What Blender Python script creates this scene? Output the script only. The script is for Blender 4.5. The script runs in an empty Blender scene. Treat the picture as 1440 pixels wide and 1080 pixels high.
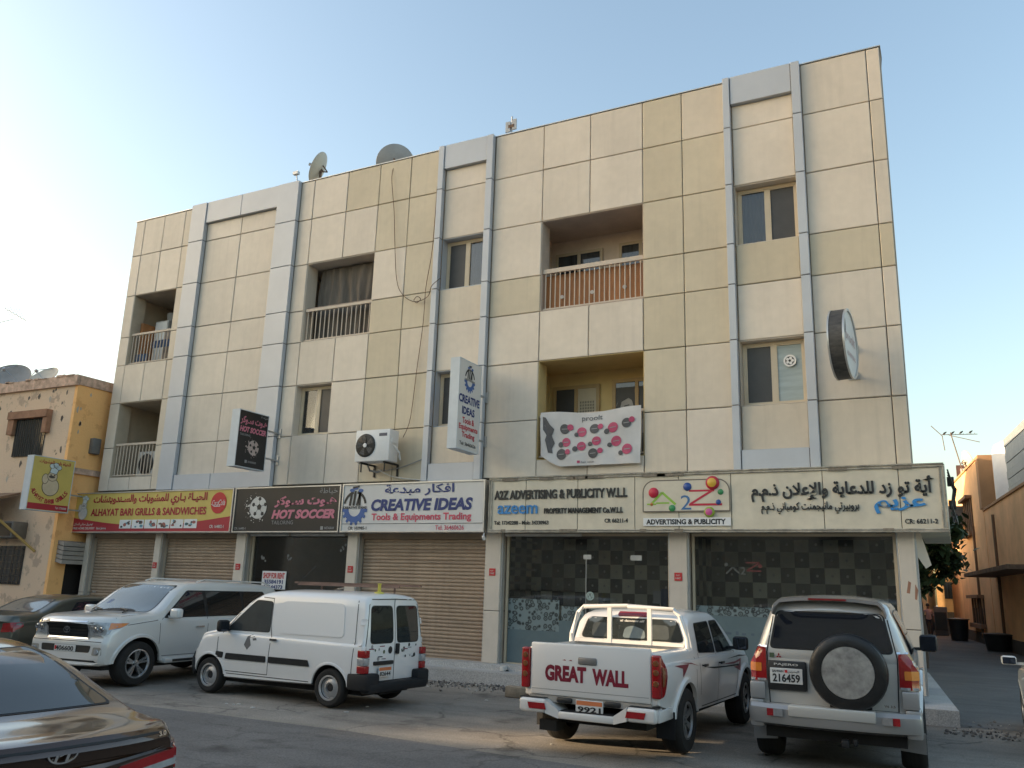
import bpy, bmesh, math, random
from mathutils import Vector, Matrix, noise as mnoise
from mathutils.bvhtree import BVHTree
R_ = math.radians
sc = bpy.context.scene
C = sc.collection
random.seed(7)

# ---------------------------------------------------------------- camera, sky, sun, exposure
cd = bpy.data.cameras.new('camera')
cam = bpy.data.objects.new('camera', cd); C.objects.link(cam)
YAW, PIT, ROLL = R_(-27.3946), R_(13.6102), R_(1.8647)
fwd = Vector((math.sin(YAW)*math.cos(PIT), math.cos(YAW)*math.cos(PIT), math.sin(PIT)))
rgt = Vector((math.cos(YAW), -math.sin(YAW), 0)); up_ = rgt.cross(fwd)
r2 = rgt*math.cos(ROLL)+up_*math.sin(ROLL); u2 = up_*math.cos(ROLL)-rgt*math.sin(ROLL)
cam.matrix_world = Matrix(((r2.x,u2.x,-fwd.x,0),(r2.y,u2.y,-fwd.y,0),(r2.z,u2.z,-fwd.z,1.8),(0,0,0,1)))
cd.sensor_width = 36; cd.lens = 36*1192.2/1440
cd.clip_start = 0.1; cd.clip_end = 3000
sc.camera = cam

SUN_EL, SUN_AZ = R_(11), R_(-110.0)          # low evening sun at the left, grazing the facade
w = bpy.data.worlds.new('World'); sc.world = w; w.use_nodes = True
nt = w.node_tree
sky = nt.nodes.new('ShaderNodeTexSky'); sky.sky_type = 'NISHITA'; sky.sun_disc = False
sky.sun_elevation = SUN_EL; sky.sun_rotation = SUN_AZ
sky.altitude = 0; sky.air_density = 1.2; sky.dust_density = 2.7; sky.ozone_density = 1.0
bg = nt.nodes['Background']; bg.inputs[1].default_value = 0.15
nt.links.new(sky.outputs[0], bg.inputs[0])
sl = bpy.data.lights.new('sun','SUN'); sl.energy = 4.0; sl.angle = R_(0.6); sl.color = (1,.74,.46)
so = bpy.data.objects.new('sun', sl); C.objects.link(so)
sdir = Vector((math.sin(SUN_AZ)*math.cos(SUN_EL), math.cos(SUN_AZ)*math.cos(SUN_EL), math.sin(SUN_EL)))
so.rotation_euler = sdir.to_track_quat('Z','Y').to_euler(); so.location = (-30,5,30)
sc.view_settings.view_transform = 'Standard'; sc.view_settings.look = 'None'
sc.view_settings.exposure = 1.5; sc.view_settings.gamma = 1; sc.view_settings.use_curve_mapping = False
sc.render.engine = 'CYCLES'
sc.cycles.max_bounces = 8; sc.cycles.transparent_max_bounces = 12
try: sc.cycles.use_denoising = True
except Exception: pass

# ---------------------------------------------------------------- materials
MATS = {}
def pm(name, col, rough=.7, metal=0, var=.12, scale=3.0, bump=0, bscale=40, coat=0, spec=.5, stretch=(1,1,1), col2=None, thr=None, alpha=None, fine=0, streak=0):
    """principled material with procedural colour variation (and optional second colour in patches)"""
    if name in MATS: return MATS[name]
    m = bpy.data.materials.new(name); m.use_nodes = True; t = m.node_tree; p = t.nodes['Principled BSDF']
    p.inputs['Roughness'].default_value = rough; p.inputs['Metallic'].default_value = metal
    p.inputs['Coat Weight'].default_value = coat; p.inputs['Coat Roughness'].default_value = .04
    p.inputs['Specular IOR Level'].default_value = spec
    col = tuple(col)
    if var or col2:
        tc = t.nodes.new('ShaderNodeNewGeometry'); mp = t.nodes.new('ShaderNodeMapping'); mp.inputs['Scale'].default_value = stretch
        t.links.new(tc.outputs['Position'], mp.inputs[0])
        n = t.nodes.new('ShaderNodeTexNoise'); n.inputs['Scale'].default_value = scale; n.inputs['Detail'].default_value = 6; n.inputs['Roughness'].default_value = .62
        t.links.new(mp.outputs[0], n.inputs[0])
        r = t.nodes.new('ShaderNodeValToRGB')
        c2 = col2 or tuple(c*(1-var) for c in col)
        if thr: r.color_ramp.elements[0].position, r.color_ramp.elements[1].position = thr
        else: r.color_ramp.elements[0].position, r.color_ramp.elements[1].position = .32, .68
        c1 = col if col2 else tuple(min(1,c*(1+var*.5)) for c in col)
        r.color_ramp.elements[0].color = (*c2,1); r.color_ramp.elements[1].color = (*c1,1)
        t.links.new(n.outputs[0], r.inputs[0])
        out = r.outputs[0]
        if fine:
            n3 = t.nodes.new('ShaderNodeTexNoise'); n3.inputs['Scale'].default_value = bscale; n3.inputs['Detail'].default_value = 3
            t.links.new(tc.outputs['Position'], n3.inputs[0])
            mr = t.nodes.new('ShaderNodeMapRange'); mr.inputs[1].default_value=.3; mr.inputs[2].default_value=.7; mr.inputs[3].default_value=1-fine; mr.inputs[4].default_value=1+fine
            t.links.new(n3.outputs[0], mr.inputs[0])
            mx = t.nodes.new('ShaderNodeVectorMath'); mx.operation='SCALE'
            t.links.new(out, mx.inputs[0]); t.links.new(mr.outputs[0], mx.inputs['Scale']); out = mx.outputs[0]
        if streak:
            m4 = t.nodes.new('ShaderNodeMapping'); m4.inputs['Scale'].default_value = (5.5,5.5,.28); t.links.new(tc.outputs['Position'], m4.inputs[0])
            n4 = t.nodes.new('ShaderNodeTexNoise'); n4.inputs['Scale'].default_value = 1.0; n4.inputs['Detail'].default_value = 7; n4.inputs['Roughness'].default_value = .7
            t.links.new(m4.outputs[0], n4.inputs[0])
            r4 = t.nodes.new('ShaderNodeMapRange'); r4.inputs[1].default_value=.50; r4.inputs[2].default_value=.78; r4.inputs[3].default_value=1; r4.inputs[4].default_value=1-streak
            t.links.new(n4.outputs[0], r4.inputs[0])
            x4 = t.nodes.new('ShaderNodeVectorMath'); x4.operation='SCALE'; t.links.new(out, x4.inputs[0]); t.links.new(r4.outputs[0], x4.inputs['Scale']); out = x4.outputs[0]
        t.links.new(out, p.inputs['Base Color'])
        if bump:
            n2 = t.nodes.new('ShaderNodeTexNoise'); n2.inputs['Scale'].default_value = bscale; n2.inputs['Detail'].default_value = 5
            t.links.new(tc.outputs['Position'], n2.inputs[0])
            b = t.nodes.new('ShaderNodeBump'); b.inputs['Strength'].default_value = bump; b.inputs['Distance'].default_value = .02
            t.links.new(n2.outputs[0], b.inputs['Height']); t.links.new(b.outputs[0], p.inputs['Normal'])
    else: p.inputs['Base Color'].default_value = (*col,1)
    if alpha is not None: p.inputs['Alpha'].default_value = alpha
    MATS[name] = m; return m

def glassy(name, tint=(.02,.025,.025), trans=.5, rough=.03, spec=.8):
    """thin glass: part transparent, part dark, glossy surface"""
    if name in MATS: return MATS[name]
    m = bpy.data.materials.new(name); m.use_nodes = True; t = m.node_tree; p = t.nodes['Principled BSDF']
    p.inputs['Base Color'].default_value = (*tint,1); p.inputs['Roughness'].default_value = rough; p.inputs['Specular IOR Level'].default_value = spec
    p.inputs['Alpha'].default_value = 1-trans
    gl = t.nodes.new('ShaderNodeBsdfGlossy'); gl.inputs['Roughness'].default_value = rough
    fr = t.nodes.new('ShaderNodeFresnel'); fr.inputs[0].default_value = 1.5
    mx = t.nodes.new('ShaderNodeMixShader'); out = t.nodes['Material Output']
    t.links.new(fr.outputs[0], mx.inputs[0]); t.links.new(p.outputs[0], mx.inputs[1]); t.links.new(gl.outputs[0], mx.inputs[2])
    t.links.new(mx.outputs[0], out.inputs[0])
    MATS[name] = m; return m

M_light = pm('beige_panel', (.65,.57,.475), .45, var=.08, scale=.9, fine=.03, bscale=6, streak=.11)
M_dark = pm('olive_beige_panel', (.575,.495,.365), .45, var=.08, scale=.9, fine=.03, bscale=6, streak=.11)
M_mid = pm('tan_panel', (.625,.54,.43), .45, var=.08, scale=.9, fine=.03, bscale=6, streak=.11)
M_light2 = pm('beige_panel_b', (.685,.60,.50), .42, var=.08, scale=.9, fine=.03, bscale=6, streak=.06)
M_dark2 = pm('olive_beige_panel_b', (.555,.475,.345), .45, var=.08, scale=.9, fine=.03, bscale=6, streak=.10)
M_joint = pm('joint_sealant', (.075,.062,.05), .9, var=.2)
M_pil = pm('silver_cladding', (.475,.495,.53), .40, metal=.1, var=.07, scale=1.2)
M_plaster = pm('plaster', (.50,.42,.32), .85, var=.15, scale=2)
M_plasteryel = pm('yellow_plaster', (.62,.47,.22), .85, var=.12, scale=2)
M_plasterdk = pm('balcony_plaster', (.56,.46,.38), .85, var=.15, scale=2)
M_frame = pm('beige_aluminium', (.60,.50,.36), .4, var=.08)
M_glassdk = pm('dark_window_glass', (.045,.05,.055), .05, var=.6, scale=1.6, spec=.9, stretch=(4,4,.35))
M_glassmesh = pm('insect_screen', (.055,.052,.05), .45, var=.15, scale=4)
M_rail = pm('painted_railing', (.56,.47,.38), .5, var=.1)
M_brownboard = pm('brown_board', (.38,.16,.055), .6, var=.35, scale=2, stretch=(1,1,.3))
M_curtain = pm('grey_curtain', (.16,.14,.12), .9, var=.3, scale=3, stretch=(3,3,.4))
M_shutter = pm('roller_shutter_paint', (.405,.295,.205), .55, var=.14, scale=1.2, stretch=(1,1,.4), fine=.05, bscale=9, streak=.25)
M_alu = pm('aluminium', (.55,.54,.52), .35, metal=.6, var=.1)
M_white = pm('white_paint', (.78,.77,.75), .5, var=.06)
M_offw = pm('dirty_white', (.62,.60,.56), .6, var=.22, scale=2.5)
M_black = pm('black_plastic', (.018,.018,.018), .45, var=.2)
M_blackrub = pm('tyre_rubber', (.018,.017,.016), .85, var=.3, scale=9)
M_red = pm('red_paint', (.55,.03,.03), .5, var=.08)
M_rust = pm('rusty_steel', (.16,.10,.07), .8, var=.4, scale=9)
M_grey = pm('grey_paint', (.30,.30,.30), .6, var=.12)
M_chrome = pm('chrome', (.75,.75,.76), .12, metal=1, var=0)
M_steel = pm('painted_steel', (.45,.45,.45), .4, metal=.7, var=.15)

# ---------------------------------------------------------------- mesh helpers
def V(*a): return Vector(a)
class MB:
    def __init__(s): s.bm = bmesh.new()
    def face(s, pts, mi=0, smooth=False):
        try:
            f = s.bm.faces.new([s.bm.verts.new(p) for p in pts]); f.material_index = mi; f.smooth = smooth; return f
        except ValueError: return None
    def box(s, x0,x1,y0,y1,z0,z1, mi=0, M=None):
        c = [V(x,y,z) for z in (z0,z1) for y in (y0,y1) for x in (x0,x1)]
        if M is not None: c = [M @ p for p in c]
        v = [s.bm.verts.new(p) for p in c]
        for q in ((0,2,3,1),(4,5,7,6),(0,1,5,4),(2,6,7,3),(0,4,6,2),(1,3,7,5)):
            f = s.bm.faces.new([v[i] for i in q]); f.material_index = mi
        return s
    def bbox(s, x0,x1,y0,y1,z0,z1, b=.02, mi=0, seg=2, M=None):
        t = bmesh.new(); bmesh.ops.create_cube(t, size=1)
        for v in t.verts: v.co = V(x0+(v.co.x+.5)*(x1-x0), y0+(v.co.y+.5)*(y1-y0), z0+(v.co.z+.5)*(z1-z0))
        bmesh.ops.bevel(t, geom=t.edges[:], offset=b, segments=seg, affect='EDGES', profile=.5)
        s.merge(t, mi, M); return s
    def merge(s, t, mi=None, M=None, smooth=None):
        mp = {}
        for v in t.verts: mp[v] = s.bm.verts.new(M @ v.co if M is not None else v.co)
        for f in t.faces:
            try: g = s.bm.faces.new([mp[v] for v in f.verts])
            except ValueError: continue
            g.material_index = f.material_index if mi is None else mi
            g.smooth = f.smooth if smooth is None else smooth
        t.free(); return s
    def cyl(s, a, b, r, seg=10, mi=0, r1=None, caps=True):
        a, b = V(*a), V(*b); d = (b-a); q = d.normalized().to_track_quat('Z','Y'); r1 = r if r1 is None else r1
        ra = [s.bm.verts.new(a+q@V(r*math.cos(t),r*math.sin(t),0)) for t in [2*math.pi*i/seg for i in range(seg)]]
        rb = [s.bm.verts.new(b+q@V(r1*math.cos(t),r1*math.sin(t),0)) for t in [2*math.pi*i/seg for i in range(seg)]]
        for i in range(seg):
            f = s.bm.faces.new((ra[i],ra[(i+1)%seg],rb[(i+1)%seg],rb[i])); f.smooth = True; f.material_index = mi
        if caps:
            for lp in (ra[::-1], rb):
                f = s.bm.faces.new(lp); f.material_index = mi
        return s
    def tube(s, pts, r, seg=6, mi=0):
        pts = [V(*p) for p in pts]
        rings = []
        for i, p in enumerate(pts):
            d = (pts[min(i+1,len(pts)-1)]-pts[max(i-1,0)]).normalized(); q = d.to_track_quat('Z','Y')
            rings.append([s.bm.verts.new(p+q@V(r*math.cos(2*math.pi*k/seg),r*math.sin(2*math.pi*k/seg),0)) for k in range(seg)])
        for A,B in zip(rings, rings[1:]):
            # align to nearest start
            k0 = min(range(seg), key=lambda k:(B[k].co-A[0].co).length)
            for k in range(seg):
                f = s.bm.faces.new((A[k],A[(k+1)%seg],B[(k+1+k0)%seg],B[(k+k0)%seg])); f.smooth=True; f.material_index=mi
        for lp in (rings[0][::-1], rings[-1]):
            try: s.bm.faces.new(lp).material_index = mi
            except ValueError: pass
        return s
    def lathe(s, prof, seg=32, M=None, mi=0, close=False):
        """prof: (radius, height) list round local Z"""
        M = M or Matrix.Identity(4); rings=[]
        for r,h in prof:
            if r < 1e-5: rings.append([s.bm.verts.new(M@V(0,0,h))])
            else: rings.append([s.bm.verts.new(M@V(r*math.cos(2*math.pi*k/seg),r*math.sin(2*math.pi*k/seg),h)) for k in range(seg)])
        prs = list(zip(rings,rings[1:])) + ([(rings[-1],rings[0])] if close else [])
        for A,B in prs:
            for k in range(seg):
                k2=(k+1)%seg
                if len(A)==1 and len(B)==1: continue
                if len(A)==1: q=(A[0],B[k],B[k2])
                elif len(B)==1: q=(A[k],A[k2],B[0])
                else: q=(A[k],A[k2],B[k2],B[k])
                try: f=s.bm.faces.new(q); f.smooth=True; f.material_index=mi
                except ValueError: pass
        return s
    def prism(s, pts, ex, mi=0):
        """pts: planar 3d loop, ex: extrusion vector"""
        pts=[V(*p) for p in pts]; ex=V(*ex)
        a=[s.bm.verts.new(p) for p in pts]; b=[s.bm.verts.new(p+ex) for p in pts]
        n=len(a)
        for i in range(n):
            f=s.bm.faces.new((a[i],a[(i+1)%n],b[(i+1)%n],b[i])); f.material_index=mi
        f=s.bm.faces.new(a[::-1]); f.material_index=mi
        f=s.bm.faces.new(b); f.material_index=mi
        return s
WM = {}
def obj(name, mb, mats, parent=None, local=False, recalc=True, sharp=35):
    me = bpy.data.meshes.new(name)
    bm = mb.bm
    if parent is not None and not local:
        inv = WM[parent].inverted()
        bmesh.ops.transform(bm, matrix=inv, verts=bm.verts[:])
    if recalc: bmesh.ops.recalc_face_normals(bm, faces=bm.faces[:])
    bm.to_mesh(me); bm.free()
    if not isinstance(mats,(list,tuple)): mats=[mats]
    for m in mats: me.materials.append(m)
    try: me.set_sharp_from_angle(angle=R_(sharp))
    except Exception: pass
    o = bpy.data.objects.new(name, me); C.objects.link(o)
    if parent is not None: o.parent = parent; WM[o] = WM[parent].copy()
    else: WM[o] = Matrix.Identity(4)
    return o
def recentre(o):
    """give a top-level mesh an origin at its own base"""
    me=o.data; xs=[v.co for v in me.vertices]
    if not xs: return o
    c=V((min(v.x for v in xs)+max(v.x for v in xs))/2,(min(v.y for v in xs)+max(v.y for v in xs))/2,min(v.z for v in xs))
    me.transform(Matrix.Translation(-c)); o.location=c; WM[o]=Matrix.Translation(c); return o
def tag(o, label, cat, group=None, kind=None):
    if label: o['label']=label
    if cat: o['category']=cat
    if group: o['group']=group
    if kind: o['kind']=kind
    return o
def thing(name, label, cat, loc=(0,0,0), rz=0, group=None):
    o = bpy.data.objects.new(name, None); o.empty_display_size=.2; C.objects.link(o)
    o.location=loc; o.rotation_euler=(0,0,rz)
    WM[o]=Matrix.Translation(V(*loc))@Matrix.Rotation(rz,4,'Z')
    return tag(o,label,cat,group)
def dup(root, loc, rz=0, label=None):
    r=root.copy(); C.objects.link(r); r.location=loc; r.rotation_euler=(0,0,rz)
    WM[r]=Matrix.Translation(V(*loc))@Matrix.Rotation(rz,4,'Z')
    if label: r['label']=label
    for ch in list(root.children):
        c=ch.copy(); C.objects.link(c); c.parent=r
        for g in list(ch.children):
            d=g.copy(); C.objects.link(d); d.parent=c
    return r
def struct(name, mb, m):
    o=obj(name,mb,m); o['kind']='structure'; return o

class PL:
    """a drawing plane: origin, right, up; normal = right x up"""
    def __init__(s,o,r,u): s.o=V(*o); s.r=V(*r).normalized(); s.u=V(*u).normalized(); s.n=s.r.cross(s.u)
    def p(s,x,y,d=0): return s.o+s.r*x+s.u*y+s.n*d
    def poly(s,mb,pts,d=.004,mi=0,th=0):
        P=[s.p(x,y,d) for x,y in pts]
        if th: mb.prism(P,s.n*th,mi)
        else: mb.face(P,mi)
    def rect(s,mb,x0,y0,x1,y1,d=.004,mi=0,th=0): s.poly(mb,[(x0,y0),(x1,y0),(x1,y1),(x0,y1)],d,mi,th)
    def disc(s,mb,x,y,r,d=.004,mi=0,ry=None,seg=24,th=0,a0=0,a1=360):
        ry=ry or r; n=seg; full=(a1-a0)>=360
        pts=[(x+r*math.cos(R_(a0+(a1-a0)*k/(n if full else n-1))),y+ry*math.sin(R_(a0+(a1-a0)*k/(n if full else n-1)))) for k in range(n)]
        s.poly(mb,pts,d,mi,th)
    def ring(s,mb,x,y,r0,r1,d=.004,mi=0,seg=24,e=1.0,a0=0,a1=360):
        for k in range(seg):
            a,b=R_(a0+(a1-a0)*k/seg),R_(a0+(a1-a0)*(k+1)/seg)
            s.poly(mb,[(x+r0*math.cos(a),y+e*r0*math.sin(a)),(x+r1*math.cos(a),y+e*r1*math.sin(a)),(x+r1*math.cos(b),y+e*r1*math.sin(b)),(x+r0*math.cos(b),y+e*r0*math.sin(b))],d,mi)
    def line(s,mb,pts,wd,d=.004,mi=0):
        for (x0,y0),(x1,y1) in zip(pts,pts[1:]):
            l=math.hypot(x1-x0,y1-y0) or 1; nx,ny=-(y1-y0)/l*wd/2,(x1-x0)/l*wd/2
            s.poly(mb,[(x0-nx,y0-ny),(x1-nx,y1-ny),(x1+nx,y1+ny),(x0+nx,y0+ny)],d,mi)

AR={}
for ch,b,n in [('ا',0xFE8D,2),('أ',0xFE83,2),('إ',0xFE87,2),('ب',0xFE8F,4),('ة',0xFE93,2),('ت',0xFE95,4),('ج',0xFE9D,4),('ح',0xFEA1,4),('خ',0xFEA5,4),('د',0xFEA9,2),('ذ',0xFEAB,2),('ر',0xFEAD,2),('ز',0xFEAF,2),('س',0xFEB1,4),('ش',0xFEB5,4),('ط',0xFEC1,4),('ع',0xFEC9,4),('ف',0xFED1,4),('ك',0xFED9,4),('ل',0xFEDD,4),('م',0xFEE1,4),('ن',0xFEE5,4),('ه',0xFEE9,4),('و',0xFEED,2),('ى',0xFEEF,2),('ي',0xFEF1,4),('\uE001',0xFEFB,2),('\uE002',0xFEF9,2)]:
    AR[ch]=(b,n)
def arab(s):
    s=s.replace('لإ','\uE002').replace('لا','\uE001'); out=[]
    L=list(s)
    def joins_fwd(c): return c=='ـ' or (c in AR and AR[c][1]==4)
    def joins_back(c): return c=='ـ' or c in AR
    for i,c in enumerate(L):
        if c not in AR: out.append(c); continue
        b,n=AR[c]; pv=i>0 and joins_fwd(L[i-1]); nx=i+1<len(L) and joins_back(L[i+1])
        if n==2: out.append(chr(b+(1 if pv else 0)))
        else: out.append(chr(b+(3 if pv and nx else 1 if pv else 2 if nx else 0)))
    return ''.join(out[::-1])
_tc=None
def txt(mb, body, pl, x0,y0,x1,y1, d=.006, mi=0, bold=.02, ital=0, th=0, mapf=None):
    """lettering fitted to the box x0..x1, y0..y1 of a plane"""
    if any('\u0600'<=c<='\u06ff' for c in body): body=arab(body)
    cu=bpy.data.curves.new('t','FONT'); cu.body=body; cu.offset=bold; cu.shear=ital; cu.resolution_u=3
    if th: cu.extrude=.5
    o=bpy.data.objects.new('t',cu); C.objects.link(o)
    dg=bpy.context.evaluated_depsgraph_get(); me=bpy.data.meshes.new_from_object(o.evaluated_get(dg))
    vs=[v.co.copy() for v in me.vertices]
    if vs:
        ax,bx_=min(v.x for v in vs),max(v.x for v in vs); ay,by_=min(v.y for v in vs),max(v.y for v in vs)
        sx=(x1-x0)/max(bx_-ax,1e-6); sy=(y1-y0)/max(by_-ay,1e-6)
        def mp(v):
            x,y=x0+(v.x-ax)*sx,y0+(v.y-ay)*sy
            if mapf: return mapf(x,y)
            return pl.p(x,y,d+((v.z+.5)*th if th else 0))
        nv=[mb.bm.verts.new(mp(v)) for v in vs]
        for p in me.polygons:
            try: f=mb.bm.faces.new([nv[i] for i in p.vertices]); f.material_index=mi
            except ValueError: pass
    bpy.data.objects.remove(o); bpy.data.curves.remove(cu); bpy.data.meshes.remove(me)
# ---------------------------------------------------------------- ground
def ground_mat(name, c1, c2, sc1, rough=.9, bump=.5, spots=None, cracks=0):
    m=bpy.data.materials.new(name); m.use_nodes=True; t=m.node_tree; p=t.nodes['Principled BSDF']; p.inputs['Roughness'].default_value=rough
    g=t.nodes.new('ShaderNodeNewGeometry')
    def nz(scale,det=8,ro=.65,st=(1,1,1)):
        mp=t.nodes.new('ShaderNodeMapping'); mp.inputs['Scale'].default_value=st; t.links.new(g.outputs['Position'],mp.inputs[0])
        n=t.nodes.new('ShaderNodeTexNoise'); n.inputs['Scale'].default_value=scale; n.inputs['Detail'].default_value=det; n.inputs['Roughness'].default_value=ro
        t.links.new(mp.outputs[0],n.inputs[0]); return n.outputs[0]
    def ramp(i,a,b,ca,cb):
        r=t.nodes.new('ShaderNodeValToRGB'); r.color_ramp.elements[0].position=a; r.color_ramp.elements[1].position=b
        r.color_ramp.elements[0].color=(*ca,1); r.color_ramp.elements[1].color=(*cb,1); t.links.new(i,r.inputs[0]); return r.outputs[0]
    def mix(f,a,b,mode='MIX'):
        x=t.nodes.new('ShaderNodeMix'); x.data_type='RGBA'; x.blend_type=mode
        if isinstance(f,float): x.inputs[0].default_value=f
        else: t.links.new(f,x.inputs[0])
        t.links.new(a,x.inputs[6]); t.links.new(b,x.inputs[7]); return x.outputs[2]
    base=ramp(nz(sc1),.32,.68,c1,c2)
    fine=ramp(nz(55,3,.6),.3,.7,(.62,.62,.62),(1.34,1.34,1.34))
    col=mix(1.0,base,fine,'MULTIPLY')
    streak=ramp(nz(1.2,5,.6,(.25,2.2,1)),.45,.7,(1,1,1),(.78,.77,.76))
    col=mix(1.0,col,streak,'MULTIPLY')
    if spots:
        sp=ramp(nz(2.6,6,.7),.60,.72,(0,0,0),(1,1,1))
        r=t.nodes.new('ShaderNodeRGB'); r.outputs[0].default_value=(*spots,1)
        col=mix(sp,col,r.outputs[0])
    if cracks:
        v=t.nodes.new('ShaderNodeTexVoronoi'); v.feature='DISTANCE_TO_EDGE'; v.inputs['Scale'].default_value=.55
        wv=t.nodes.new('ShaderNodeVectorMath'); wv.operation='ADD'; nn=t.nodes.new('ShaderNodeTexNoise'); nn.inputs['Scale'].default_value=1.6; nn.inputs['Detail'].default_value=6
        t.links.new(g.outputs['Position'],nn.inputs[0]); t.links.new(g.outputs['Position'],wv.inputs[0]); t.links.new(nn.outputs['Color'],wv.inputs[1]); t.links.new(wv.outputs[0],v.inputs[0])
        cr=ramp(v.outputs[0],.0,.022,(.30,.29,.28),(1,1,1)); mask=ramp(nz(.35,3),.42,.52,(0,0,0),(cracks,)*3)
        col=mix(mask,col,mix(1.0,col,cr,'MULTIPLY'))
        oil=ramp(nz(.9,4,.55),.60,.72,(1,1,1),(.42,.41,.40)); col=mix(1.0,col,oil,'MULTIPLY')
        grit=ramp(nz(160,2,.5),.60,.70,(1,1,1),(1.45,1.42,1.36)); col=mix(.8,col,grit,'MULTIPLY')
    t.links.new(col,p.inputs['Base Color'])
    b=t.nodes.new('ShaderNodeBump'); b.inputs['Strength'].default_value=bump; b.inputs['Distance'].default_value=.012
    t.links.new(nz(70,5),b.inputs['Height']); t.links.new(b.outputs[0],p.inputs['Normal'])
    return m
M_asph=ground_mat('asphalt',(.115,.110,.105),(.165,.158,.149),.7,cracks=.5)
M_park=ground_mat('dusty_asphalt',(.20,.178,.152),(.33,.295,.248),.55,spots=(.34,.30,.245),cracks=.75)
M_sand=ground_mat('sandy_ground',(.26,.22,.17),(.36,.30,.23),.4)
M_conc=ground_mat('worn_concrete',(.42,.41,.39),(.52,.51,.49),.8,.7,.2)
M_alley=ground_mat('alley_asphalt',(.12,.115,.108),(.175,.166,.153),.6,spots=(.17,.15,.125))

mb=MB(); mb.face([(-900,-900,-.02),(900,-900,-.02),(900,900,-.02),(-900,900,-.02)]); struct('ground',mb,M_sand)
mb=MB()
N=60; edge=[(-70+140*i/N, 9.25+.12*math.sin(i*1.7)+.1*math.sin(i*.6)) for i in range(N+1)]
mb.face([(-70,2-8,-.010),(70,-6,-.010)]+[(x,y,-.010) for x,y in reversed(edge)]); struct('road',mb,M_asph)
mb=MB(); mb.face([(-70,9.0,-.015),(70,9.0,-.015),(70,15.4,-.015),(-70,15.4,-.015)]); struct('parking_strip',mb,M_park)
mb=MB(); mb.face([(-2.0,15.41,-.012),(12,15.41,-.012),(3,38,-.012),(1.5,120,-.012),(-9,120,-.012)]); struct('alley_road',mb,M_alley)
# raised pavement in front of the shops, wrapping the corner into the alley
mb=MB()
mb.prism([(-21.6,15.25,-.05),(-.1,15.25,-.05),(-.72,23,-.05),(-3,23,-.05),(-3,16.9,-.05),(-21.6,16.9,-.05)],(0,0,.27))
mb.prism([(-21.6,15.75,.22),(-.62,15.75,.22),(-.62,16.9,.22),(-21.6,16.9,.22)],(0,0,.10))
struct('pavement',mb,M_conc)

# ---------------------------------------------------------------- the apartment building
B=thing('apartment_building','three-storey beige panel-clad apartment building with shops below and silver framed bays','building',(-11,16.5,0))
FY=16.2
LV=[4.14,5.37,6.68,7.83,8.69,9.99,11.28,12.42]
SEC={'A':[-21.6,-21.2,-20.35,-19.47,-19.08],'P1':[-18.5,-17.15,-15.78],'B':[-15.06,-14.6,-13.46,-12.43,-11.47,-10.58],
     'P2':[-10.42,-9.23],'C':[-9.04,-7.76,-6.59,-5.36,-4.48,-3.56],'P3':[-3.41,-2.18],'D':[-2.0,-.75,-.5]}
OPEN=[(-21.2,-19.47,7.83,9.99),(-21.2,-19.47,4.52,6.68),(-14.6,-12.43,7.83,9.99),(-14.6,-13.46,5.37,6.68),
      (-10.42,-9.23,8.69,9.99),(-10.42,-9.23,5.37,6.68),(-7.76,-5.36,7.83,9.99),(-7.76,-5.36,4.5,6.68),(-3.41,-2.18,8.69,9.99),(-3.41,-2.18,5.37,6.68)]
DARK={('B',2,6),('B',3,6),('B',4,6),('B',3,5),('B',4,5),('B',4,4),('B',3,3),('B',4,3),('B',3,2),('B',3,1),('B',4,1),('B',4,0),
      ('C',3,6),('C',3,5),('C',4,5),('C',3,4),('C',4,4),('C',3,3),('C',4,3),('C',3,2),('C',4,2),('C',3,1),('C',0,3),('D',0,3),('D',1,3),('B',3,0),('P3',0,3)}
MID={('B',4,2),('C',4,6),('C',4,1),('P3',0,0),('P2',0,3),('D',0,0),('D',1,0),('C',3,0),('P2',0,0),('D',1,5),('A',3,6),('A',3,5),('A',3,4),('A',3,3),('A',3,2),('A',3,1),('A',3,0)}
pan=MB(); back=MB(); jnt=MB(); rnd=random.Random(3)
def clipcell(x0,x1,z0,z1):
    for a,b,c,d in OPEN:
        if x0>=a-.02 and x1<=b+.02 and z0<d-.02 and z1>c+.02:
            if z0<c-.02: return (x0,x1,z0,c)
            return None
    return (x0,x1,z0,z1)
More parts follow.
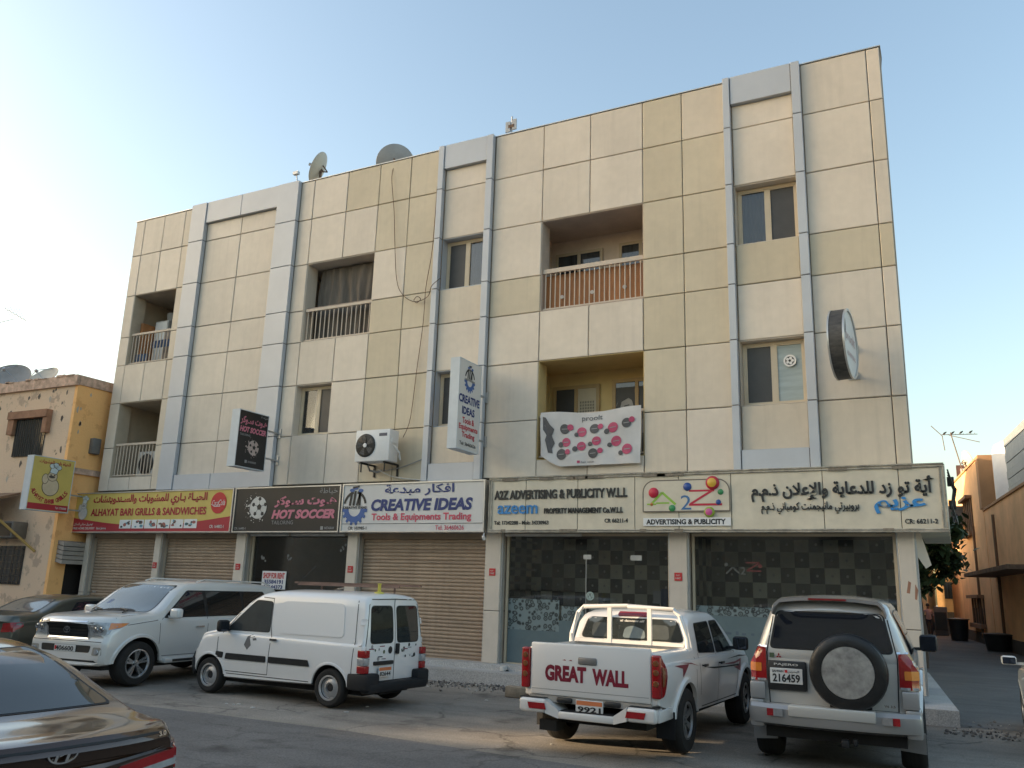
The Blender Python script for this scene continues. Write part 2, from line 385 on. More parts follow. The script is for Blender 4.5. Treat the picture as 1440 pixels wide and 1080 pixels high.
for k,xs in SEC.items():
    for i,(x0,x1) in enumerate(zip(xs,xs[1:])):
        for j,(z0,z1) in enumerate(zip(LV,LV[1:])):
            q=clipcell(x0,x1,z0,z1)
            if q is None: continue
            a,b,c,d=q; g=.008
            if k in('P1','P2','P3'):
                if j==0: c=4.5
                if j==6: d=11.82
                if c>=d: continue
            mi=1 if (k,i,j) in DARK else 2 if (k,i,j) in MID else 0
            if rnd.random()<.38 and mi<2: mi=3 if mi==0 else 4
            dy=rnd.uniform(-.004,.004); t=rnd.uniform(-.003,.003)
            # slightly bevelled cassette
            xs_=[a+g,b-g]; zs_=[c+g,d-g]; f=.012
            P=[V(xs_[0],FY+.01,zs_[0]),V(xs_[1],FY+.01,zs_[0]),V(xs_[1],FY+.01,zs_[1]),V(xs_[0],FY+.01,zs_[1])]
            Q=[V(xs_[0]+f,FY+dy+t,zs_[0]+f),V(xs_[1]-f,FY+dy-t,zs_[0]+f),V(xs_[1]-f,FY+dy-t,zs_[1]-f),V(xs_[0]+f,FY+dy+t,zs_[1]-f)]
            S=[p+V(0,.03,0) for p in P]
            pan.face(Q,mi)
            for n in range(4):
                pan.face([P[n],P[(n+1)%4],Q[(n+1)%4],Q[n]],mi); pan.face([S[n],S[(n+1)%4],P[(n+1)%4],P[n]],mi)
            pan.box(a,b,FY+.045,FY+.06,c,d,5)
            back.box(a,b,FY+.062,16.62,c,d)
for x0,x1 in ((-19.08,-18.5),(-15.78,-15.06),(-10.58,-10.42),(-9.23,-9.04),(-3.56,-3.41),(-2.18,-2.0)): back.box(x0,x1,FY+.062,16.62,4.14,12.42)
obj('cladding',pan,[M_light,M_dark,M_mid,M_light2,M_dark2,M_joint],B)
back.box(-21.6,-21.36,16.63,26,0.2,12.42); back.box(-21.6,-3,26,26.3,.2,12.42)
back.prism([(-.5,16.63,2.95),(-.74,16.63,2.95),(-1.6,26,2.95),(-1.36,26.3,2.95)],(0,0,9.47))
back.prism([(-.62,19,0),(-.86,19,0),(-1.6,26,0),(-1.36,26.3,0)],(0,0,2.949))
back.box(-21.35,-1.6,16.63,26,11.9,12.1); back.box(-21.35,-1.2,16.63,25.9,2.96,3.2)
obj('wall',back,M_plaster,B)
# parapet coping, thin light metal edge
mb=MB(); mb.box(-21.62,-.48,FY-.015,16.64,12.425,12.445); mb.prism([(-.48,16.64,12.425),(-.74,16.64,12.425),(-1.6,26,12.425),(-1.34,26,12.425)],(0,0,.02)); obj('coping',mb,M_alu,B)
# silver pilasters with joints, cap beams and base beams
PJ=[4.1,5.37,6.68,7.83,8.69,9.99,11.28,12.46]
for x0,x1,dp in ((-19.08,-18.5,.13),(-15.78,-15.06,.13),(-10.58,-10.43,.13),(-9.22,-9.05,.13),(-3.56,-3.42,.13),(-2.17,-2.0,.13)):
    mb=MB()
    for z0,z1 in zip(PJ,PJ[1:]): mb.bbox(x0,x1,FY-dp,16.2,z0+.008,z1-.008,.006,seg=1)
    mb.box(x0+.01,x1-.01,FY-dp+.03,16.2,4.1,12.45,1)
    obj('pilaster',mb,[M_pil,M_joint],B)
for x0,x1,js in ((-18.5,-15.78,(-17.15,)),(-10.43,-9.22,()),(-3.42,-2.17,())):
    for nm,z0,z1 in (('cap_beam',11.82,12.46),('base_beam',4.1,4.5)):
        mb=MB(); xx=[x0+.008,*js,x1-.008]
        for a,b in zip(xx,xx[1:]): mb.bbox(a+.006,b-.006,FY-.10,16.24,z0,z1,.006,seg=1)
        mb.box(x0+.001,x1-.001,FY-.08,16.25,z0+.01,z1-.01,1)
        obj(nm,mb,[M_pil,M_joint],B)
# windows: reveal lining, frame, two sliding panes
wrr=random.Random(5)
def window(x0,x1,z0,z1,kind=0,yw=16.42,par=B):
    mb=MB(); t=.055
    mb.box(x0,x0+t,yw,yw+.08,z0,z1); mb.box(x1-t,x1,yw,yw+.08,z0,z1); mb.box(x0+t,x1-t,yw,yw+.08,z0,z0+t); mb.box(x0+t,x1-t,yw,yw+.08,z1-t,z1)
    xm=(x0+x1)/2; mb.box(xm-.035,xm+.035,yw+.012,yw+.07,z0+t,z1-t)
    fr=obj('window',mb,M_frame,par)
    for s,(a,b) in enumerate(((x0+t,xm-.035),(xm+.035,x1-t))):
        g=MB(); g.box(a,b,yw+.03+.012*s,yw+.04+.012*s,z0+t,z1-t)
        screen=(s==1) if kind==0 else (s==0)
        m=M_glassmesh if screen else M_glassdk
        if not screen: m=glassy('window_glass',(.03,.035,.04),.6)
        if kind==2 and s==1: m=pm('frosted_pane',(.36,.43,.44),.35,var=.18,scale=5,stretch=(.3,1,2))
        obj('pane',g,m,fr)
        sl=MB(); c=.025
        sl.box(a,a+c,yw+.015,yw+.06,z0+t,z1-t); sl.box(b-c,b,yw+.015,yw+.06,z0+t,z1-t); sl.box(a+c,b-c,yw+.015,yw+.06,z0+t,z0+t+c); sl.box(a+c,b-c,yw+.015,yw+.06,z1-t-c,z1-t)
        obj('sash',sl,M_frame,fr)
    cu=MB(); n=24; wd_=(x1-x0-.12)*wrr.choice((.35,.5,.95)); xs0=x0+.06
    for k in range(n):
        a_,b_=xs0+wd_*k/n,xs0+wd_*(k+1)/n; cu.face([(a_,yw+.2+.03*math.sin(k*1.9),z0),(b_,yw+.2+.03*math.sin((k+1)*1.9),z0),(b_,yw+.2+.03*math.sin((k+1)*1.9),z1),(a_,yw+.2+.03*math.sin(k*1.9),z1)],0,True)
    obj('curtain',cu,wrr.choice((pm('cream_curtain',(.5,.44,.36),.9,var=.2),pm('grey_blue_curtain',(.25,.28,.32),.9,var=.2))),fr)
    return fr
def reveal(x0,x1,z0,z1,m,y1=16.62):
    mb=MB(); t=.012
    mb.box(x0,x0+t,FY+.02,y1,z0,z1); mb.box(x1-t,x1,FY+.02,y1,z0,z1); mb.box(x0+t,x1-t,FY+.02,y1,z1-t,z1); mb.box(x0+t,x1-t,FY+.02,y1,z0,z0+t)
    obj('window_reveal',mb,m,B)
reveal(-14.6,-13.46,5.37,6.68,M_light); window(-14.58,-13.47,5.39,6.66,0)
reveal(-10.42,-9.23,8.69,9.99,M_pil); window(-10.40,-9.25,8.71,9.97,1)
reveal(-10.42,-9.23,5.37,6.68,M_pil); window(-10.40,-9.25,5.39,6.66,1)
reveal(-3.41,-2.18,8.69,9.99,M_light); window(-3.39,-2.2,8.71,9.97,0)
reveal(-3.41,-2.18,5.37,6.68,M_light); wf=window(-3.39,-2.2,5.39,6.66,2)
mb=MB(); pl=PL((-2.5,16.44,6.25),(1,0,0),(0,0,1))
pl.disc(mb,0,0,.11,.0,0,th=.02); pl.ring(mb,0,0,.085,.12,.025,1)
for k in range(5): a=k*72; pl.disc(mb,.05*math.cos(R_(a)),.05*math.sin(R_(a)),.03,.026,1,seg=8)
obj('extractor_fan',mb,[M_black,M_white],wf)
# balconies
def balcony(x0,x1,z0,z1,mat,depth=1.3,ext=.5):
    mb=MB(); y0,y1=16.62,16.62+depth; a,b=x0-ext,x1+ext*.3
    mb.box(a,b,y1,y1+.1,z0-.1,z1+.1); mb.box(a-.1,a,y0,y1,z0-.1,z1+.1); mb.box(b,b+.1,y0,y1,z0-.1,z1+.1)
    mb.box(a,b,y0,y1,z1,z1+.1); mb.box(a,b,y0,y1,z0-.12,z0-.001)
    # jambs
    t=.012
    mb.box(x0,x0+t,FY+.02,16.62,z0,z1); mb.box(x1-t,x1,FY+.02,16.62,z0,z1); mb.box(x0+t,x1-t,FY+.02,16.62,z1-t,z1); mb.box(x0+t,x1-t,FY+.02,16.62,z0,z0+t)
    obj('balcony_recess',mb,mat,B); return y1
def railing(x0,x1,z0,z1,n,toprail=.03,m=M_rail):
    mb=MB(); y=16.30
    mb.box(x0,x1,y-.03,y+.03,z1-toprail*2,z1); mb.box(x0,x1,y-.015,y+.015,z0+.03,z0+.06)
    for k in range(n): x=x0+(x1-x0)*(k+.5)/n; mb.cyl((x,y,z0+.061),(x,y,z1-toprail*2-.001),.014,6)
    obj('railing',mb,m,B)
y=balcony(-21.2,-19.47,7.83,9.99,M_plaster); railing(-21.18,-19.49,7.845,8.8,13)
y=balcony(-21.2,-19.47,4.52,6.68,M_plaster); railing(-21.18,-19.49,4.54,5.5,13)
mb=MB(); mb.box(-20.4,-19.6,y-.06,y-.001,4.55,5.6); mb.box(-20.35,-19.65,y-.08,y-.062,4.9,5.5,1); obj('balcony_window',mb,[M_frame,M_glassdk],B)
y=balcony(-14.6,-12.43,7.83,9.99,M_light); railing(-14.57,-12.46,7.845,8.74,15,.035)
mb=MB(); mb.box(-14.57,-12.46,16.33,16.5,8.745,8.79); obj('balcony_shelf',mb,pm('worn_sill',(.3,.24,.2),.7,var=.3),B)
y=balcony(-7.76,-5.36,7.83,9.99,M_plasterdk,.85,.3); railing(-7.73,-5.39,7.845,8.83,20,.05)
for a,b,z1 in ((-7.95,-6.75,9.66),(-6.35,-5.3,9.70)):
    mb=MB(); mb.box(a,a+.07,y-.05,y-.001,7.9,z1); mb.box(b-.07,b,y-.05,y-.001,7.9,z1); mb.box(a+.07,b-.07,y-.05,y-.001,z1-.07,z1); xm=(a+b)/2; mb.box(xm-.04,xm+.04,y-.05,y-.001,7.9,z1-.07)
    f=obj('balcony_door',mb,pm('brown_frame',(.42,.34,.24),.5),B)
    mb=MB(); mb.box(a+.07,xm-.04,y-.03,y-.002,7.9,z1-.07); mb.box(xm+.04,b-.07,y-.03,y-.002,7.9,z1-.07); obj('pane',mb,M_glassdk,f)
y=balcony(-7.76,-5.36,4.5,6.68,M_plasteryel,.85,.3); railing(-7.73,-5.39,4.53,5.48,20)
for a,b,z1 in ((-7.95,-6.8,6.38),(-6.5,-5.35,6.44)):
    mb=MB(); mb.box(a,a+.08,y-.05,y-.001,4.6,z1); mb.box(b-.08,b,y-.05,y-.001,4.6,z1); mb.box(a+.08,b-.08,y-.05,y-.001,z1-.08,z1); xm=(a+b)/2; mb.box(xm-.04,xm+.04,y-.05,y-.001,4.6,z1-.08)
    f=obj('balcony_door',mb,pm('ochre_frame',(.40,.28,.13),.5),B)
    mb=MB(); mb.box(a+.08,xm-.04,y-.03,y-.002,4.6,z1-.08); obj('pane',mb,M_glassmesh if a<-7 else M_glassdk,f)
    mb=MB(); mb.box(xm+.04,b-.08,y-.03,y-.002,4.6,z1-.08); obj('pane',mb,pm('cream_door_leaf',(.52,.44,.31),.5,var=.1) if a<-7 else M_glassdk,f)
    if a<-7:
        mb=MB(); pl=PL((0,y-.032,0),(1,0,0),(0,0,1)); random.seed(4)
        for r in range(4):
            for c in range(9): pl.rect(mb,xm+.1+c*.04,5.95-r*.07,xm+.115+c*.04,5.95-r*.07+.05,.002)
        pl.ring(mb,xm+.25,5.6,.05,.12,.003); pl.ring(mb,xm+.37,5.5,.03,.06,.003,seg=12)
        obj('vent_grille',mb,M_black,f)
    else:
        mb=MB(); pl=PL((a+.08,y-.032,0),(1,0,0),(0,0,1)); W_=.95
        pl.rect(mb,0,4.7,.99,6.25,.002,0)
        pl.poly(mb,[(.05,5.2),(.5,5.2),(.42,5.5),(.45,5.62),(.40,5.66),(.42,5.8),(.36,6.0),(.24,6.1),(.1,6.05),(.02,5.85),(.0,5.4)],.004,1)
        pl.poly(mb,[(0,5.75),(.1,6.08),(.25,6.15),(.42,6.05),(.5,5.75),(.44,5.9),(.3,6.0),(.14,5.92),(.06,5.6)],.006,0)
        pl.poly(mb,[(.6,5.2),(.97,5.2),(.95,5.6),(.85,5.5),(.75,5.62),(.62,5.5)],.004,2)
        pl.line(mb,[(.2,5.82),(.32,5.84)],.02,.007,0); pl.line(mb,[(.3,5.5),(.4,5.49)],.025,.007,0)
        obj('poster',mb,[M_black,pm('poster_grey',(.36,.35,.34),.5,var=.2,scale=6),pm('poster_dark_grey',(.14,.13,.13),.5)],f)

# ground-floor shop fronts: pillars, shutters, glass, interiors
for x0,x1 in ((-21.6,-21.44),(-18.84,-18.62),(-15.95,-15.64),(-12.48,-12.2),(-8.82,-8.46),(-4.82,-4.48),(-.82,-.56)):
    mb=MB()
    for z0,z1 in ((.32,1.35),(1.362,2.96)): mb.bbox(x0,x1,16.06,16.5,z0,z1,.008,seg=1)
    mb.box(x0+.01,x1-.01,16.075,16.49,.32,2.96,1)
    mb.box(x0-.03,x0-.001,16.1,16.2,.32,2.96,2); mb.box(x1+.001,x1+.03,16.1,16.2,.32,2.96,2)
    obj('pillar',mb,[M_light,M_joint,M_alu],B)
M_conc2=pm('step_tile',(.50,.49,.46),.5,var=.12,scale=2)
srr=random.Random(41)
M_sh2=pm('worn_shutter_paint',(.37,.27,.19),.6,var=.2,scale=1.5,stretch=(1,1,.4),streak=.3); M_sh3=pm('faded_shutter_paint',(.43,.325,.235),.6,var=.15,scale=2,streak=.3)
for x0,x1 in ((-21.40,-18.88),(-18.58,-15.99),(-12.16,-8.86)):
    mb=MB(); n=int((2.85-.34)/.078); z=.34
    for k in range(n):
        zz=z+k*.078
        jx=srr.uniform(-.003,.003); mi_=1 if srr.random()<.2 else 2 if srr.random()<.1 else 0
        prof=[(0,zz),(-.022,zz+.012),(-.028,zz+.035),(-.022,zz+.058),(0,zz+.07),(0,zz+.078)]
        for (a,b),(c,d) in zip(prof,prof[1:]): mb.face([(x0,16.3+a+jx,b),(x1,16.3+a-jx,b),(x1,16.3+c-jx,d),(x0,16.3+c+jx,d)],mi_)
    mb.box(x0,x1,16.25,16.32,.321,.345); 
    sh=obj('roller_shutter',mb,[M_shutter,M_sh2,M_sh3],B,recalc=True)
    mb=MB(); mb.box(x0,x1,16.2,16.34,z+n*.078,2.95); obj('shutter_box',mb,pm('shutter_housing',(.36,.27,.19),.6),sh)
    mb=MB(); xm=x0+.12; mb.box(xm,xm+.14,16.255,16.268,1.35,1.40); obj('lock',mb,M_steel,sh)
# shop glass
M_shopglass=glassy('shop_glass',(.015,.018,.018),.72)
M_frost=pm('frosted_film',(.125,.17,.18),.35,var=.12,scale=2)
def circles_mat():
    m=bpy.data.materials.new('frosted_circle_film'); m.use_nodes=True; t=m.node_tree; p=t.nodes['Principled BSDF']; p.inputs['Roughness'].default_value=.3
    g=t.nodes.new('ShaderNodeNewGeometry'); v=t.nodes.new('ShaderNodeTexVoronoi'); v.inputs['Scale'].default_value=11; v.feature='F1'
    sw=t.nodes.new('ShaderNodeMapping'); sw.inputs['Scale'].default_value=(1,0,1); t.links.new(g.outputs['Position'],sw.inputs[0]); t.links.new(sw.outputs[0],v.inputs[0])
    r=t.nodes.new('ShaderNodeValToRGB'); e=r.color_ramp.elements; e[0].position=.0; e[0].color=(.17,.21,.21,1); e[1].position=.62; e[1].color=(.2,.25,.25,1)
    for ps,c in ((.12,.03),(.2,.19),(.27,.19),(.34,.035),(.44,.03),(.52,.16)): q=e.new(ps); q.color=(c*.9,c*1.1,c*1.1,1)
    mu=t.nodes.new('ShaderNodeMath'); mu.operation='MULTIPLY'; mu.inputs[1].default_value=1.0; t.links.new(v.outputs['Distance'],mu.inputs[0]); t.links.new(mu.outputs[0],r.inputs[0]); t.links.new(r.outputs[0],p.inputs['Base Color'])
    return m
M_circ=circles_mat()
def checker_mat():
    m=bpy.data.materials.new('checker_wallpaper'); m.use_nodes=True; t=m.node_tree; p=t.nodes['Principled BSDF']; p.inputs['Roughness'].default_value=.4
    N=t.nodes.new; Lk=t.links.new
    g=N('ShaderNodeNewGeometry'); mp=N('ShaderNodeMapping'); mp.inputs['Location'].default_value=(.13,.3,.1); mp.inputs['Scale'].default_value=(3.6,3.6,3.3); Lk(g.outputs['Position'],mp.inputs[0])
    c=N('ShaderNodeTexChecker'); c.inputs['Scale'].default_value=1.0; c.inputs['Color1'].default_value=(.85,.82,.62,1); c.inputs['Color2'].default_value=(.15,.13,.095,1); Lk(mp.outputs[0],c.inputs[0])
    fl=N('ShaderNodeVectorMath'); fl.operation='FLOOR'; Lk(mp.outputs[0],fl.inputs[0]); wn=N('ShaderNodeTexWhiteNoise'); Lk(fl.outputs[0],wn.inputs[0])
    mr=N('ShaderNodeMapRange'); mr.inputs[3].default_value=.45; mr.inputs[4].default_value=1.25; Lk(wn.outputs[0],mr.inputs[0])
    x=N('ShaderNodeVectorMath'); x.operation='SCALE'; Lk(c.outputs[0],x.inputs[0]); Lk(mr.outputs[0],x.inputs['Scale'])
    fr=N('ShaderNodeVectorMath'); fr.operation='FRACTION'; Lk(mp.outputs[0],fr.inputs[0]); sx=N('ShaderNodeSeparateXYZ'); Lk(fr.outputs[0],sx.inputs[0])
    cx=N('ShaderNodeCombineXYZ'); Lk(sx.outputs[0],cx.inputs[0]); Lk(sx.outputs[2],cx.inputs[1]); ds=N('ShaderNodeVectorMath'); ds.operation='DISTANCE'; ds.inputs[1].default_value=(.5,.5,0); Lk(cx.outputs[0],ds.inputs[0])
    lt=N('ShaderNodeMath'); lt.operation='LESS_THAN'; lt.inputs[1].default_value=.09; Lk(ds.outputs['Value'],lt.inputs[0])
    y=N('ShaderNodeMix'); y.data_type='RGBA'; y.inputs[7].default_value=(.6,.58,.5,1); Lk(lt.outputs[0],y.inputs[0]); Lk(x.outputs[0],y.inputs[6]); Lk(y.outputs[2],p.inputs['Base Color']); return m
M_check=checker_mat()
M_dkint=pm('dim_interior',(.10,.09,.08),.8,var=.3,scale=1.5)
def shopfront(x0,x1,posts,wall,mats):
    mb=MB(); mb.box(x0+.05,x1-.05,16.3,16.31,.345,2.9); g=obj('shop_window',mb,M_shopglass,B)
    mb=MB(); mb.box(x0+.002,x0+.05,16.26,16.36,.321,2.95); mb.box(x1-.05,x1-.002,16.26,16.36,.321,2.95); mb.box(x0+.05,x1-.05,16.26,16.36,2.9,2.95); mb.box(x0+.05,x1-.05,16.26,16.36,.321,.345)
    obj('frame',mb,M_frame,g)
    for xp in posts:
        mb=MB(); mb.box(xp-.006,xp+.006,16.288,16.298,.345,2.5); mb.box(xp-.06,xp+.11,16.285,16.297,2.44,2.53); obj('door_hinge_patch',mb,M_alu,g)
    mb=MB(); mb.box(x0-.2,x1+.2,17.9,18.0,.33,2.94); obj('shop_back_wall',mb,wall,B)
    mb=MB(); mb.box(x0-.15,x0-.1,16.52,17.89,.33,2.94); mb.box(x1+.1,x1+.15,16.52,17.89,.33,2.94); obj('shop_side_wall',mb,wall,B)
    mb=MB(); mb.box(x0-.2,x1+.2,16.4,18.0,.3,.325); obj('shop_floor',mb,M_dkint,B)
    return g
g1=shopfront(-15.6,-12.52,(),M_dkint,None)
mb=MB(); pl=PL((0,16.42,0),(1,0,0),(0,0,1))
mb.box(-14.6,-12.9,17.0,17.5,.33,1.25); mb.box(-14.0,-13.4,17.6,17.85,1.2,2.0); mb.box(-13.1,-12.8,17.5,17.6,.4,2.4); obj('counter',mb,pm('stored_timber',(.10,.07,.05),.7,var=.3),B)
mb=MB(); pl=PL((0,16.298,0),(1,0,0),(0,0,1))
random.seed(11)
for cx,cz in ((-15.2,2.35),(-14.35,2.36),(-12.8,2.62)):
    for k in range(5): pl.disc(mb,cx+random.uniform(-.09,.09),cz+random.uniform(-.07,.07),random.uniform(.02,.04),.001+.0004*k,seg=7)
obj('torn_sticker',mb,pm('old_sticker',(.17,.17,.165),.6,var=.3,scale=30),g1)
g2=shopfront(-8.42,-4.86,(-6.62,),M_check,None)
g3=shopfront(-4.44,-.86,(),M_check,None)
mb=MB(); pl=PL((0,16.297,0),(1,0,0),(0,0,1)); pl.rect(mb,-8.36,1.0,-7.2,1.62,.001,1); pl.rect(mb,-7.15,1.22,-6.66,1.5,.001,1); pl.rect(mb,-8.36,.35,-4.92,1.0,.001,0); pl.rect(mb,-7.2,1.0,-4.92,1.22,.001,0); pl.rect(mb,-6.55,1.22,-4.92,1.5,.001,1)
obj('frosted_film',mb,[M_frost,M_circ],g2)
mb=MB(); pl.rect(mb,-4.38,.35,-.92,1.45,.001,0); pl.rect(mb,-4.38,1.452,-.92,1.62,.001,1); obj('frosted_film',mb,[M_frost,M_circ],g3)
mb=MB(); random.seed(5); x=-4.3
while x<-1.6:
    h=random.choice((.1,.1,.14)); pl.rect(mb,x,1.12,x+random.uniform(.04,.12),1.12+random.uniform(.03,.07),.004); x+=random.uniform(.1,.17)
obj('film_lettering',mb,pm('film_print',(.09,.12,.15),.5),g3)
mb=MB(); pl.disc(mb,-6.53,1.72,.085,.002,0); pl.ring(mb,-6.53,1.72,.055,.06,.004,1); pl.line(mb,[(-6.57,1.69),(-6.53,1.77),(-6.50,1.68)],.012,.004,1); obj('door_sticker',mb,[pm('pale_sticker',(.45,.55,.5),.5),M_black],g2)
mb=MB(); pl.rect(mb,-5.68,2.43,-5.45,2.53,.002); obj('push_plate',mb,M_alu,g2)
mb=MB(); PL((0,16.296,0),(1,0,0),(0,0,1)); mb.box(-5.32,-4.98,16.6,16.9,1.62,1.86); mb.cyl((-5.05,16.55,1.4),(-5.05,16.55,1.9),.1,12,1); obj('stacked_supplies',mb,[M_offw,pm('blue_bottle',(.03,.07,.18),.3)],B)
# the firm's mark on the dim wall of the right-hand shop
mb=MB(); pl=PL((0,16.297,0),(1,0,0),(0,0,1)); bx0=-3.9
pl.line(mb,[(bx0+.1,2.22),(bx0+.22,2.33),(bx0+.34,2.22)],.03,.002,0); txt(mb,'2',pl,bx0+.36,2.2,bx0+.46,2.34,.002,0); pl.line(mb,[(bx0+.46,2.42),(bx0+.72,2.42),(bx0+.47,2.27),(bx0+.74,2.27)],.025,.002,1)
pl.disc(mb,bx0+.1,2.38,.035,.003,0,seg=12); pl.disc(mb,bx0+.72,2.36,.035,.003,1,seg=12)
obj('window_logo',mb,[pm('faded_grey_film',(.10,.10,.09),.5),pm('faded_red_film',(.16,.035,.03),.5)],g3)
# kickplate below shops + drain pipe stub
mb=MB(); mb.bbox(-8.16,-8.06,15.6,15.76,.22,.32,.02); mb.cyl((-8.05,15.74,.2),(-8.05,15.70,.2),.045,12,1); obj('drain_outlet',mb,[M_offw,M_black],B)
# torn panel at the corner pillar
mb=MB(); mb.prism([(-.54,16.1,2.95),(-.46,16.15,2.95),(-.33,16.2,2.42),(-.42,16.2,2.36),(-.53,16.12,2.55)],(0,.02,0)); obj('torn_panel',mb,M_mid,B)
for z in (1.9,): 
    mb=MB(); pl=PL((-.66,16.06,0),(1,0,0),(0,0,1)); pl.poly(mb,[(-.08,1.95),(-.04,2.15),(0,2.12),(-.03,1.94)],.002); pl.poly(mb,[(.04,1.85),(.06,2.1),(.1,2.0),(.07,1.84)],.002); obj('paint_scrape',mb,pm('rust_scrape',(.33,.16,.1),.8),B)
# ---------------------------------------------------------------- shop signs
M_yel=pm('sign_yellow',(.64,.49,.13),.4,var=.06); M_signred=pm('sign_red',(.42,.03,.045),.4,var=.06); M_signdk=pm('sign_charcoal',(.018,.017,.018),.35,var=.1)
M_signwh=pm('sign_white',(.66,.64,.61),.45,var=.07,scale=1.2,stretch=(1,1,.4)); M_pink=pm('sign_pink',(.62,.20,.27),.45); M_blue=pm('sign_blue',(.015,.035,.17),.45); M_blue2=pm('letter_blue',(.04,.24,.56),.4)
M_pinkred=pm('sign_pink_red',(.60,.08,.13),.45); M_ltblack=pm('letter_black',(.02,.02,.02),.45); M_ltgrey=pm('sign_grey',(.30,.30,.30),.5); M_sgl=pm('sign_beige',(.66,.59,.46),.45,var=.1,scale=1.5,fine=.03,bscale=6)
SP=PL((0,15.8,0),(1,0,0),(0,0,1))
def signbox(name,label,x0,x1,z0,z1,face,group='shop signs along the facade'):
    t=thing(name,label,'sign',((x0+x1)/2,16.0,z0),0,group)
    mb=MB(); mb.box(x0+.03,x1-.03,15.805,16.195,z0+.03,z1-.03); obj('sign_face',mb,face,t)
    mb=MB(); mb.box(x0,x1,15.78,16.195,z1-.03,z1); mb.box(x0,x1,15.78,16.195,z0,z0+.03); mb.box(x0,x0+.03,15.78,16.195,z0+.03,z1-.03); mb.box(x1-.03,x1,15.78,16.195,z0+.03,z1-.03)
    obj('sign_frame',mb,M_alu,t); return t
def L(name,fn,mats,t):
    mb=MB(); fn(mb); return obj(name,mb,mats,t)
SG=None
# A: grill restaurant sign
t=signbox('shop_sign','long yellow and red sign of the grill and sandwich shop over the left shutters',-21.95,-15.93,2.95,4.05,M_yel,SG)
def fA(mb):
    top=[(-21.92+6.0*k/30,(3.40-.27*math.sin(math.pi*min(1,k/22))+(.0 if k<22 else .035*(k-22)))) for k in range(31)]
    top=[(x,3.36-.22*math.sin(math.pi*k/30)) for k,(x,_) in enumerate(top)]
    for (xa,za),(xb,zb) in zip(top,top[1:]): SP.poly(mb,[(xa,2.98),(xb,2.98),(xb,zb),(xa,za)],-.002+.001)
L('sign_band',fA,M_signred,t)
L('lettering',lambda mb:(txt(mb,'الحيـاة بـاري للمشويات والسـندويتشات',SP,-21.16,3.66,-16.83,3.97,.004,bold=.035),txt(mb,'ALHAYAT BARI GRILLS & SANDWICHES',SP,-21.2,3.40,-16.82,3.60,.004,bold=.03)),M_signred,t)
L('lettering',lambda mb:(txt(mb,'FREE HOME DELIVERY   Bani Jamra',SP,-21.85,3.02,-20.5,3.10,.004),txt(mb,'توصيل مجاني للمنازل',SP,-21.85,3.12,-21.05,3.22,.004),txt(mb,'CR: 164802-1',SP,-16.65,3.06,-16.16,3.14,.004)),M_offw,t)
def fcoke(mb):
    SP.disc(mb,-16.42,3.69,.27,.003,0); txt(mb,'Coca',SP,-16.64,3.62,-16.43,3.76,.006,1,bold=.0,ital=.35); txt(mb,'Cola',SP,-16.42,3.63,-16.2,3.77,.006,1,bold=0,ital=.35); SP.line(mb,[(-16.66,3.66),(-16.55,3.60),(-16.35,3.61)],.018,.006,1); SP.line(mb,[(-16.46,3.70),(-16.39,3.72)],.015,.006,1)
L('round_logo',fcoke,[M_red,M_white],t)
def ffood(mb):
    rr=random.Random(2)
    for k in range(6):
        x=-19.98+k*.485; SP.rect(mb,x,3.06,x+.455,3.29,.004,0)
        for j in range(6): SP.disc(mb,x+rr.uniform(.08,.38),rr.uniform(3.10,3.25),rr.uniform(.03,.075),.005+.0006*j,1+(j+k)%4,seg=7,ry=rr.uniform(.02,.05))
L('food_pictures',ffood,[M_white,pm('food_brown',(.16,.08,.06),.6),pm('food_dark',(.05,.07,.07),.6),pm('food_teal',(.15,.32,.38),.6),pm('food_red',(.35,.12,.1),.6)],t)
M_cfl=pm('cartoon_skin',(.62,.50,.34),.5); M_cfo=pm('cartoon_outline',(.09,.07,.06),.5); M_cfh=pm('cartoon_white',(.58,.66,.66),.5)
def chef(mb,pl,cx,cz,s,d=.004):
    E_=lambda x,z,rx,rz,dd,mi:pl.disc(mb,cx+x*s,cz+z*s,rx*s,d+dd,mi,ry=rz*s,seg=18)
    E_(0,-.18,.36,.36,0,1); E_(0,-.18,.335,.335,.001,0)
    E_(-.26,.1,.14,.20,.0012,1); E_(-.26,.1,.12,.18,.0016,0)
    E_(.02,.22,.21,.19,.002,1); E_(.02,.22,.19,.17,.0025,0)
    E_(.0,.20,.13,.05,.003,1); E_(-.05,.27,.03,.03,.003,1); E_(.1,.27,.03,.03,.003,1)
    pl.poly(mb,[(cx+x*s,cz+z*s) for x,z in ((-.13,.36),(.17,.30),(.27,.52),(-.08,.58))],d+.003,1)
    pl.poly(mb,[(cx+x*s,cz+z*s) for x,z in ((-.11,.37),(.16,.32),(.24,.52),(-.06,.57))],d+.0035,2)
    for x,z,r in ((-.05,.62,.12),(.10,.66,.13),(.24,.58,.12)): E_(x,z,r,r*.8,.0038,1)
    for x,z,r in ((-.05,.62,.10),(.10,.66,.11),(.24,.58,.10)): E_(x,z,r,r*.8,.0044,2)
L('cook_picture',lambda mb:chef(mb,SP,-21.54,3.58,.52),[M_offw,pm('print_grey',(.30,.31,.30),.5),M_cfh],t)
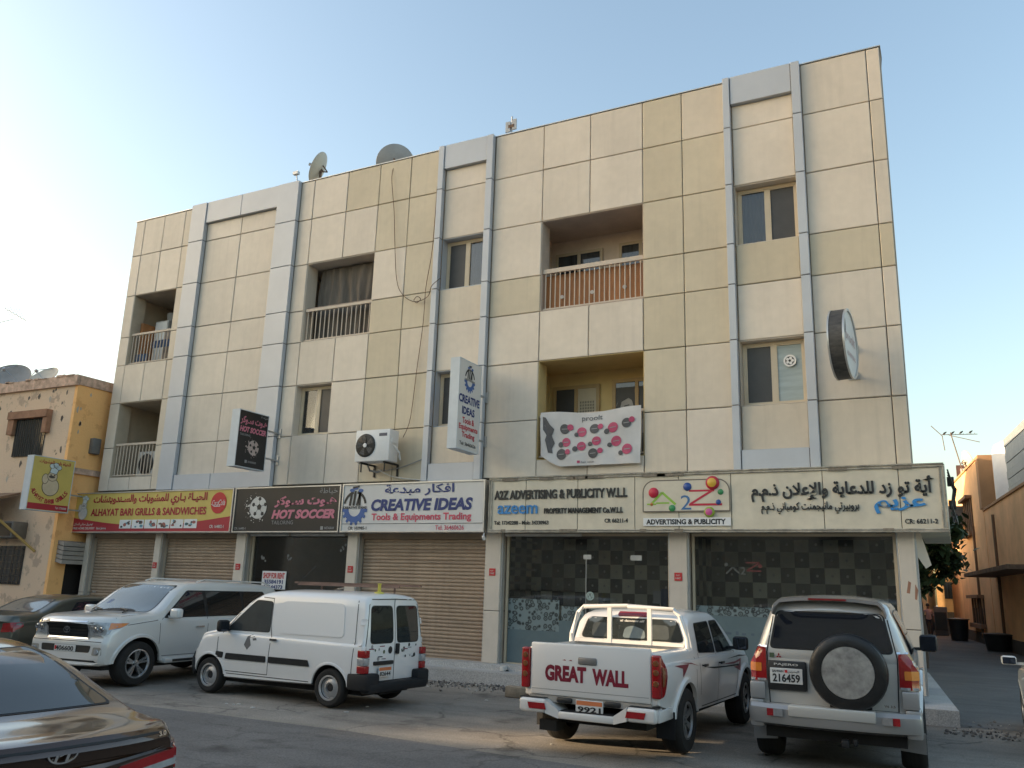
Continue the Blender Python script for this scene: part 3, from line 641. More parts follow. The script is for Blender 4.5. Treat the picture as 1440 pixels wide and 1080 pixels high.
# football drawing
def football(mb,pl,cx,cz,r,d=.004,mw=0,mk=1,seed=1,splash=True,dirx=-1):
    rr=random.Random(seed)
    if splash:
        for k in range(46):
            a=rr.uniform(100,300); l=r*rr.uniform(.9,1.75); x=cx+l*math.cos(R_(a))*1.05*(1 if dirx<0 else -1); z=cz+l*math.sin(R_(a))*.85
            q=r*rr.uniform(.03,.20)*(1.9-l/r); pl.disc(mb,x,z,q,d+.0002*k/46,mw,seg=rr.choice((4,5,6)),ry=q*rr.uniform(.5,1))
    pl.disc(mb,cx,cz,r,d+.001,mw,seg=28)
    pent=lambda x,z,q,a0:pl.poly(mb,[(cx+x+q*math.cos(R_(a0+72*k)),cz+z+q*math.sin(R_(a0+72*k))) for k in range(5)],d+.0016,mk)
    pent(r*.12,r*.05,r*.30,90)
    for k in range(5):
        a=R_(90+72*k); pent(r*.12+r*.74*math.cos(a),r*.05+r*.74*math.sin(a),r*.2,90+72*k+36)
        pl.line(mb,[(cx+r*.12+r*.3*math.cos(a),cz+r*.05+r*.3*math.sin(a)),(cx+r*.12+r*.6*math.cos(a),cz+r*.05+r*.6*math.sin(a))],r*.035,d+.0018,mk)
# B: tailor
t=signbox('shop_sign','black tailor sign with a football and pink lettering beside the yellow sign',-15.87,-12.57,2.95,4.05,M_signdk,SG)
L('football_picture',lambda mb:football(mb,SP,-15.08,3.55,.27),[M_offw,M_signdk],t)
L('lettering',lambda mb:(txt(mb,'هـوت سـوكر',SP,-14.57,3.54,-12.68,3.82,.004,bold=.045),txt(mb,'HOT SOCCER',SP,-14.63,3.27,-12.71,3.49,.004,bold=.055,ital=.25)),M_pink,t)
L('lettering',lambda mb:(txt(mb,'خياطة',SP,-13.2,3.83,-12.67,3.99,.004,bold=.0),txt(mb,'TAILORING',SP,-14.61,3.14,-13.94,3.23,.004,bold=0),txt(mb,'CR: 16480-1',SP,-15.8,3.02,-15.42,3.08,.004),txt(mb,'INSTAGRAM',SP,-12.98,3.02,-12.70,3.08,.004),SP.rect(mb,-13.1,3.01,-13.02,3.09,.004)),M_ltgrey,t)
# C: tools
def emblem(mb,pl,cx,cz,w,h,d=.004,mb_=0,mk=1):
    P=lambda x,z:(cx+x*w,cz+z*h)
    # lower half gear
    for k in range(8):
        a=R_(187+k*23.5); x,z=.40*math.cos(a),-.10+.36*math.sin(a); dx,dz=math.cos(a),math.sin(a)
        pl.poly(mb,[P(x-.05*dz,z+.05*dx),P(x+.10*dx-.04*dz,z+.09*dz+.04*dx),P(x+.10*dx+.04*dz,z+.09*dz-.04*dx),P(x+.05*dz,z-.05*dx)],d,mb_)
    def arc(r0,r1,a0,a1,z0,mi,n=16):
        for k in range(n):
            a,b=R_(a0+(a1-a0)*k/n),R_(a0+(a1-a0)*(k+1)/n)
            pl.poly(mb,[P(r0*math.cos(a),z0+.9*r0*math.sin(a)),P(r1*math.cos(a),z0+.9*r1*math.sin(a)),P(r1*math.cos(b),z0+.9*r1*math.sin(b)),P(r0*math.cos(b),z0+.9*r0*math.sin(b))],d+.0005,mi)
    arc(.24,.42,183,357,-.10,mb_); arc(.38,.46,12,80,-.05,mk); arc(.38,.46,100,168,-.05,mk)
    txt(mb,'CREATIVE IDEAS',pl,cx-.47*w,cz-.115*h,cx+.47*w,cz-.045*h,d+.001,mk,bold=.03)
    for x0,x1 in ((-.22,-.08),(-.06,.0),(.08,.12),(.2,.1)): pl.line(mb,[P(x0*.9,-.03),P(x1*1.7,.36)],.085*w,d+.001,mk)
    for x,z in ((-.14,.38),(0,.44),(.2,.37)): pl.disc(mb,*P(x,z),.10*w,d+.0012,mb_,ry=.05*h,seg=8)
    pl.poly(mb,[P(-.12,.42),P(.14,.46),P(.14,.50),P(-.12,.48)],d+.0015,mk)
t=signbox('shop_sign','white tool shop sign with a blue gear emblem and CREATIVE IDEAS in blue',-12.52,-8.74,2.95,4.06,M_signwh,SG)
L('emblem',lambda mb:emblem(mb,SP,-12.15,3.58,.72,.86),[pm('emblem_blue',(.05,.12,.34),.45),M_ltblack],t)
L('lettering',lambda mb:(txt(mb,'افكار مبدعة',SP,-11.34,3.75,-9.51,4.01,.004,bold=.025),txt(mb,'CREATIVE IDEAS',SP,-11.69,3.42,-9.04,3.69,.004,bold=.045,ital=.15)),M_blue,t)
L('lettering',lambda mb:(txt(mb,'Tools & Equipments Trading',SP,-11.66,3.17,-9.06,3.37,.004,bold=.03),txt(mb,'Tel: 36460626',SP,-9.95,3.0,-9.23,3.1,.004,bold=.01)),M_pinkred,t)
L('lettering',lambda mb:(txt(mb,'CR: 102985-1',SP,-12.3,3.01,-11.78,3.08,.004),SP.rect(mb,-12.48,3.135,-8.78,3.145,.004)),M_ltblack,t)
# D: advertising
x0,x1=-8.66,.0
t=thing('shop_sign','long beige advertising agency sign with raised black letters, wrapping the right corner','sign',((x0+x1)/2,16.0,2.94))
mb=MB(); xs=[x0,-7.78,-6.62,-5.42,-4.55,-3.56,-1.95,-.72,x1]
for a,b in zip(xs,xs[1:]):
    mb.bbox(a+.006,b-.006,15.80,16.195,2.97,4.07,.006,seg=1)
mb.box(x0+.01,x1-.01,15.815,16.19,2.98,4.06,1)
mb.bbox(-.48,-.01,16.196,19.4,2.97,4.07,.006,seg=1)
obj('sign_face',mb,[M_sgl,M_joint],t)
def chan(mb):
    for z in (4.03,4.075,2.985,2.95): mb.tube([(x0+.02,15.785,z),(x1-.02,15.785,z)],.016,6)
    for i,x in enumerate((x0+.03,x0+.09,x1-.03,x1-.09)): mb.tube([(x,15.785,2.98+.03*(i%2)),(x,15.785,4.05-.03*(i%2))],.014,6)
    rr=random.Random(9)
    for k in range(16):
        x=rr.uniform(x0+.3,x1-.3); z=rr.choice((4.03,2.985)); mb.box(x,x+rr.uniform(.08,.4),15.765,15.775,z-.025,z+.02,1)
obj('border_tube',(lambda m:(chan(m),m)[1])(MB()),[pm('grimy_tube',(.42,.38,.31),.6,var=.5,scale=7),pm('grime',(.26,.22,.17),.8,var=.4,scale=10)],t)
TH=.025
L('lettering',lambda mb:(txt(mb,'A2Z ADVERTISING & PUBLICITY W.L.L',SP,-8.51,3.62,-5.57,3.81,.002,bold=.03,th=TH),txt(mb,'PROPERTY MANAGEMENT Co.W.L.L',SP,-7.35,3.32,-5.66,3.43,.002,bold=.02,th=TH),txt(mb,'CR 66211-4',SP,-6.04,3.13,-5.56,3.21,.002,th=.01),txt(mb,'Tel: 17342288 - Mob: 34330963',SP,-8.5,3.10,-7.25,3.18,.002,th=.01),
  txt(mb,'أية تو زد للدعاية والإعلان ذ.م.م',SP,-3.19,3.48,-.18,3.88,.002,bold=.03,th=TH),txt(mb,'بروبيرتي مانيجمنت كومباني ذ.م.م',SP,-3.02,3.26,-1.37,3.47,.002,bold=.01,th=TH),txt(mb,'CR: 66211-2',SP,-.67,3.08,-.17,3.16,.002,th=.01)),M_ltblack,t)
L('lettering',lambda mb:(txt(mb,'azeem',SP,-8.42,3.32,-7.5,3.5,.002,bold=.012,th=TH),),M_blue2,t)
L('lettering',lambda mb:txt(mb,'عزيم',SP,-1.13,3.25,-.33,3.53,.002,bold=.03,th=TH),M_blue2,t)
lb=thing('logo_board','rounded A2Z logo board with coloured balls mounted on the beige sign','sign board',(-4.4,15.79,3.07))
def rrect(x0,y0,x1,y1,r,n=6,corners=(1,1,1,1)):
    pts=[]
    for (cx,cy,a),f in zip(((x1-r,y0+r,-90),(x1-r,y1-r,0),(x0+r,y1-r,90),(x0+r,y0+r,180)),corners):
        if f: pts+=[(cx+r*math.cos(R_(a+90*k/n)),cy+r*math.sin(R_(a+90*k/n))) for k in range(n+1)]
        else: pts.append(({-90:(x1,y0),0:(x1,y1),90:(x0,y1),180:(x0,y0)})[a])
    return pts
def lbf(mb):
    pts=rrect(-5.24,3.33,-3.58,3.92,.22,corners=(0,1,1,0)); SP.poly(mb,pts,.012,0,th=.02); SP.line(mb,pts+[pts[0]],.022,.034,1); SP.rect(mb,-5.24,3.06,-3.57,3.21,.012,2,th=.02)
obj('board',(lambda m:(lbf(m),m)[1])(MB()),[M_sgl,pm('board_edge',(.16,.13,.10),.5),M_white],lb)
M_green=pm('letter_green',(.30,.52,.06),.4); M_lred=pm('letter_red',(.52,.02,.05),.4)
L('lettering',lambda mb:(SP.line(mb,[(-5.16,3.47),(-4.98,3.47)],.03,.036,0),SP.line(mb,[(-5.1,3.45),(-4.86,3.69),(-4.6,3.46)],.045,.037,0),SP.line(mb,[(-4.98,3.49),(-4.72,3.49)],.03,.036,0),
   txt(mb,'2',SP,-4.5,3.36,-4.3,3.63,.036,1,bold=0),SP.line(mb,[(-4.34,3.71),(-3.86,3.71)],.035,.036,2),SP.line(mb,[(-3.9,3.71),(-4.32,3.46)],.04,.037,2),SP.line(mb,[(-4.34,3.45),(-3.72,3.45)],.04,.036,2)),[M_green,pm('letter_teal_blue',(.05,.16,.36),.4),M_lred],lb)
L('lettering',lambda mb:txt(mb,'ADVERTISING & PUBLICITY',SP,-5.18,3.085,-3.66,3.185,.036,bold=.04),M_ltblack,lb)
def ball(x,z,r,m,ring=None):
    mb=MB(); M=Matrix.Translation((x,15.8-.034,z))@Matrix.Rotation(R_(90),4,'X')
    mb.lathe([(r,0),(r*.95,r*.2),(r*.75,r*.38),(r*.4,r*.5),(0,r*.54)],20,M)
    if ring: mb.lathe([(r*.66,r*.47),(r*.45,r*.56),(0,r*.6)],18,M,1)
    obj('ball',mb,[m,ring or m],lb)
ball(-5.03,3.69,.10,M_lred); ball(-4.37,3.79,.08,pm('ball_blue',(.03,.08,.3),.3)); ball(-3.89,3.85,.13,M_lred,pm('ball_yellow',(.7,.42,.05),.3)); ball(-3.745,3.68,.055,pm('ball_green',(.05,.28,.1),.3)); ball(-4.67,3.39,.065,pm('ball_green',(.05,.28,.1),.3)); ball(-3.96,3.31,.10,pm('ball_lime',(.35,.45,.05),.3),pm('ball_pink',(.6,.1,.3),.3)); ball(-3.79,3.49,.05,pm('ball_blue',(.03,.08,.3),.3)); ball(-5.07,3.47,.03,pm('ball_orange',(.5,.15,.03),.3))
# clutter at the sign's right end
t=tag(recentre(obj('loose_cable_bundle',(lambda m:([m.tube([(.03,16.0+.12*k,4.0-.03*k),(.10+.02*(k%3),16.1+.12*k,3.7),(.05,16.05+.12*k,3.4-.06*k),(.12,16.2+.1*k,3.1+.05*k)],.014,5) for k in range(5)],[m.bbox(.01,.12,16.2,16.35,3.75-.4*k,3.9-.4*k,.01) for k in range(2)],m)[2])(MB()),M_black)),'tangle of dark cables and clips at the right end of the beige sign','cable')
# fluorescent tubes under the signs
for i,(a,b,lab) in enumerate(((-15.5,-14.3,'left fluorescent batten under the black tailor sign'),(-14.2,-12.6,'right fluorescent batten under the black tailor sign'),(-8.38,-6.65,'fluorescent batten inside the top of the left checker shop window'))):
    mb=MB(); mb.bbox(a,b,16.06,16.12,2.88,2.94,.008); tag(recentre(obj('light_batten',mb,M_offw)),lab,'light','fluorescent battens over the shop windows')
mb=MB(); mb.cyl((-8.72,15.75,2.85),(-8.62,15.6,2.80),.035,10); mb.cyl((-8.72,15.75,2.85),(-8.72,15.78,2.93),.015,8); tag(recentre(obj('spot_lamp',mb,M_offw)),'small white spotlight under the right end of the white tool shop sign','lamp')

# blade signs
def blade(name,label,X,y0,y1,z0,z1,th,face,wall=16.2,zb=None,tilt=0,group='blade signs sticking out of the facade'):
    t=thing(name,label,'blade sign',(X,(y0+y1)/2,z0),0,None)
    mb=MB(); mb.box(X-th,X-.004,y0+.02,y1-.02,z0+.02,z1-.02); obj('sign_face',mb,face,t)
    mb=MB(); b=.025
    mb.box(X-th-.004,X+.002,y0,y0+.02,z0,z1); mb.box(X-th-.004,X+.002,y1-.02,y1,z0,z1); mb.box(X-th-.004,X+.002,y0+.02,y1-.02,z0,z0+.02); mb.box(X-th-.004,X+.002,y0+.02,y1-.02,z1-.02,z1)
    obj('sign_casing',mb,pm('casing_paint',(.56,.60,.63),.4,var=.08),t)
    for z in (zb or (z0+.25*(z1-z0),z1-.25*(z1-z0))):
        mb=MB(); xm=X-th/2; mb.box(xm-.02,xm+.02,y1,wall,z-.02,z+.02); mb.box(xm-.08,xm+.08,wall-.03,wall,z-.12,z+.12); obj('bracket',mb,M_steel,t)
    return t
X=-14.9; t=blade('blade_sign','black blade sign with football and pink lettering beside the left silver bay',X,14.68,15.68,4.42,5.8,.24,M_signdk)
BP=PL((X-.004,0,0),(0,1,0),(0,0,1))
L('lettering',lambda mb:(txt(mb,'هـوت سـوكر',BP,14.74,5.44,15.63,5.66,.004,bold=.035),txt(mb,'HOT SOCCER',BP,14.74,5.27,15.62,5.41,.004,bold=.05,ital=.2)),M_pink,t)
L('lettering',lambda mb:(txt(mb,'خياطة',BP,15.4,5.68,15.64,5.75,.004),txt(mb,'TAILORING',BP,14.76,5.18,15.1,5.23,.004),txt(mb,'33300000',BP,15.1,4.55,15.38,4.60,.004),BP.rect(mb,15.0,4.54,15.07,4.61,.004)),M_ltgrey,t)
L('football_picture',lambda mb:football(mb,BP,15.24,4.93,.18,seed=4),[pm('faded_ball',(.52,.42,.38),.5),M_signdk],t)
X=-8.95; t=blade('blade_sign','tall white blade sign of the tool shop with blue gear emblem and red lettering',X,14.85,15.80,4.6,6.55,.22,M_signwh,zb=(4.95,5.95))
BP2=PL((X-.004,0,0),(0,1,0),(0,0,1))
L('emblem',lambda mb:emblem(mb,BP2,15.3,6.17,.46,.58),[pm('emblem_blue',(.05,.12,.34),.45),M_ltblack],t)
L('lettering',lambda mb:(txt(mb,'CREATIVE',BP2,14.88,5.60,15.76,5.78,.004,bold=.04),txt(mb,'IDEAS',BP2,15.03,5.36,15.56,5.53,.004,bold=.04)),M_blue,t)
L('lettering',lambda mb:(txt(mb,'Tools &',BP2,15.06,5.17,15.56,5.30,.004,bold=.03),txt(mb,'Equipments',BP2,14.93,5.0,15.72,5.15,.004,bold=.03),txt(mb,'Trading',BP2,15.06,4.84,15.6,4.99,.004,bold=.03)),pm('sign_bright_red',(.55,.03,.05),.4),t)
L('lettering',lambda mb:txt(mb,'Tel: 36460626',BP2,14.98,4.70,15.66,4.78,.004,bold=.02),M_ltblack,t)
X=-21.55; t=blade('blade_sign','yellow and red blade sign with a drawn cook in front of the old orange house',X,14.12,15.35,3.44,4.88,.26,M_yel,zb=(3.55,3.95))
BP3=PL((X-.004,0,0),(0,1,0),(0,0,1))
L('sign_band',lambda mb:BP3.rect(mb,14.15,3.47,15.32,3.63,.003),M_signred,t)
L('cook_picture',lambda mb:chef(mb,BP3,14.72,4.22,.70),[M_cfl,M_cfo,M_cfh],t)
def curve_txt(mb,s,pl,cx,cz,r,a0,a1,h,d):
    n=len(s)
    for k,ch in enumerate(s):
        if ch==' ': continue
        a=R_(a0+(a1-a0)*(k+.5)/n); x,z=cx+r*math.cos(a),cz+r*math.sin(a); ca,sa=math.cos(a+math.pi/2),math.sin(a+math.pi/2)
        txt(mb,ch,pl,-h*.33,-h/2,h*.33,h/2,d,0,.03,mapf=lambda u,v:pl.p(x+u*ca-v*sa,z+u*sa+v*ca,d))
L('lettering',lambda mb:(txt(mb,'الحياة باري للمشويات',BP3,14.3,4.66,15.22,4.80,.004,bold=.03),curve_txt(mb,'ALHAYAT BARI GRILLS',BP3,14.72,4.25,.55,207,333,.12,.004)),M_signred,t)
L('lettering',lambda mb:txt(mb,'Tel: 17700000',BP3,14.95,3.52,15.28,3.58,.004),M_offw,t)
# round sign
t=thing('round_sign','round white-faced blade sign with a grimy black rim at the right end of the facade','blade sign',(-1.4,15.05,5.47))
rz=R_(-5); M0=Matrix.Translation((-1.40,15.05,6.08))@Matrix.Rotation(rz,4,'Z')@Matrix.Rotation(R_(90),4,'Y')
mb=MB(); mb.lathe([(.60,-.13),(.605,-.125),(.605,.125),(.60,.13)],40,M0); obj('rim',mb,pm('grimy_black_rim',(.03,.03,.03),.6,var=.7,scale=6,stretch=(1,1,3),col2=(.09,.085,.08)),t)
mb=MB(); mb.lathe([(0,.115),(.57,.115)],40,M0); mb.lathe([(0,-.115),(.57,-.115)],40,M0); obj('sign_face',mb,M_signwh,t)
mb=MB(); mb.lathe([(.57,.11),(.57,.14),(.615,.14),(.615,.11)],40,M0); mb.lathe([(.57,-.11),(.57,-.14),(.615,-.14),(.615,-.11)],40,M0); obj('edge_trim',mb,M_alu,t)
pr=(M0.to_3x3()@V(0,0,1)); RP=PL(M0@V(0,0,.117),(M0.to_3x3()@V(0,1,0)),(0,0,1))
L('face_print',lambda mb:(RP.disc(mb,-.40,.25,.10,.004,0,ry=.16,seg=12),txt(mb,'proolt',RP,-.38,-.05,.42,.20,.004,1,bold=.0),txt(mb,'ADVERTISING',RP,-.3,-.25,.4,-.17,.004,1)),[pm('print_charcoal',(.12,.11,.11),.5),pm('faded_rose',(.48,.34,.35),.5)],t)
mb=MB(); mb.box(-1.37,-1.33,15.6,16.2,6.28,6.32); mb.box(-1.37,-1.33,15.6,16.2,5.76,5.80); mb.box(-1.45,-1.25,16.17,16.2,6.22,6.36); mb.box(-1.45,-1.25,16.17,16.2,5.72,5.84); obj('bracket',mb,M_steel,t)

# red number plates on the pillars
for i,(x,z,lab) in enumerate(((-18.73,2.12,'small red plate on the pillar between the two left shutters'),(-15.80,2.13,'small red plate on the pillar left of the dark empty shop'),(-12.34,2.13,'small red plate on the pillar right of the dark empty shop'),(-8.64,2.14,'small red plate on the pillar right of the wide shutter'),(-4.65,2.13,'small red plate on the pillar between the two checkered shops'))):
    mb=MB(); mb.bbox(x-.075,x+.075,16.045,16.058,z-.075,z+.075,.004,seg=1); o=tag(recentre(obj('number_plate',mb,M_red)),lab,'plate','red plates on the shop pillars')
    pl=PL((x,16.045,z),(1,0,0),(0,0,1)); WM[o]=Matrix.Translation(o.location)
    L('lettering',lambda mb:(txt(mb,'FLAT',pl,-.04,.015,.03,.04,.003),txt(mb,'1%d47'%i,pl,-.05,-.045,.05,-.01,.003)),M_offw,o)
# shop for rent
mb=MB(); mb.bbox(-15.18,-14.42,16.27,16.285,1.62,2.05,.003,seg=1); o=tag(recentre(obj('rent_notice',mb,M_white)),'white SHOP FOR RENT notice on the dark empty shop window','notice')
pl=PL((0,16.27,0),(1,0,0),(0,0,1))
L('lettering',lambda mb:txt(mb,'SHOP FOR RENT',pl,-15.14,1.87,-14.46,2.01,.003,bold=.045),M_red,o)
L('lettering',lambda mb:(txt(mb,'35584191',pl,-15.1,1.745,-14.5,1.845,.003,bold=.04),txt(mb,'36644373',pl,-15.1,1.63,-14.5,1.72,.003,bold=.04)),M_blue,o)
# curtain in the upper middle balcony
mb=MB(); n=120; rr=random.Random(6)
def fold(u): return .05*math.sin(u*46+1.2*math.sin(u*7))+.03*math.sin(u*17)
for zi in range(6):
    for k in range(n):
        q=[]
        for a,b in ((k,zi),(k+1,zi),(k+1,zi+1),(k,zi+1)):
            u=a/n; z=8.0+1.93*b/6; q.append((-14.5+2.05*u+.04*math.sin(b*1.3+u*9),16.66+fold(u)*(1.2-.12*b),z))
        mb.face(q,0,True)
bmesh.ops.remove_doubles(mb.bm,verts=mb.bm.verts[:],dist=.0005)
tag(recentre(obj('curtain',mb,M_curtain)),'dark grey curtain drawn across the upper middle balcony','curtain')
# brown boards behind the railing of the upper right balcony
mb=MB(); rr=random.Random(8); x=-7.72
while x<-5.42:
    wd=min(rr.uniform(.22,.4),-5.40-x); mb.box(x,x+wd-.006,16.42+rr.uniform(0,.012),16.445,7.86,8.72,0); x+=wd
for x,z in ((-7.32,8.18),(-6.6,8.2),(-5.85,8.22)): mb.cyl((x,16.42,z),(x,16.405,z),.045,12,1)
tag(recentre(obj('balcony_screen',mb,[M_brownboard,M_offw])),'brown board screen with three white discs behind the upper right railing','screen')
# things stored on the upper left balcony
mb=MB(); mb.bbox(-21.0,-20.45,16.9,17.5,7.84,9.35,.02); o=tag(recentre(obj('refrigerator',mb,M_offw)),'white refrigerator standing on the upper left balcony','refrigerator')
mb=MB(); mb.box(-20.97,-20.48,16.885,16.9,8.75,9.3); mb.box(-20.97,-20.48,16.885,16.9,7.9,8.72); obj('door',mb,M_white,o,)
mb=MB(); mb.lathe([(0,9.351),(.16,9.351),(.19,9.62),(.17,9.64),(0,9.64)],16,Matrix.Translation((-20.62,17.2,0))); tag(recentre(obj('bucket',mb,M_grey)),'grey tub on top of the balcony refrigerator','bucket')
mb=MB(); mb.bbox(-21.14,-21.04,16.5,17.3,7.84,9.2,.01); tag(recentre(obj('plank',mb,M_brownboard)),'brown board leaning beside the balcony refrigerator','board')
mb=MB(); mb.bbox(-20.25,-19.75,16.8,17.4,9.0,9.5,.12,seg=3); tag(recentre(obj('wrapped_bundle',mb,pm('dark_bundle',(.05,.045,.05),.8,var=.4,scale=7))),'dark bundle stacked high on the upper left balcony','bundle')
mb=MB(); mb.bbox(-20.3,-19.7,16.7,17.6,7.84,8.99,.03); tag(recentre(obj('storage_box',mb,pm('cardboard',(.24,.21,.19),.8,var=.3))),'grey storage box under the dark bundle on the upper left balcony','box')
for i,(a,b,c,lab) in enumerate(((-20.35,-19.6,8.3,'blue striped cloth hung inside the upper left railing'),(-21.0,-20.5,7.95,'blue cloth low behind the upper left railing'))):
    mb=MB(); mb.box(a,b,16.36,16.375,c,c+.22); tag(recentre(obj('cloth',mb,pm('blue_cloth',(.03,.07,.16),.8,var=.4,scale=8))),lab,'cloth')
mb=MB(); mb.bbox(-20.75,-19.7,16.7,17.0,4.53,5.32,.03); mb.lathe([(.3,0),(.26,-.02),(0,-.03)],20,Matrix.Translation((-20.35,16.68,4.95))@Matrix.Rotation(R_(-90),4,'X'),1); tag(recentre(obj('condenser_unit',mb,[M_offw,M_black])),'air conditioner standing behind the lower left railing','air conditioner')

# banner hung over the lower right balcony
t=thing('hanging_banner','white salon banner with pink and grey discs hung over the lower right balcony','banner',(-6.5,16.1,4.3))
def ban(u,v):   # u 0..1, v 0..1 -> surface with sag and folds
    x=-7.63+2.25*u; top=5.50-.03*math.sin(u*math.pi)*2+.02*math.sin(u*9); bot=4.31+.02*u
    if u<.22: bot+= .26*(1-u/.22)**1.3
    z=bot+(top-bot)*v; y=16.10-.05*math.sin(u*3.1)*(1-v*.6)-.018*math.sin(u*22+v*3)*(1-v)-.012*math.sin(u*9-v*7)
    return V(x+.05*(1-v)*(.5-u),y,z)
mb=MB(); n=44;q=22
vv=[[mb.bm.verts.new(ban(i/n,j/q)) for j in range(q+1)] for i in range(n+1)]
for i in range(n):
    for j in range(q):
        f=mb.bm.faces.new((vv[i][j],vv[i+1][j],vv[i+1][j+1],vv[i][j+1])); f.smooth=True
obj('cloth',mb,pm('banner_cloth',(.60,.58,.56),.7,var=.1,scale=2.5),t)
def onban(x,z,d=.006):
    u=max(0,min(1,(x+7.63)/2.25)); top=5.50; bot=4.31+(.26*(1-u/.22)**1.3 if u<.22 else 0); v=max(.02,min(.99,(z-bot)/(top-bot))); p=ban(u,v); return p+V(0,-d,0)
def bdisc(mb,x,z,r,mi,d):
    for k in range(18):
        a,b=2*math.pi*k/18,2*math.pi*(k+1)/18
        for r0,r1 in ((.001,.5),(.5,1)): mb.face([onban(x+r*r0*math.cos(a),z+r*r0*math.sin(a),d),onban(x+r*r1*math.cos(a),z+r*r1*math.sin(a),d),onban(x+r*r1*math.cos(b),z+r*r1*math.sin(b),d),onban(x+r*r0*math.cos(b),z+r*r0*math.sin(b),d)],mi)
CI=[(-7.05,5.12,.11,0),(-6.92,5.16,.07,1),(-6.66,5.06,.11,1),(-6.78,5.0,.05,0),(-6.37,5.12,.11,0),(-6.24,5.16,.06,1),(-5.97,5.1,.11,1),(-6.1,5.03,.06,0),(-5.68,5.16,.1,0),(-5.57,5.22,.06,1),(-7.01,4.83,.1,1),(-7.14,4.78,.06,0),(-6.66,4.74,.1,1),(-6.8,4.68,.06,0),(-6.32,4.84,.1,1),(-6.46,4.78,.05,0),(-5.9,4.8,.11,1),(-6.04,4.73,.05,0),(-5.66,4.61,.11,1),(-5.8,4.54,.05,0),(-7.12,4.57,.12,0),(-6.97,4.62,.06,1),(-6.4,4.57,.11,0),(-6.24,4.62,.06,1)]
mb=MB()
for k,(x,z,r,c) in enumerate(CI):
    bdisc(mb,x,z,r,c,.012 if r>.08 else .017)
    if r>.08: mb.face([onban(x-r*.6,z-.012,.02),onban(x+r*.6,z-.005,.02),onban(x+r*.6,z+.012,.02),onban(x-r*.6,z+.006,.02)],2)
for x,z in ((-7.55,5.32),(-7.55,5.1),(-7.5,4.95),(-7.48,4.75)): pass
P=[(-7.57,5.40),(-7.50,5.38),(-7.40,5.22),(-7.30,5.12),(-7.36,4.98),(-7.29,4.82),(-7.36,4.70),(-7.33,4.6),(-7.44,4.62),(-7.52,4.9),(-7.48,5.0),(-7.56,5.12)]
c=(-7.45,4.95)
for a,b in zip(P,P[1:]+P[:1]): mb.face([onban(*c,.012),onban(*a,.012),onban(*b,.012)],0)
txt(mb,'proolt',None,-6.66,5.28,-6.2,5.43,0,0,0,mapf=lambda x,z:onban(x,z,.012)); txt(mb,'hair salon',None,-6.66,4.365,-6.38,4.41,0,0,0,mapf=lambda x,z:onban(x,z,.012))
mb.face([onban(-6.75,4.365,.012),onban(-6.69,4.365,.012),onban(-6.69,4.42,.012),onban(-6.75,4.42,.012)],1)
obj('print',mb,[pm('banner_charcoal',(.085,.085,.09),.6,var=.2,scale=12),pm('banner_pink',(.50,.07,.15),.6,var=.15,scale=9),M_ltgrey],t,recalc=False)
# AC condenser on brackets
t=thing('wall_condenser','white air conditioner condenser on black brackets above the tool shop sign','air conditioner',(-11.6,15.9,4.45))
mb=MB(); mb.bbox(-12.1,-11.15,15.58,15.95,4.53,5.26,.02); obj('casing',mb,M_white,t)
M0=Matrix.Translation((-11.80,15.575,4.90))@Matrix.Rotation(R_(90),4,'X')
mb=MB(); mb.lathe([(.27,.0),(.27,.012),(.255,.02),(0,.0)],28,M0); obj('fan_opening',mb,M_black,t)
mb=MB()
for k in range(5):
    a=k*72
    p=[M0@V(r*math.cos(R_(a+q)),r*math.sin(R_(a+q)),h) for r,q,h in ((.04,0,.02),(.24,14,.024),(.235,52,.016),(.04,40,.014))]; mb.face(p)
mb.lathe([(.05,.02),(.05,.035),(0,.04)],16,M0,1); obj('fan',mb,[pm('fan_grey',(.10,.10,.10),.5),M_white],t)
mb=MB()
for r in (.07,.12,.17,.22): mb.lathe([(r-.003,.03),(r+.003,.03),(r+.003,.034),(r-.003,.034)],28,M0,0,True)
for k in range(12): a=R_(k*30); mb.cyl(M0@V(.05*math.cos(a),.05*math.sin(a),.032),M0@V(.26*math.cos(a),.26*math.sin(a),.032),.003,4)
obj('grille',mb,M_black,t)
mb=MB(); pl=PL((0,15.58,0),(1,0,0),(0,0,1)); pl.rect(mb,-11.44,5.10,-11.22,5.17,.003,0); pl.rect(mb,-11.42,4.98,-11.26,5.03,.003,1); obj('label',mb,[pm('label_navy',(.05,.06,.1),.4),M_white],t)
mb=MB()
for x in (-11.95,-11.3):
    mb=MB(); mb.box(x-.02,x+.02,15.62,16.2,4.49,4.53); mb.box(x-.02,x+.02,16.16,16.2,4.25,4.49); mb.cyl((x,15.66,4.49),(x,15.66,4.3),.02,6); obj('bracket',mb,M_black,t)
mb=MB(); mb.box(-11.149,-11.12,15.66,15.85,4.95,5.05); obj('valve_cover',mb,M_white,t)
mb=MB(); mb.tube([(-11.14,15.75,4.9),(-11.05,15.85,4.75),(-11.08,15.95,4.6),(-11.14,15.98,4.7)],.02,6); mb.tube([(-11.95,15.9,4.52),(-11.95,16.0,4.38),(-11.8,16.1,4.36),(-11.7,16.15,4.4)],.03,6,1); obj('pipework',mb,[M_white,M_grey],t)
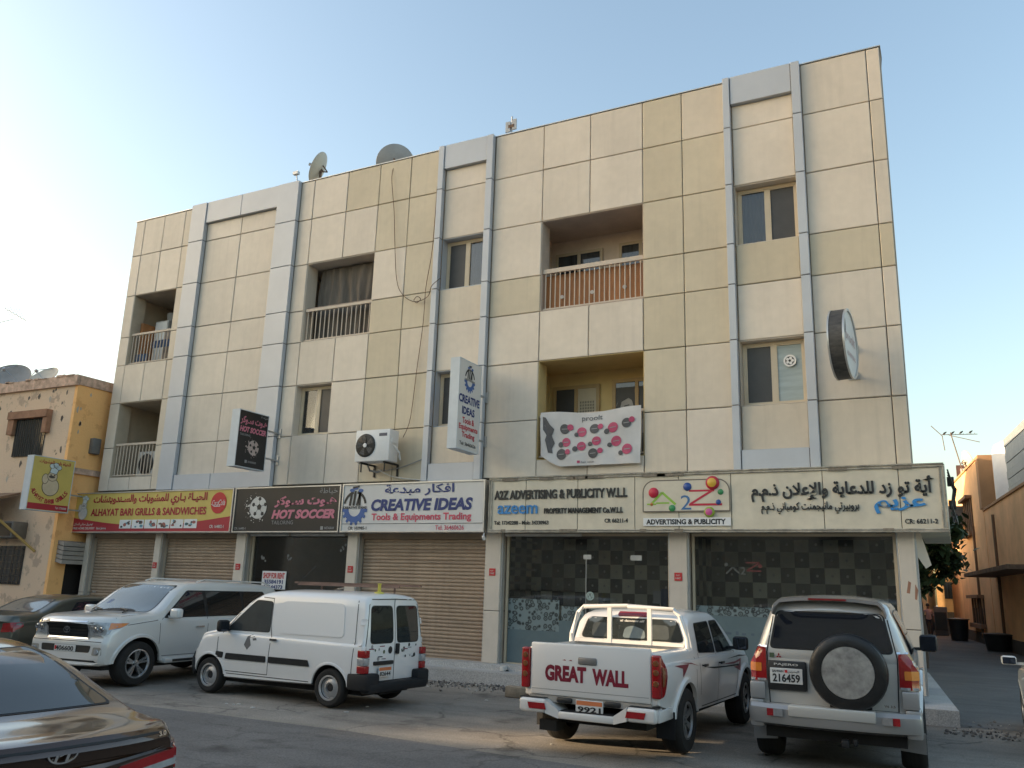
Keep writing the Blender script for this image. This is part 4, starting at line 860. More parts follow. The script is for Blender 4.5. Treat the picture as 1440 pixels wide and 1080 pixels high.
# cables
def cable(label,pts,r=.009,m=None):
    P=[V(*p) for p in pts]; out=[]
    for i in range(len(P)-1):
        a,b,c_,d=P[max(i-1,0)],P[i],P[i+1],P[min(i+2,len(P)-1)]
        for k in range(6):
            s=k/6; out.append(.5*((2*b)+(c_-a)*s+(2*a-5*b+4*c_-d)*s*s+(-a+3*b-3*c_+d)*s**3))
    out.append(P[-1]); mb=MB(); mb.tube(out,r,5); tag(recentre(obj('cable',mb,m or M_rust)),label,'cable','loose cables on the facade')
yc=16.14
cable('thin cable hanging from the round roof dish to the loop beside the middle bay',[(-12.04,16.3,12.46),(-12.02,yc,11.96),(-11.87,yc,10.95),(-11.79,yc,10.16),(-11.65,yc,9.1),(-11.43,yc,8.68),(-11.08,yc,8.47),(-10.68,yc-.06,8.52),(-10.51,15.98,8.74),(-10.36,16.1,8.95)])
cable('straight thin cable running down just left of the middle silver bay',[(-10.62,yc,11.4),(-10.66,yc,9.79),(-10.78,yc,8.8),(-10.8,yc,7.9),(-10.9,yc,6.77),(-11.0,yc,5.6),(-11.06,15.98,5.12)])
cable('small loop of spare cable on the facade left of the middle bay',[(-11.1,yc-.02,8.5),(-11.0,yc-.03,8.58),(-10.9,yc-.02,8.5),(-11.0,yc-.03,8.42),(-11.08,yc-.02,8.48)])
cable('pale pipe sagging from the condenser to the tool shop sign',[(-11.8,16.1,4.42),(-11.4,16.1,4.25),(-10.9,16.1,4.17),(-10.4,16.1,4.12)],.014,M_offw)
cable('grey conduit running from the condenser towards the middle bay',[(-11.75,16.15,4.38),(-11.2,16.15,4.45),(-10.62,16.15,4.62)],.012,M_grey)
# roof dishes and aerials
def dish(label,loc,r,az,el,m,arm=True,name='satellite_dish',mount=.6):
    t=thing(name,label,'satellite dish',loc)
    d=V(math.sin(az)*math.cos(el),math.cos(az)*math.cos(el),math.sin(el)); q=d.to_track_quat('Z','Y').to_matrix().to_4x4()
    base=V(*loc); c=base+V(0,0,mount+r*.75); M0=Matrix.Translation(c)@q
    prof=[(r*k/8,.22*r*(k/8)**2) for k in range(9)]
    mb=MB(); mb.lathe(prof+[(r*1.01,.23*r),(r*1.01,.20*r)]+[(r*k/8,.22*r*(k/8)**2-.025) for k in range(8,-1,-1)],32,M0); obj('reflector',mb,m,t)
    mb=MB(); mb.cyl(base,base+V(0,0,mount+r*.6),.04,8); mb.cyl(base+V(0,0,mount+r*.6),M0@V(0,0,-.03),.05,8)
    for a in (60,180,300): mb.cyl(M0@V(.25*r*math.cos(R_(a)),.25*r*math.sin(R_(a)),-.03),M0@V(0,0,-.22),.02,6)
    obj('mount',mb,M_rust,t)
    if arm:
        mb=MB(); f=M0@V(0,0,.75*r); 
        for a in (90,210,330): mb.cyl(M0@V(r*.95*math.cos(R_(a)),r*.95*math.sin(R_(a)),.2*r),f,.012,5)
        mb.cyl(M0@V(0,0,.8*r),M0@V(0,0,.62*r),.05,8); obj('feed_arm',mb,M_steel,t)
    return t
M_dish=pm('dish_beige',(.50,.46,.39),.5,var=.12); M_dishg=pm('dish_grey',(.33,.33,.33),.5,var=.15)
dish('satellite dish seen edge-on from behind above the left silver bay',(-16.05,18,12.1),.50,R_(244),R_(24),M_dish,mount=1.45)
dish('round satellite dish half hidden by the parapet, above the rear cable',(-13.3,18,12.1),.55,R_(318),R_(22),M_dishg,mount=1.02)
mb=MB(); mb.cyl((-15.78,17,12.1),(-16.06,17,13.30),.018,6); mb.box(-16.16,-15.98,16.95,17.05,13.27,13.36); tag(recentre(obj('aerial',mb,M_steel)),'small leaning aerial beside the left roof dish','aerial')
mb=MB(); mb.cyl((-9.05,17,12.1),(-9.05,17,13.42),.022,8,1); mb.box(-9.20,-9.07,16.94,16.98,12.98,13.26); mb.box(-9.02,-8.90,16.94,16.98,13.02,13.30); mb.box(-9.12,-8.96,16.93,17.05,13.08,13.16,2); tag(recentre(obj('aerial',mb,[pm('pale_grey_panel',(.42,.43,.45),.5),M_steel,M_rust])),'small panel aerial on a mast at the roof edge of the middle bay','aerial')

# ---------------------------------------------------------------- old house at the left
def oldwall(name,c,c2): return pm(name,c,.9,var=.2,scale=2.2,bump=.5,bscale=18,col2=c2,thr=(.37,.42))
M_oldf=oldwall('weathered_plaster',(.72,.52,.36),(.50,.36,.26)); M_oldo=oldwall('sunlit_orange_plaster',(.95,.52,.20),(.84,.43,.16)); M_oldt=pm('terracotta_trim',(.33,.17,.10),.85,var=.3,scale=4)  # orange plaster, albedo raised to stand in for sunlight on the side wall
H=thing('old_house','weathered old two-storey house with a cracked orange side wall left of the panel-clad building','house',(-27,18,0))
mb=MB(); mb.box(-33,-22.0,15.3,15.6,3.95,7.1); mb.box(-33,-23.25,15.3,15.6,0,3.95); mb.box(-22.7,-22.0,15.3,15.6,0,3.95)
mb.box(-23.25,-22.7,15.3,15.6,2.6,3.95); mb.box(-23.25,-22.7,15.3,15.6,0,2.6)
obj('wall',mb,M_oldf,H)
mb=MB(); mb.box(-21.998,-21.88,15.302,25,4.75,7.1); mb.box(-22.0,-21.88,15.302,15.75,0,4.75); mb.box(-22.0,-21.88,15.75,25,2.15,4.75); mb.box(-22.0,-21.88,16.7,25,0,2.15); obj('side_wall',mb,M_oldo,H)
mb=MB(); mb.box(-33,-21.86,15.22,15.32,7.08,7.38); mb.box(-21.995,-21.84,15.321,25,7.102,7.376); mb.box(-21.87,-21.80,15.26,25,4.58,4.74)
rr=random.Random(3)
for k in range(26): x=-33+11*rr.random(); mb.box(x,x+rr.uniform(.1,.4),15.2,15.3,7.36,7.36+rr.uniform(.01,.06))
obj('cornice',mb,pm('brick_cornice',(.62,.42,.31),.9,var=.4,scale=6),H)
mb=MB(); mb.box(-33,-22,15.6,25,7.0,7.1); mb.box(-33,-22.01,24.8,25,0,7); obj('roof',mb,M_oldf,H)
mb=MB(); mb.box(-24.32,-23.0,15.26,15.299,5.1,6.2,0)
for k in range(14): x=-24.3+k*.095; mb.cyl((x,15.24,5.1),(x,15.24,6.18),.012,5,1)
f=obj('window',mb,[M_glassdk,M_black],H)
mb=MB(); mb.box(-24.6,-22.82,15.1,15.299,6.2,6.42); mb.box(-24.6,-24.33,15.14,15.299,5.75,6.2); mb.box(-23.0,-22.82,15.14,15.299,5.75,6.2); obj('window_hood',mb,M_oldt,f)
mb=MB(); mb.box(-24.15,-23.05,15.26,15.299,1.5,2.55,0)
for k in range(6): z=1.55+k*.18; mb.box(-24.13,-23.07,15.235,15.25,z,z+.02,1)
for k in range(6): x=-24.1+k*.2; mb.box(x,x+.02,15.228,15.234,1.5,2.55,1)
obj('window',mb,[M_glassdk,M_black],H)
for x0,x1 in ((-24.9,-23.9),(-23.8,-23.1)):
    mb=MB(); mb.bbox(x0,x1,14.85,15.3,2.75,3.2,.02); mb.box(x0+.05,x1-.05,14.835,14.85,2.8,3.15,1); obj('window_air_conditioner',mb,[pm('grimy_grey',(.16,.15,.14),.7,var=.3),M_black],H)
mb=MB(); mb.prism([(-33,15.25,4.05),(-33,14.2,3.72),(-33,14.2,3.66),(-33,15.25,3.99)],(9.4,0,0)); mb.box(-33,-23.6,14.2,14.26,3.55,3.66); obj('awning',mb,pm('rusty_awning',(.22,.14,.09),.8,var=.4,scale=3,stretch=(4,1,1)),H)
mb=MB(); mb.cyl((-23.7,14.3,3.6),(-22.6,15.28,2.4),.035,8); obj('awning_strut',mb,pm('ochre_strut',(.42,.27,.08),.7),H)
mb=MB(); mb.box(-21.99,-21.95,15.76,16.69,0,2.14); obj('door',mb,pm('dark_doorway',(.018,.014,.012),.7),H)
mb=MB()
for k in range(5): z=2.72-.12*k; mb.prism([(-21.87,15.42,z),(-21.60-.0*k,15.42,z-.05),(-21.60,15.42,z-.15),(-21.87,15.42,z-.10)],(0,.75,0))
obj('porch_sheet',mb,pm('corrugated_sheet',(.35,.31,.27),.6,var=.25,scale=3),H)
mb=MB(); mb.bbox(-21.87,-21.70,15.92,16.18,5.2,5.65,.02); obj('wall_air_conditioner',mb,pm('grimy_grey',(.16,.15,.14),.7,var=.3),H)
mb=MB(); rr=random.Random(17)
for k in range(44):
    x=rr.uniform(-26.5,-22.1); z=rr.choice((rr.uniform(6.3,7.05),rr.uniform(4.2,5.2),rr.uniform(5,7))); n=rr.randint(5,8); r=rr.uniform(.03,.12)
    if -24.65<x<-22.75 and 5<z<6.5: continue
    PL((x,15.298,z),(1,0,0),(0,0,1)).poly(mb,[(r*rr.uniform(.4,1)*math.cos(6.28*q/n)*.7,r*rr.uniform(.4,1.3)*math.sin(6.28*q/n)) for q in range(n)],.003,0 if rr.random()<.7 else 1)
for k in range(7):
    y=rr.uniform(15.35,16.1); z=rr.uniform(5,7); r=rr.uniform(.04,.1); n=6
    PL((-21.878,y,z),(0,1,0),(0,0,1)).poly(mb,[(r*rr.uniform(.4,1)*math.cos(6.28*q/n)*.7,r*rr.uniform(.4,1.3)*math.sin(6.28*q/n)) for q in range(n)],.003,1)
obj('plaster_damage',mb,[pm('exposed_cement',(.16,.13,.11),.95,var=.3,scale=12),pm('flaked_plaster',(.52,.44,.36),.95,var=.2,scale=12)],H)
dish('big dark grey satellite dish on the old house roof, leftmost',(-27.95,17,7.1),.72,R_(150),R_(38),pm('dish_dark',(.26,.25,.24),.5,var=.15),mount=.45)
dish('cream satellite dish half hidden by the old house parapet',(-25.5,16.6,7.1),.55,R_(175),R_(40),M_dish,mount=.30)
mb=MB(); mb.cyl((-29.2,17,7.1),(-29.2,17,10.4),.02,6); mb.cyl((-29.2,17,10.3),(-28.2,17,10.35),.012,5)
for k in range(6): mb.cyl((-28-.1-.18*k,17,10.7+.05*k-.02),(-28.1-.18*k+.3,17.1,10.25+.06*k),.008,4)
mb.cyl((-28.9,17,10.8),(-27.6,17,10.2),.012,5); tag(recentre(obj('aerial',mb,M_steel)),'thin rooftop television aerial over the old house','aerial')

# ---------------------------------------------------------------- alley: right-hand building and the rest
P0=V(2.07,38.27,0); Dv=V(-1.67,15.44,0).normalized(); Nv=V(-Dv.y,Dv.x,0)     # wall runs along Dv, faces Nv (towards the alley)
def RW(s,z,d=0): return P0+Dv*s+Nv*d+V(0,0,z)
M_tan=pm('tan_render',(.88,.52,.26),.9,var=.2,scale=.7,bump=.2,bscale=10); M_tan2=pm('brown_render',(.42,.24,.12),.9,var=.2,scale=.6)
T=thing('tan_building','tall tan rendered building along the right side of the alley with rooftop screens','building',(6,46,0))
def rbox(mb,s0,s1,z0,z1,d0,d1,mi=0):
    v=[mb.bm.verts.new(RW(s,z,d)) for z in (z0,z1) for d in (d0,d1) for s in (s0,s1)]
    for q in ((0,2,3,1),(4,5,7,6),(0,1,5,4),(2,6,7,3),(0,4,6,2),(1,3,7,5)):
        f=mb.bm.faces.new([v[i] for i in q]); f.material_index=mi
mb=MB(); rbox(mb,6.2,16.2,.5,8.4,-8,0); rbox(mb,-8,6.199,.5,5.95,-8,-.02); rbox(mb,16.21,24,.5,6.2,-7,-.3); obj('wall',mb,[M_tan],T)
mb=MB(); rbox(mb,-8,24,-.1,.5,-8,.03); obj('plinth',mb,pm('dark_plinth',(.09,.075,.06),.9,var=.3),T)
mb=MB(); rbox(mb,6.0,16.3,8.4,8.5,-8,.06); rbox(mb,-8,6.19,5.95,6.05,-8,.04); rbox(mb,5.9,6.6,6.05,8.39,-.5,.08); obj('parapet_trim',mb,M_tan2,T)
for s0,s1,z0,z1 in ((9.6,12.2,5.3,6.9),(8.6,12.3,.9,2.1)):
    mb=MB(); rbox(mb,s0,s1,z0,z1,.001,.04,0); rbox(mb,s0-.15,s1+.15,z1+.001,z1+.15,.001,.3,1); rbox(mb,s0-.15,s1+.15,z0-.2,z0-.001,.001,.25,1)
    for k in range(5): rbox(mb,s0+(s1-s0)*k/4-.05,s0+(s1-s0)*k/4+.05,z0,z1,.041,.08,1)
    obj('window',mb,[M_glassdk,pm('carved_trim',(.24,.14,.08),.8,var=.2)],T)
mb=MB(); rbox(mb,12.4,14.6,5.9,6.8,.01,.9); rbox(mb,12.5,14.5,6.0,6.7,.901,.93,1); obj('wall_air_conditioner',mb,[pm('grimy_grey',(.16,.15,.14),.7,var=.3),M_black],T)
mb=MB(); rbox(mb,-6,4.8,2.95,3.1,0,1.2); obj('awning',mb,pm('rusty_awning2',(.20,.13,.09),.8,var=.4,scale=3),T)
for s in (3.0,9.0):
    mb=MB(); mb.tube([RW(s,.3,.12),RW(s,5.5,.12)],.06,8); obj('drainpipe',mb,pm('brown_pipe',(.16,.09,.05),.6),T)
# corrugated roof screens and water tank
mb=MB()
for k in range(7): z=6.1+k*.33; rbox(mb,-6,1.4,z,z+.31,-.4,-.3-.02*(k%2)); rbox(mb,1.401,5.8,z,z+.31,-.9,-.85-.02*(k%2))
t=tag(recentre(obj('corrugated_screen',mb,pm('galvanised_sheet',(.34,.35,.36),.5,metal=.3,var=.15))),'grey corrugated metal screen on the tan building roof','screen')
mb=MB(); M0=Matrix.Translation((2.95,42.5,0)); mb.lathe([(0,6.05),(1.05,6.05),(1.08,6.3),(1.08,8.3),(.98,8.62),(.7,8.78),(.28,8.82),(.28,9.0),(0,9.0)],24,M0); tag(recentre(obj('water_tank',mb,M_white)),'white plastic water tank behind the corrugated roof screen','water tank')
# TV aerial with birds
K_=50.5/45
def TA(x,y,z): return (x*K_,50.5+(y-45),1.8+(z-1.8)*K_)
t=thing('television_aerial','rooftop television aerial with several birds perched on it beyond the beige sign','aerial',(.85,50.5,8.45))
mb=MB(); mb.cyl((.85,50.5,8.45),TA(.36,45,9.75),.03,6); obj('mast',mb,M_rust,t)
mb=MB(); mb.cyl(TA(-.02,45,9.66),TA(1.5,45.3,9.66),.018,5); mb.cyl(TA(.3,45,9.62),TA(1.55,44.8,9.20),.018,5); mb.cyl(TA(-.45,45,10.12),TA(.02,45,9.58),.02,5); mb.cyl(TA(-.0,45,9.6),TA(.06,45,8.9),.02,5)
for k in range(9): x=.1+.16*k; mb.cyl(TA(x,44.85,9.66),TA(x,45.2,9.66),.01,4)
obj('boom',mb,M_rust,t)
def bird(label,x,z):
    mb=MB()
    mb.lathe([(0,-.12),(.026,-.07),(.05,0),(.045,.05),(.03,.08),(.034,.10),(.022,.125),(0,.15)],8,Matrix.Translation((x,50.6,z+.07))@Matrix.Rotation(R_(55),4,'Y'))
    mb.cyl((x-.01,50.6,z),(x,50.6,z+.05),.008,4); tag(recentre(obj('bird',mb,M_black)),label,'bird','birds on the aerial')
for k,(x,z,lab) in enumerate(((.10,9.66,'bird perched at the left end of the television aerial'),(.44,9.68,'bird perched near the mast of the television aerial'),(.8,9.67,'bird perched right of the mast on the television aerial'),(1.2,9.67,'bird perched near the right end of the television aerial'))): bird(lab,x*K_,1.8+(9.675-1.8)*K_)
dish('tall pale satellite dish seen edge-on behind the tan building roof',(.98,50,8.45),.60,R_(70),R_(15),M_dish,arm=False,mount=.12)
mb=MB(); mb.box(.55,1.9,53,54,8.502,9.3); mb.box(.75,1.0,52.95,53,8.7,9.1,1); tag(recentre(obj('roof_shed',mb,[pm('dark_red_sheet',(.10,.05,.045),.8,var=.3),M_offw])),'dark roof shed behind the alley dish and aerial','shed')
# buildings further along the alley
def block(name,label,x0,x1,y0,y1,z,m,low=None,rz=R_(5)):
    t=thing(name,label,'building',((x0+x1)/2,(y0+y1)/2,0),0)
    mb=MB(); mb.box(x0,x1,y0,y1,1.1,z); obj('wall',mb,m,t)
    mb=MB(); mb.box(x0-.01,x1+.01,y0-.01,y1+.01,-.1,1.099); obj('plinth',mb,low or pm('dark_plinth',(.09,.075,.06),.9,var=.3),t)
    mb=MB(); mb.box(x0-.1,x1+.1,y0-.1,y1+.1,z+.001,z+.2); obj('parapet',mb,m,t)
    return t
t=block('cream_building','cream building with a dark painted base on the left of the alley',-12,-1.55,58,80,7.5,pm('cream_render',(.60,.50,.33),.9,var=.12))
mb=MB(); mb.box(-3.6,-2.4,57.95,57.99,3,4.4); obj('window',mb,M_glassdk,t)
t=block('ochre_building','ochre building closing the far end of the alley',-1.5,8,84,100,8.5,pm('ochre_render',(.55,.34,.15),.9,var=.15))
mb=MB(); mb.box(-.9,.0,83.95,83.99,2.2,3.6); obj('window',mb,M_glassdk,t)
t=block('sunlit_building','bright ochre building whose end wall catches the low sun beyond the tan building',.1,7.8,63.5,80,8.3,pm('pale_ochre_render',(.66,.44,.18),.9,var=.12))
mb=MB(); mb.box(.9,2,63.45,63.49,4.5,5.9); obj('window',mb,M_glassdk,t)
mb=MB(); mb.bbox(-1.25,-.55,56.5,57.5,0,1.6,.03); mb.box(-1.2,-.6,56.45,56.5,.3,1.3,1); tag(recentre(obj('electric_cabinet',mb,[pm('cabinet_grey',(.10,.10,.10),.6),M_black])),'dark grey cabinet standing at the far end of the alley','cabinet')
def bin_(label,x,y,w,h):
    mb=MB(); mb.prism([(x-w*.42,y-w*.42,0),(x+w*.42,y-w*.42,0),(x+w*.42,y+w*.42,0),(x-w*.42,y+w*.42,0)],(0,0,.02)); t_=bmesh.new()
    bmesh.ops.create_cone(t_,cap_ends=True,segments=16,radius1=w*.42,radius2=w*.52,depth=h); mb.merge(t_,0,Matrix.Translation((x,y,h/2+.02))); mb.lathe([(w*.52,h+.02),(w*.58,h+.03),(w*.58,h+.07),(0,h+.12)],16,Matrix.Translation((x,y,0)))
    tag(recentre(obj('waste_bin',mb,M_black)),label,'bin','dark bins along the alley')
bin_('dark waste bin beside the low window of the tan building',-.02,50,.9,1.0); bin_('squat dark waste bin at the foot of the tan wall nearest the white car',1.4,40.8,1.1,.6)
# tree in the alley
def tree(label,x,y,h0,r,n,seed):
    t=thing('alley_tree',label,'tree',(x,y,0)); rr=random.Random(seed)
    mb=MB(); mb.tube([(x,y,0),(x+.05,y,.9),(x-.05,y+.05,1.9),(x+.05,y,h0)],.10,8)
    tips=[]
    for k in range(9):
        a=k*2.4; l=r*rr.uniform(.6,.95); p=V(x+.05,y,h0-.5+.1*k); e=p+V(l*math.cos(a),l*math.sin(a),rr.uniform(-.2,1.0)); mb.tube([p,(p+e)/2+V(0,0,.12),e],.03,5); tips.append(e)
    obj('trunk',mb,pm('bark',(.10,.07,.05),.9,var=.3,scale=8),t)
    mb=MB(); cl=[V(x+rr.gauss(0,.5)*r,y+rr.gauss(0,.5)*r,h0+.45+rr.gauss(0,.42)*r*.8) for _ in range(26)]+tips
    for k in range(n):
        c_=rr.choice(cl); p=c_+V(rr.gauss(0,.2),rr.gauss(0,.2),rr.gauss(0,.16)); s=rr.uniform(.07,.125)
        q=Matrix.Rotation(rr.uniform(0,6.28),3,'Z')@Matrix.Rotation(rr.uniform(-1.1,1.1),3,'X')
        mb.face([p+q@V(*v) for v in ((0,-s*1.3,0),(s*.7,-s*.2,.01),(s*.45,s*.8,0),(0,s*1.4,-.02),(-s*.45,s*.8,0),(-s*.7,-s*.2,.01))],rr.choice((0,0,1,2)))
    obj('crown',mb,[pm('leaf_dark',(.035,.06,.02),.6),pm('leaf_mid',(.055,.09,.03),.55),pm('leaf_olive',(.075,.085,.03),.6)],t,recalc=False)
tree('dark leafy tree leaning over the alley behind the corner pillar',-.95,28,2.75,1.0,6500,3)
# person far down the alley (one continuous skinned figure)
def person(loc,label):
    me=bpy.data.meshes.new('person'); 
    Vs=[(0,0,.95,.13),(0,0,1.15,.14),(0,0,1.38,.16),(0,.0,1.5,.06),(0,-.01,1.56,.085),(0,-.01,1.68,.09),
        (-.10,0,.9,.085),(-.12,.02,.5,.06),(-.12,.0,.09,.04),(-.12,-.16,.04,.035),(.10,0,.9,.085),(.13,-.12,.5,.06),(.13,.05,.09,.04),(.13,-.1,.04,.035),
        (-.2,0,1.40,.055),(-.26,.03,1.14,.042),(-.25,-.08,.90,.032),(-.25,-.11,.82,.03),(.2,0,1.40,.055),(.27,.04,1.14,.042),(.26,-.04,.90,.032),(.26,-.06,.82,.03)]
    Es=[(0,1),(1,2),(2,3),(3,4),(4,5),(0,6),(6,7),(7,8),(8,9),(0,10),(10,11),(11,12),(12,13),(2,14),(14,15),(15,16),(16,17),(2,18),(18,19),(19,20),(20,21)]
    for hd,sx in ((17,-1),(21,1)):
        bx,by,bz,_=Vs[hd]
        for k in range(5):
            o_=(k-2)*.018; i=len(Vs); ln=(.05,.075,.085,.08,.06)[k]
            Vs.append((bx+sx*.004,by+o_,bz-ln*.6,.009)); Vs.append((bx-sx*.008,by+o_*1.1-.008,bz-ln,.008)); Es+= [(hd,i),(i,i+1)]
    me.from_pydata([v[:3] for v in Vs],Es,[]); o=bpy.data.objects.new('person',me); C.objects.link(o)
    md=o.modifiers.new('s','SKIN'); me.skin_vertices[0].data[0].use_root=True
    for i,v in enumerate(Vs): me.skin_vertices[0].data[i].radius=(v[3],v[3]*(.75 if i in(1,2,0) else 1))
    sb=o.modifiers.new('b','SUBSURF'); sb.levels=1; sb.render_levels=1
    dg=bpy.context.evaluated_depsgraph_get(); m2=bpy.data.meshes.new_from_object(o.evaluated_get(dg)); o.modifiers.clear(); o.data=m2; bpy.data.meshes.remove(me); m2.name='person'
    ms=[pm('skin_brown',(.22,.12,.08),.6),pm('pale_shirt',(.45,.30,.30),.8),pm('dark_trousers',(.03,.03,.04),.8)]
    m2.materials.clear()
    for m in ms: m2.materials.append(m)
    for p in m2.polygons:
        z=p.center.z; x=abs(p.center.x); p.use_smooth=True
        p.material_index=2 if z<.93 and x<.22 else 1 if (.93<=z<1.46 and not(x>.2 and z<1.12)) else 0
    o.location=loc; o.rotation_euler=(0,0,R_(20)); WM[o]=Matrix.Translation(V(*loc))@Matrix.Rotation(R_(20),4,'Z')
    mb=MB(); mb.lathe([(0,1.80),(.06,1.785),(.095,1.73),(.1,1.66),(.085,1.62)],12,Matrix.Translation((0,.015,-.0))); obj('hair',mb,M_black,o,local=True)
    return tag(o,label,'person')
person((-1.50,55.2,-.01),'person in a pale top and dark trousers standing far down the alley')
# rubble, bricks and litter by the kerb
mb=MB(); rr=random.Random(21)
for k in range(520):
    x=rr.uniform(-9.3,-5.6); y=15.22-abs(rr.gauss(0,.45))-.02; s=rr.uniform(.008,.035)
    M0=Matrix.Translation((x,y,s*.3-.01))@Matrix.Rotation(rr.uniform(0,6),4,V(rr.random(),rr.random(),rr.random()+.1).normalized())
    t_=bmesh.new(); bmesh.ops.create_icosphere(t_,subdivisions=1,radius=s); 
    for v in t_.verts: v.co*=rr.uniform(.6,1.1)
    mb.merge(t_,rr.choice((0,0,1,2)),M0,smooth=False)
o=obj('kerb_rubble',mb,[pm('rubble_grey',(.20,.18,.16),.9,var=.3,scale=9),pm('rubble_dark',(.09,.08,.075),.9),pm('rubble_pale',(.42,.38,.33),.9)]); tag(o,'loose stones and dust along the foot of the pavement','rubble',kind='stuff')
for i,(x,y,rz,lab) in enumerate(((-6.9,13.9,.3,'broken concrete block lying by the kerb left of the pickup'),)):
    mb=MB(); mb.bbox(x-.2,x+.2,y-.1,y+.1,-.01,.17,.02); tag(recentre(obj('concrete_block',mb,pm('block_tan',(.34,.27,.19),.9,var=.3,scale=8,bump=.5))),lab,'block')
mb=MB(); M0=Matrix.Translation((-13.15,9.9,.03))@Matrix.Rotation(R_(80),4,'Y')@Matrix.Rotation(.5,4,'X'); mb.lathe([(0,-.1),(.033,-.1),(.035,.03),(.015,.07),(.015,.1),(0,.1)],12,M0); tag(recentre(obj('plastic_bottle',mb,pm('bottle_plastic',(.35,.42,.55),.2,var=.2))),'crushed plastic bottle lying under the front of the silver four-wheel drive','bottle')
rr=random.Random(31)
for k in range(9):
    x,y=rr.uniform(-10,-4.5),rr.uniform(9.6,14.6); mb=MB(); s=rr.uniform(.02,.05); mb.prism([(x+s*math.cos(a)*rr.uniform(.6,1),y+s*math.sin(a)*rr.uniform(.6,1),-.012) for a in (0,1.2,2.3,3.3,4.4,5.4)],(0,0,.008))
    tag(recentre(obj('litter_scrap',mb,M_offw)),'pale scrap of litter on the dusty parking strip','litter','scraps of litter on the parking strip')
mb=MB(); rr=random.Random(77)
for k in range(420):
    x=rr.uniform(-.3,3.0); y=14.3+abs(rr.gauss(0,.9)); s_=rr.uniform(.008,.028)
    if x<0 and y>15.1: continue
    M0=Matrix.Translation((x,y,s_*.3-.012))@Matrix.Rotation(rr.uniform(0,6),4,V(rr.random(),rr.random(),rr.random()+.1).normalized())
    t_=bmesh.new(); bmesh.ops.create_icosphere(t_,subdivisions=1,radius=s_)
    mb.merge(t_,rr.choice((0,0,1,2)),M0,smooth=False)
o=obj('gravel',mb,[MATS['rubble_grey'],MATS['rubble_dark'],MATS['rubble_pale']]); tag(o,'loose gravel strewn over the mouth of the alley','gravel',kind='stuff')
# unseen houses shade the street and show in car glass; blocks added for shade
t=block('street_house','plain beige house further down the street at the far left',-60,-34,14.5,26,9.5,M_oldf)
t=block('tall_sun_blocker','tall unseen block added down the street to shade the facade',-62.5,-60,-9.3,9,25.5,M_oldf)  # unseen slab added to keep the low sun off the facade
t=block('sun_blocker','unseen block added to shade the road, on the far side of a narrow gap',-62.5,-60,-30,-11.3,20,M_plaster)  # added slab out of view, shading the near road
t=block('gap_sun_blocker','unseen low block added to trim sunlight in the gap between the two blocks down the street',-62.3,-60.4,-11.2,-9.4,11.0,M_tan)  # added filler that sets where the sun strip starts on the road
t=block('opposite_house','plain beige house across the street behind the viewer',-54,14,-16,-9,7.5,M_plaster)
t2=block('rear_shade_block','unseen plain building added behind the panel-clad block to shade the alley wall',-30,-2.9,27.5,47.3,9.0,M_plaster)  # hidden block added to shade the tan wall across the alley
t3=block('low_rear_shade_block','unseen low building added along the left of the alley to shade its far wall',-30,-3.1,47.6,57,4.6,M_plaster)  # lower hidden block, added to shade only the foot of that wall
for k in range(7):
    mb=MB(); x=-31+6.4*k; mb.box(x,x+1.5,-8.99,-8.9,4.2,5.6); obj('window',mb,M_glassdk,t)
# ---------------------------------------------------------------- vehicles
def paint(name,col,metal=0,rough=.35,dust=.25):
    if name in MATS: return MATS[name]
    m=bpy.data.materials.new(name); m.use_nodes=True; t=m.node_tree; p=t.nodes['Principled BSDF']
    p.inputs['Metallic'].default_value=metal; p.inputs['Coat Weight'].default_value=.8; p.inputs['Coat Roughness'].default_value=.06
    tc=t.nodes.new('ShaderNodeTexCoord'); n=t.nodes.new('ShaderNodeTexNoise'); n.inputs['Scale'].default_value=2.2; n.inputs['Detail'].default_value=7; n.inputs['Roughness'].default_value=.7
    t.links.new(tc.outputs['Object'],n.inputs[0])
    sx=t.nodes.new('ShaderNodeSeparateXYZ'); t.links.new(tc.outputs['Object'],sx.inputs[0])
    mr=t.nodes.new('ShaderNodeMapRange'); mr.inputs[1].default_value=.25; mr.inputs[2].default_value=1.0; mr.inputs[3].default_value=.55; mr.inputs[4].default_value=.10; t.links.new(sx.outputs[2],mr.inputs[0])
    mu=t.nodes.new('ShaderNodeMath'); mu.operation='MULTIPLY'; t.links.new(n.outputs[0],mu.inputs[0]); t.links.new(mr.outputs[0],mu.inputs[1])
    m2=t.nodes.new('ShaderNodeMath'); m2.operation='MULTIPLY'; m2.inputs[1].default_value=dust*2; t.links.new(mu.outputs[0],m2.inputs[0])
    mx=t.nodes.new('ShaderNodeMix'); mx.data_type='RGBA'; mx.inputs[6].default_value=(*col,1); mx.inputs[7].default_value=(.34,.28,.21,1); t.links.new(m2.outputs[0],mx.inputs[0]); t.links.new(mx.outputs[2],p.inputs['Base Color'])
    ra=t.nodes.new('ShaderNodeMath'); ra.operation='MULTIPLY_ADD'; ra.inputs[1].default_value=.5; ra.inputs[2].default_value=rough; t.links.new(m2.outputs[0],ra.inputs[0]); t.links.new(ra.outputs[0],p.inputs['Roughness'])
    MATS[name]=m; return m
M_carglass=pm('car_glass',(.012,.014,.015),.03,var=0,spec=1.0)
M_carglass2=pm('dusty_car_glass',(.05,.055,.056),.06,var=.2,scale=3,spec=1.0)
M_wshield=pm('windscreen_glass',(.16,.19,.20),.05,metal=.45,var=.15,scale=1.5,spec=1.0)
M_seal=pm('rubber_seal',(.012,.012,.012),.6,var=0)
M_redlens=pm('red_lens',(.30,.010,.012),.12,var=.15,scale=14,coat=.6); M_redlens2=pm('dark_red_lens',(.22,.01,.012),.12,var=.1,coat=.6)
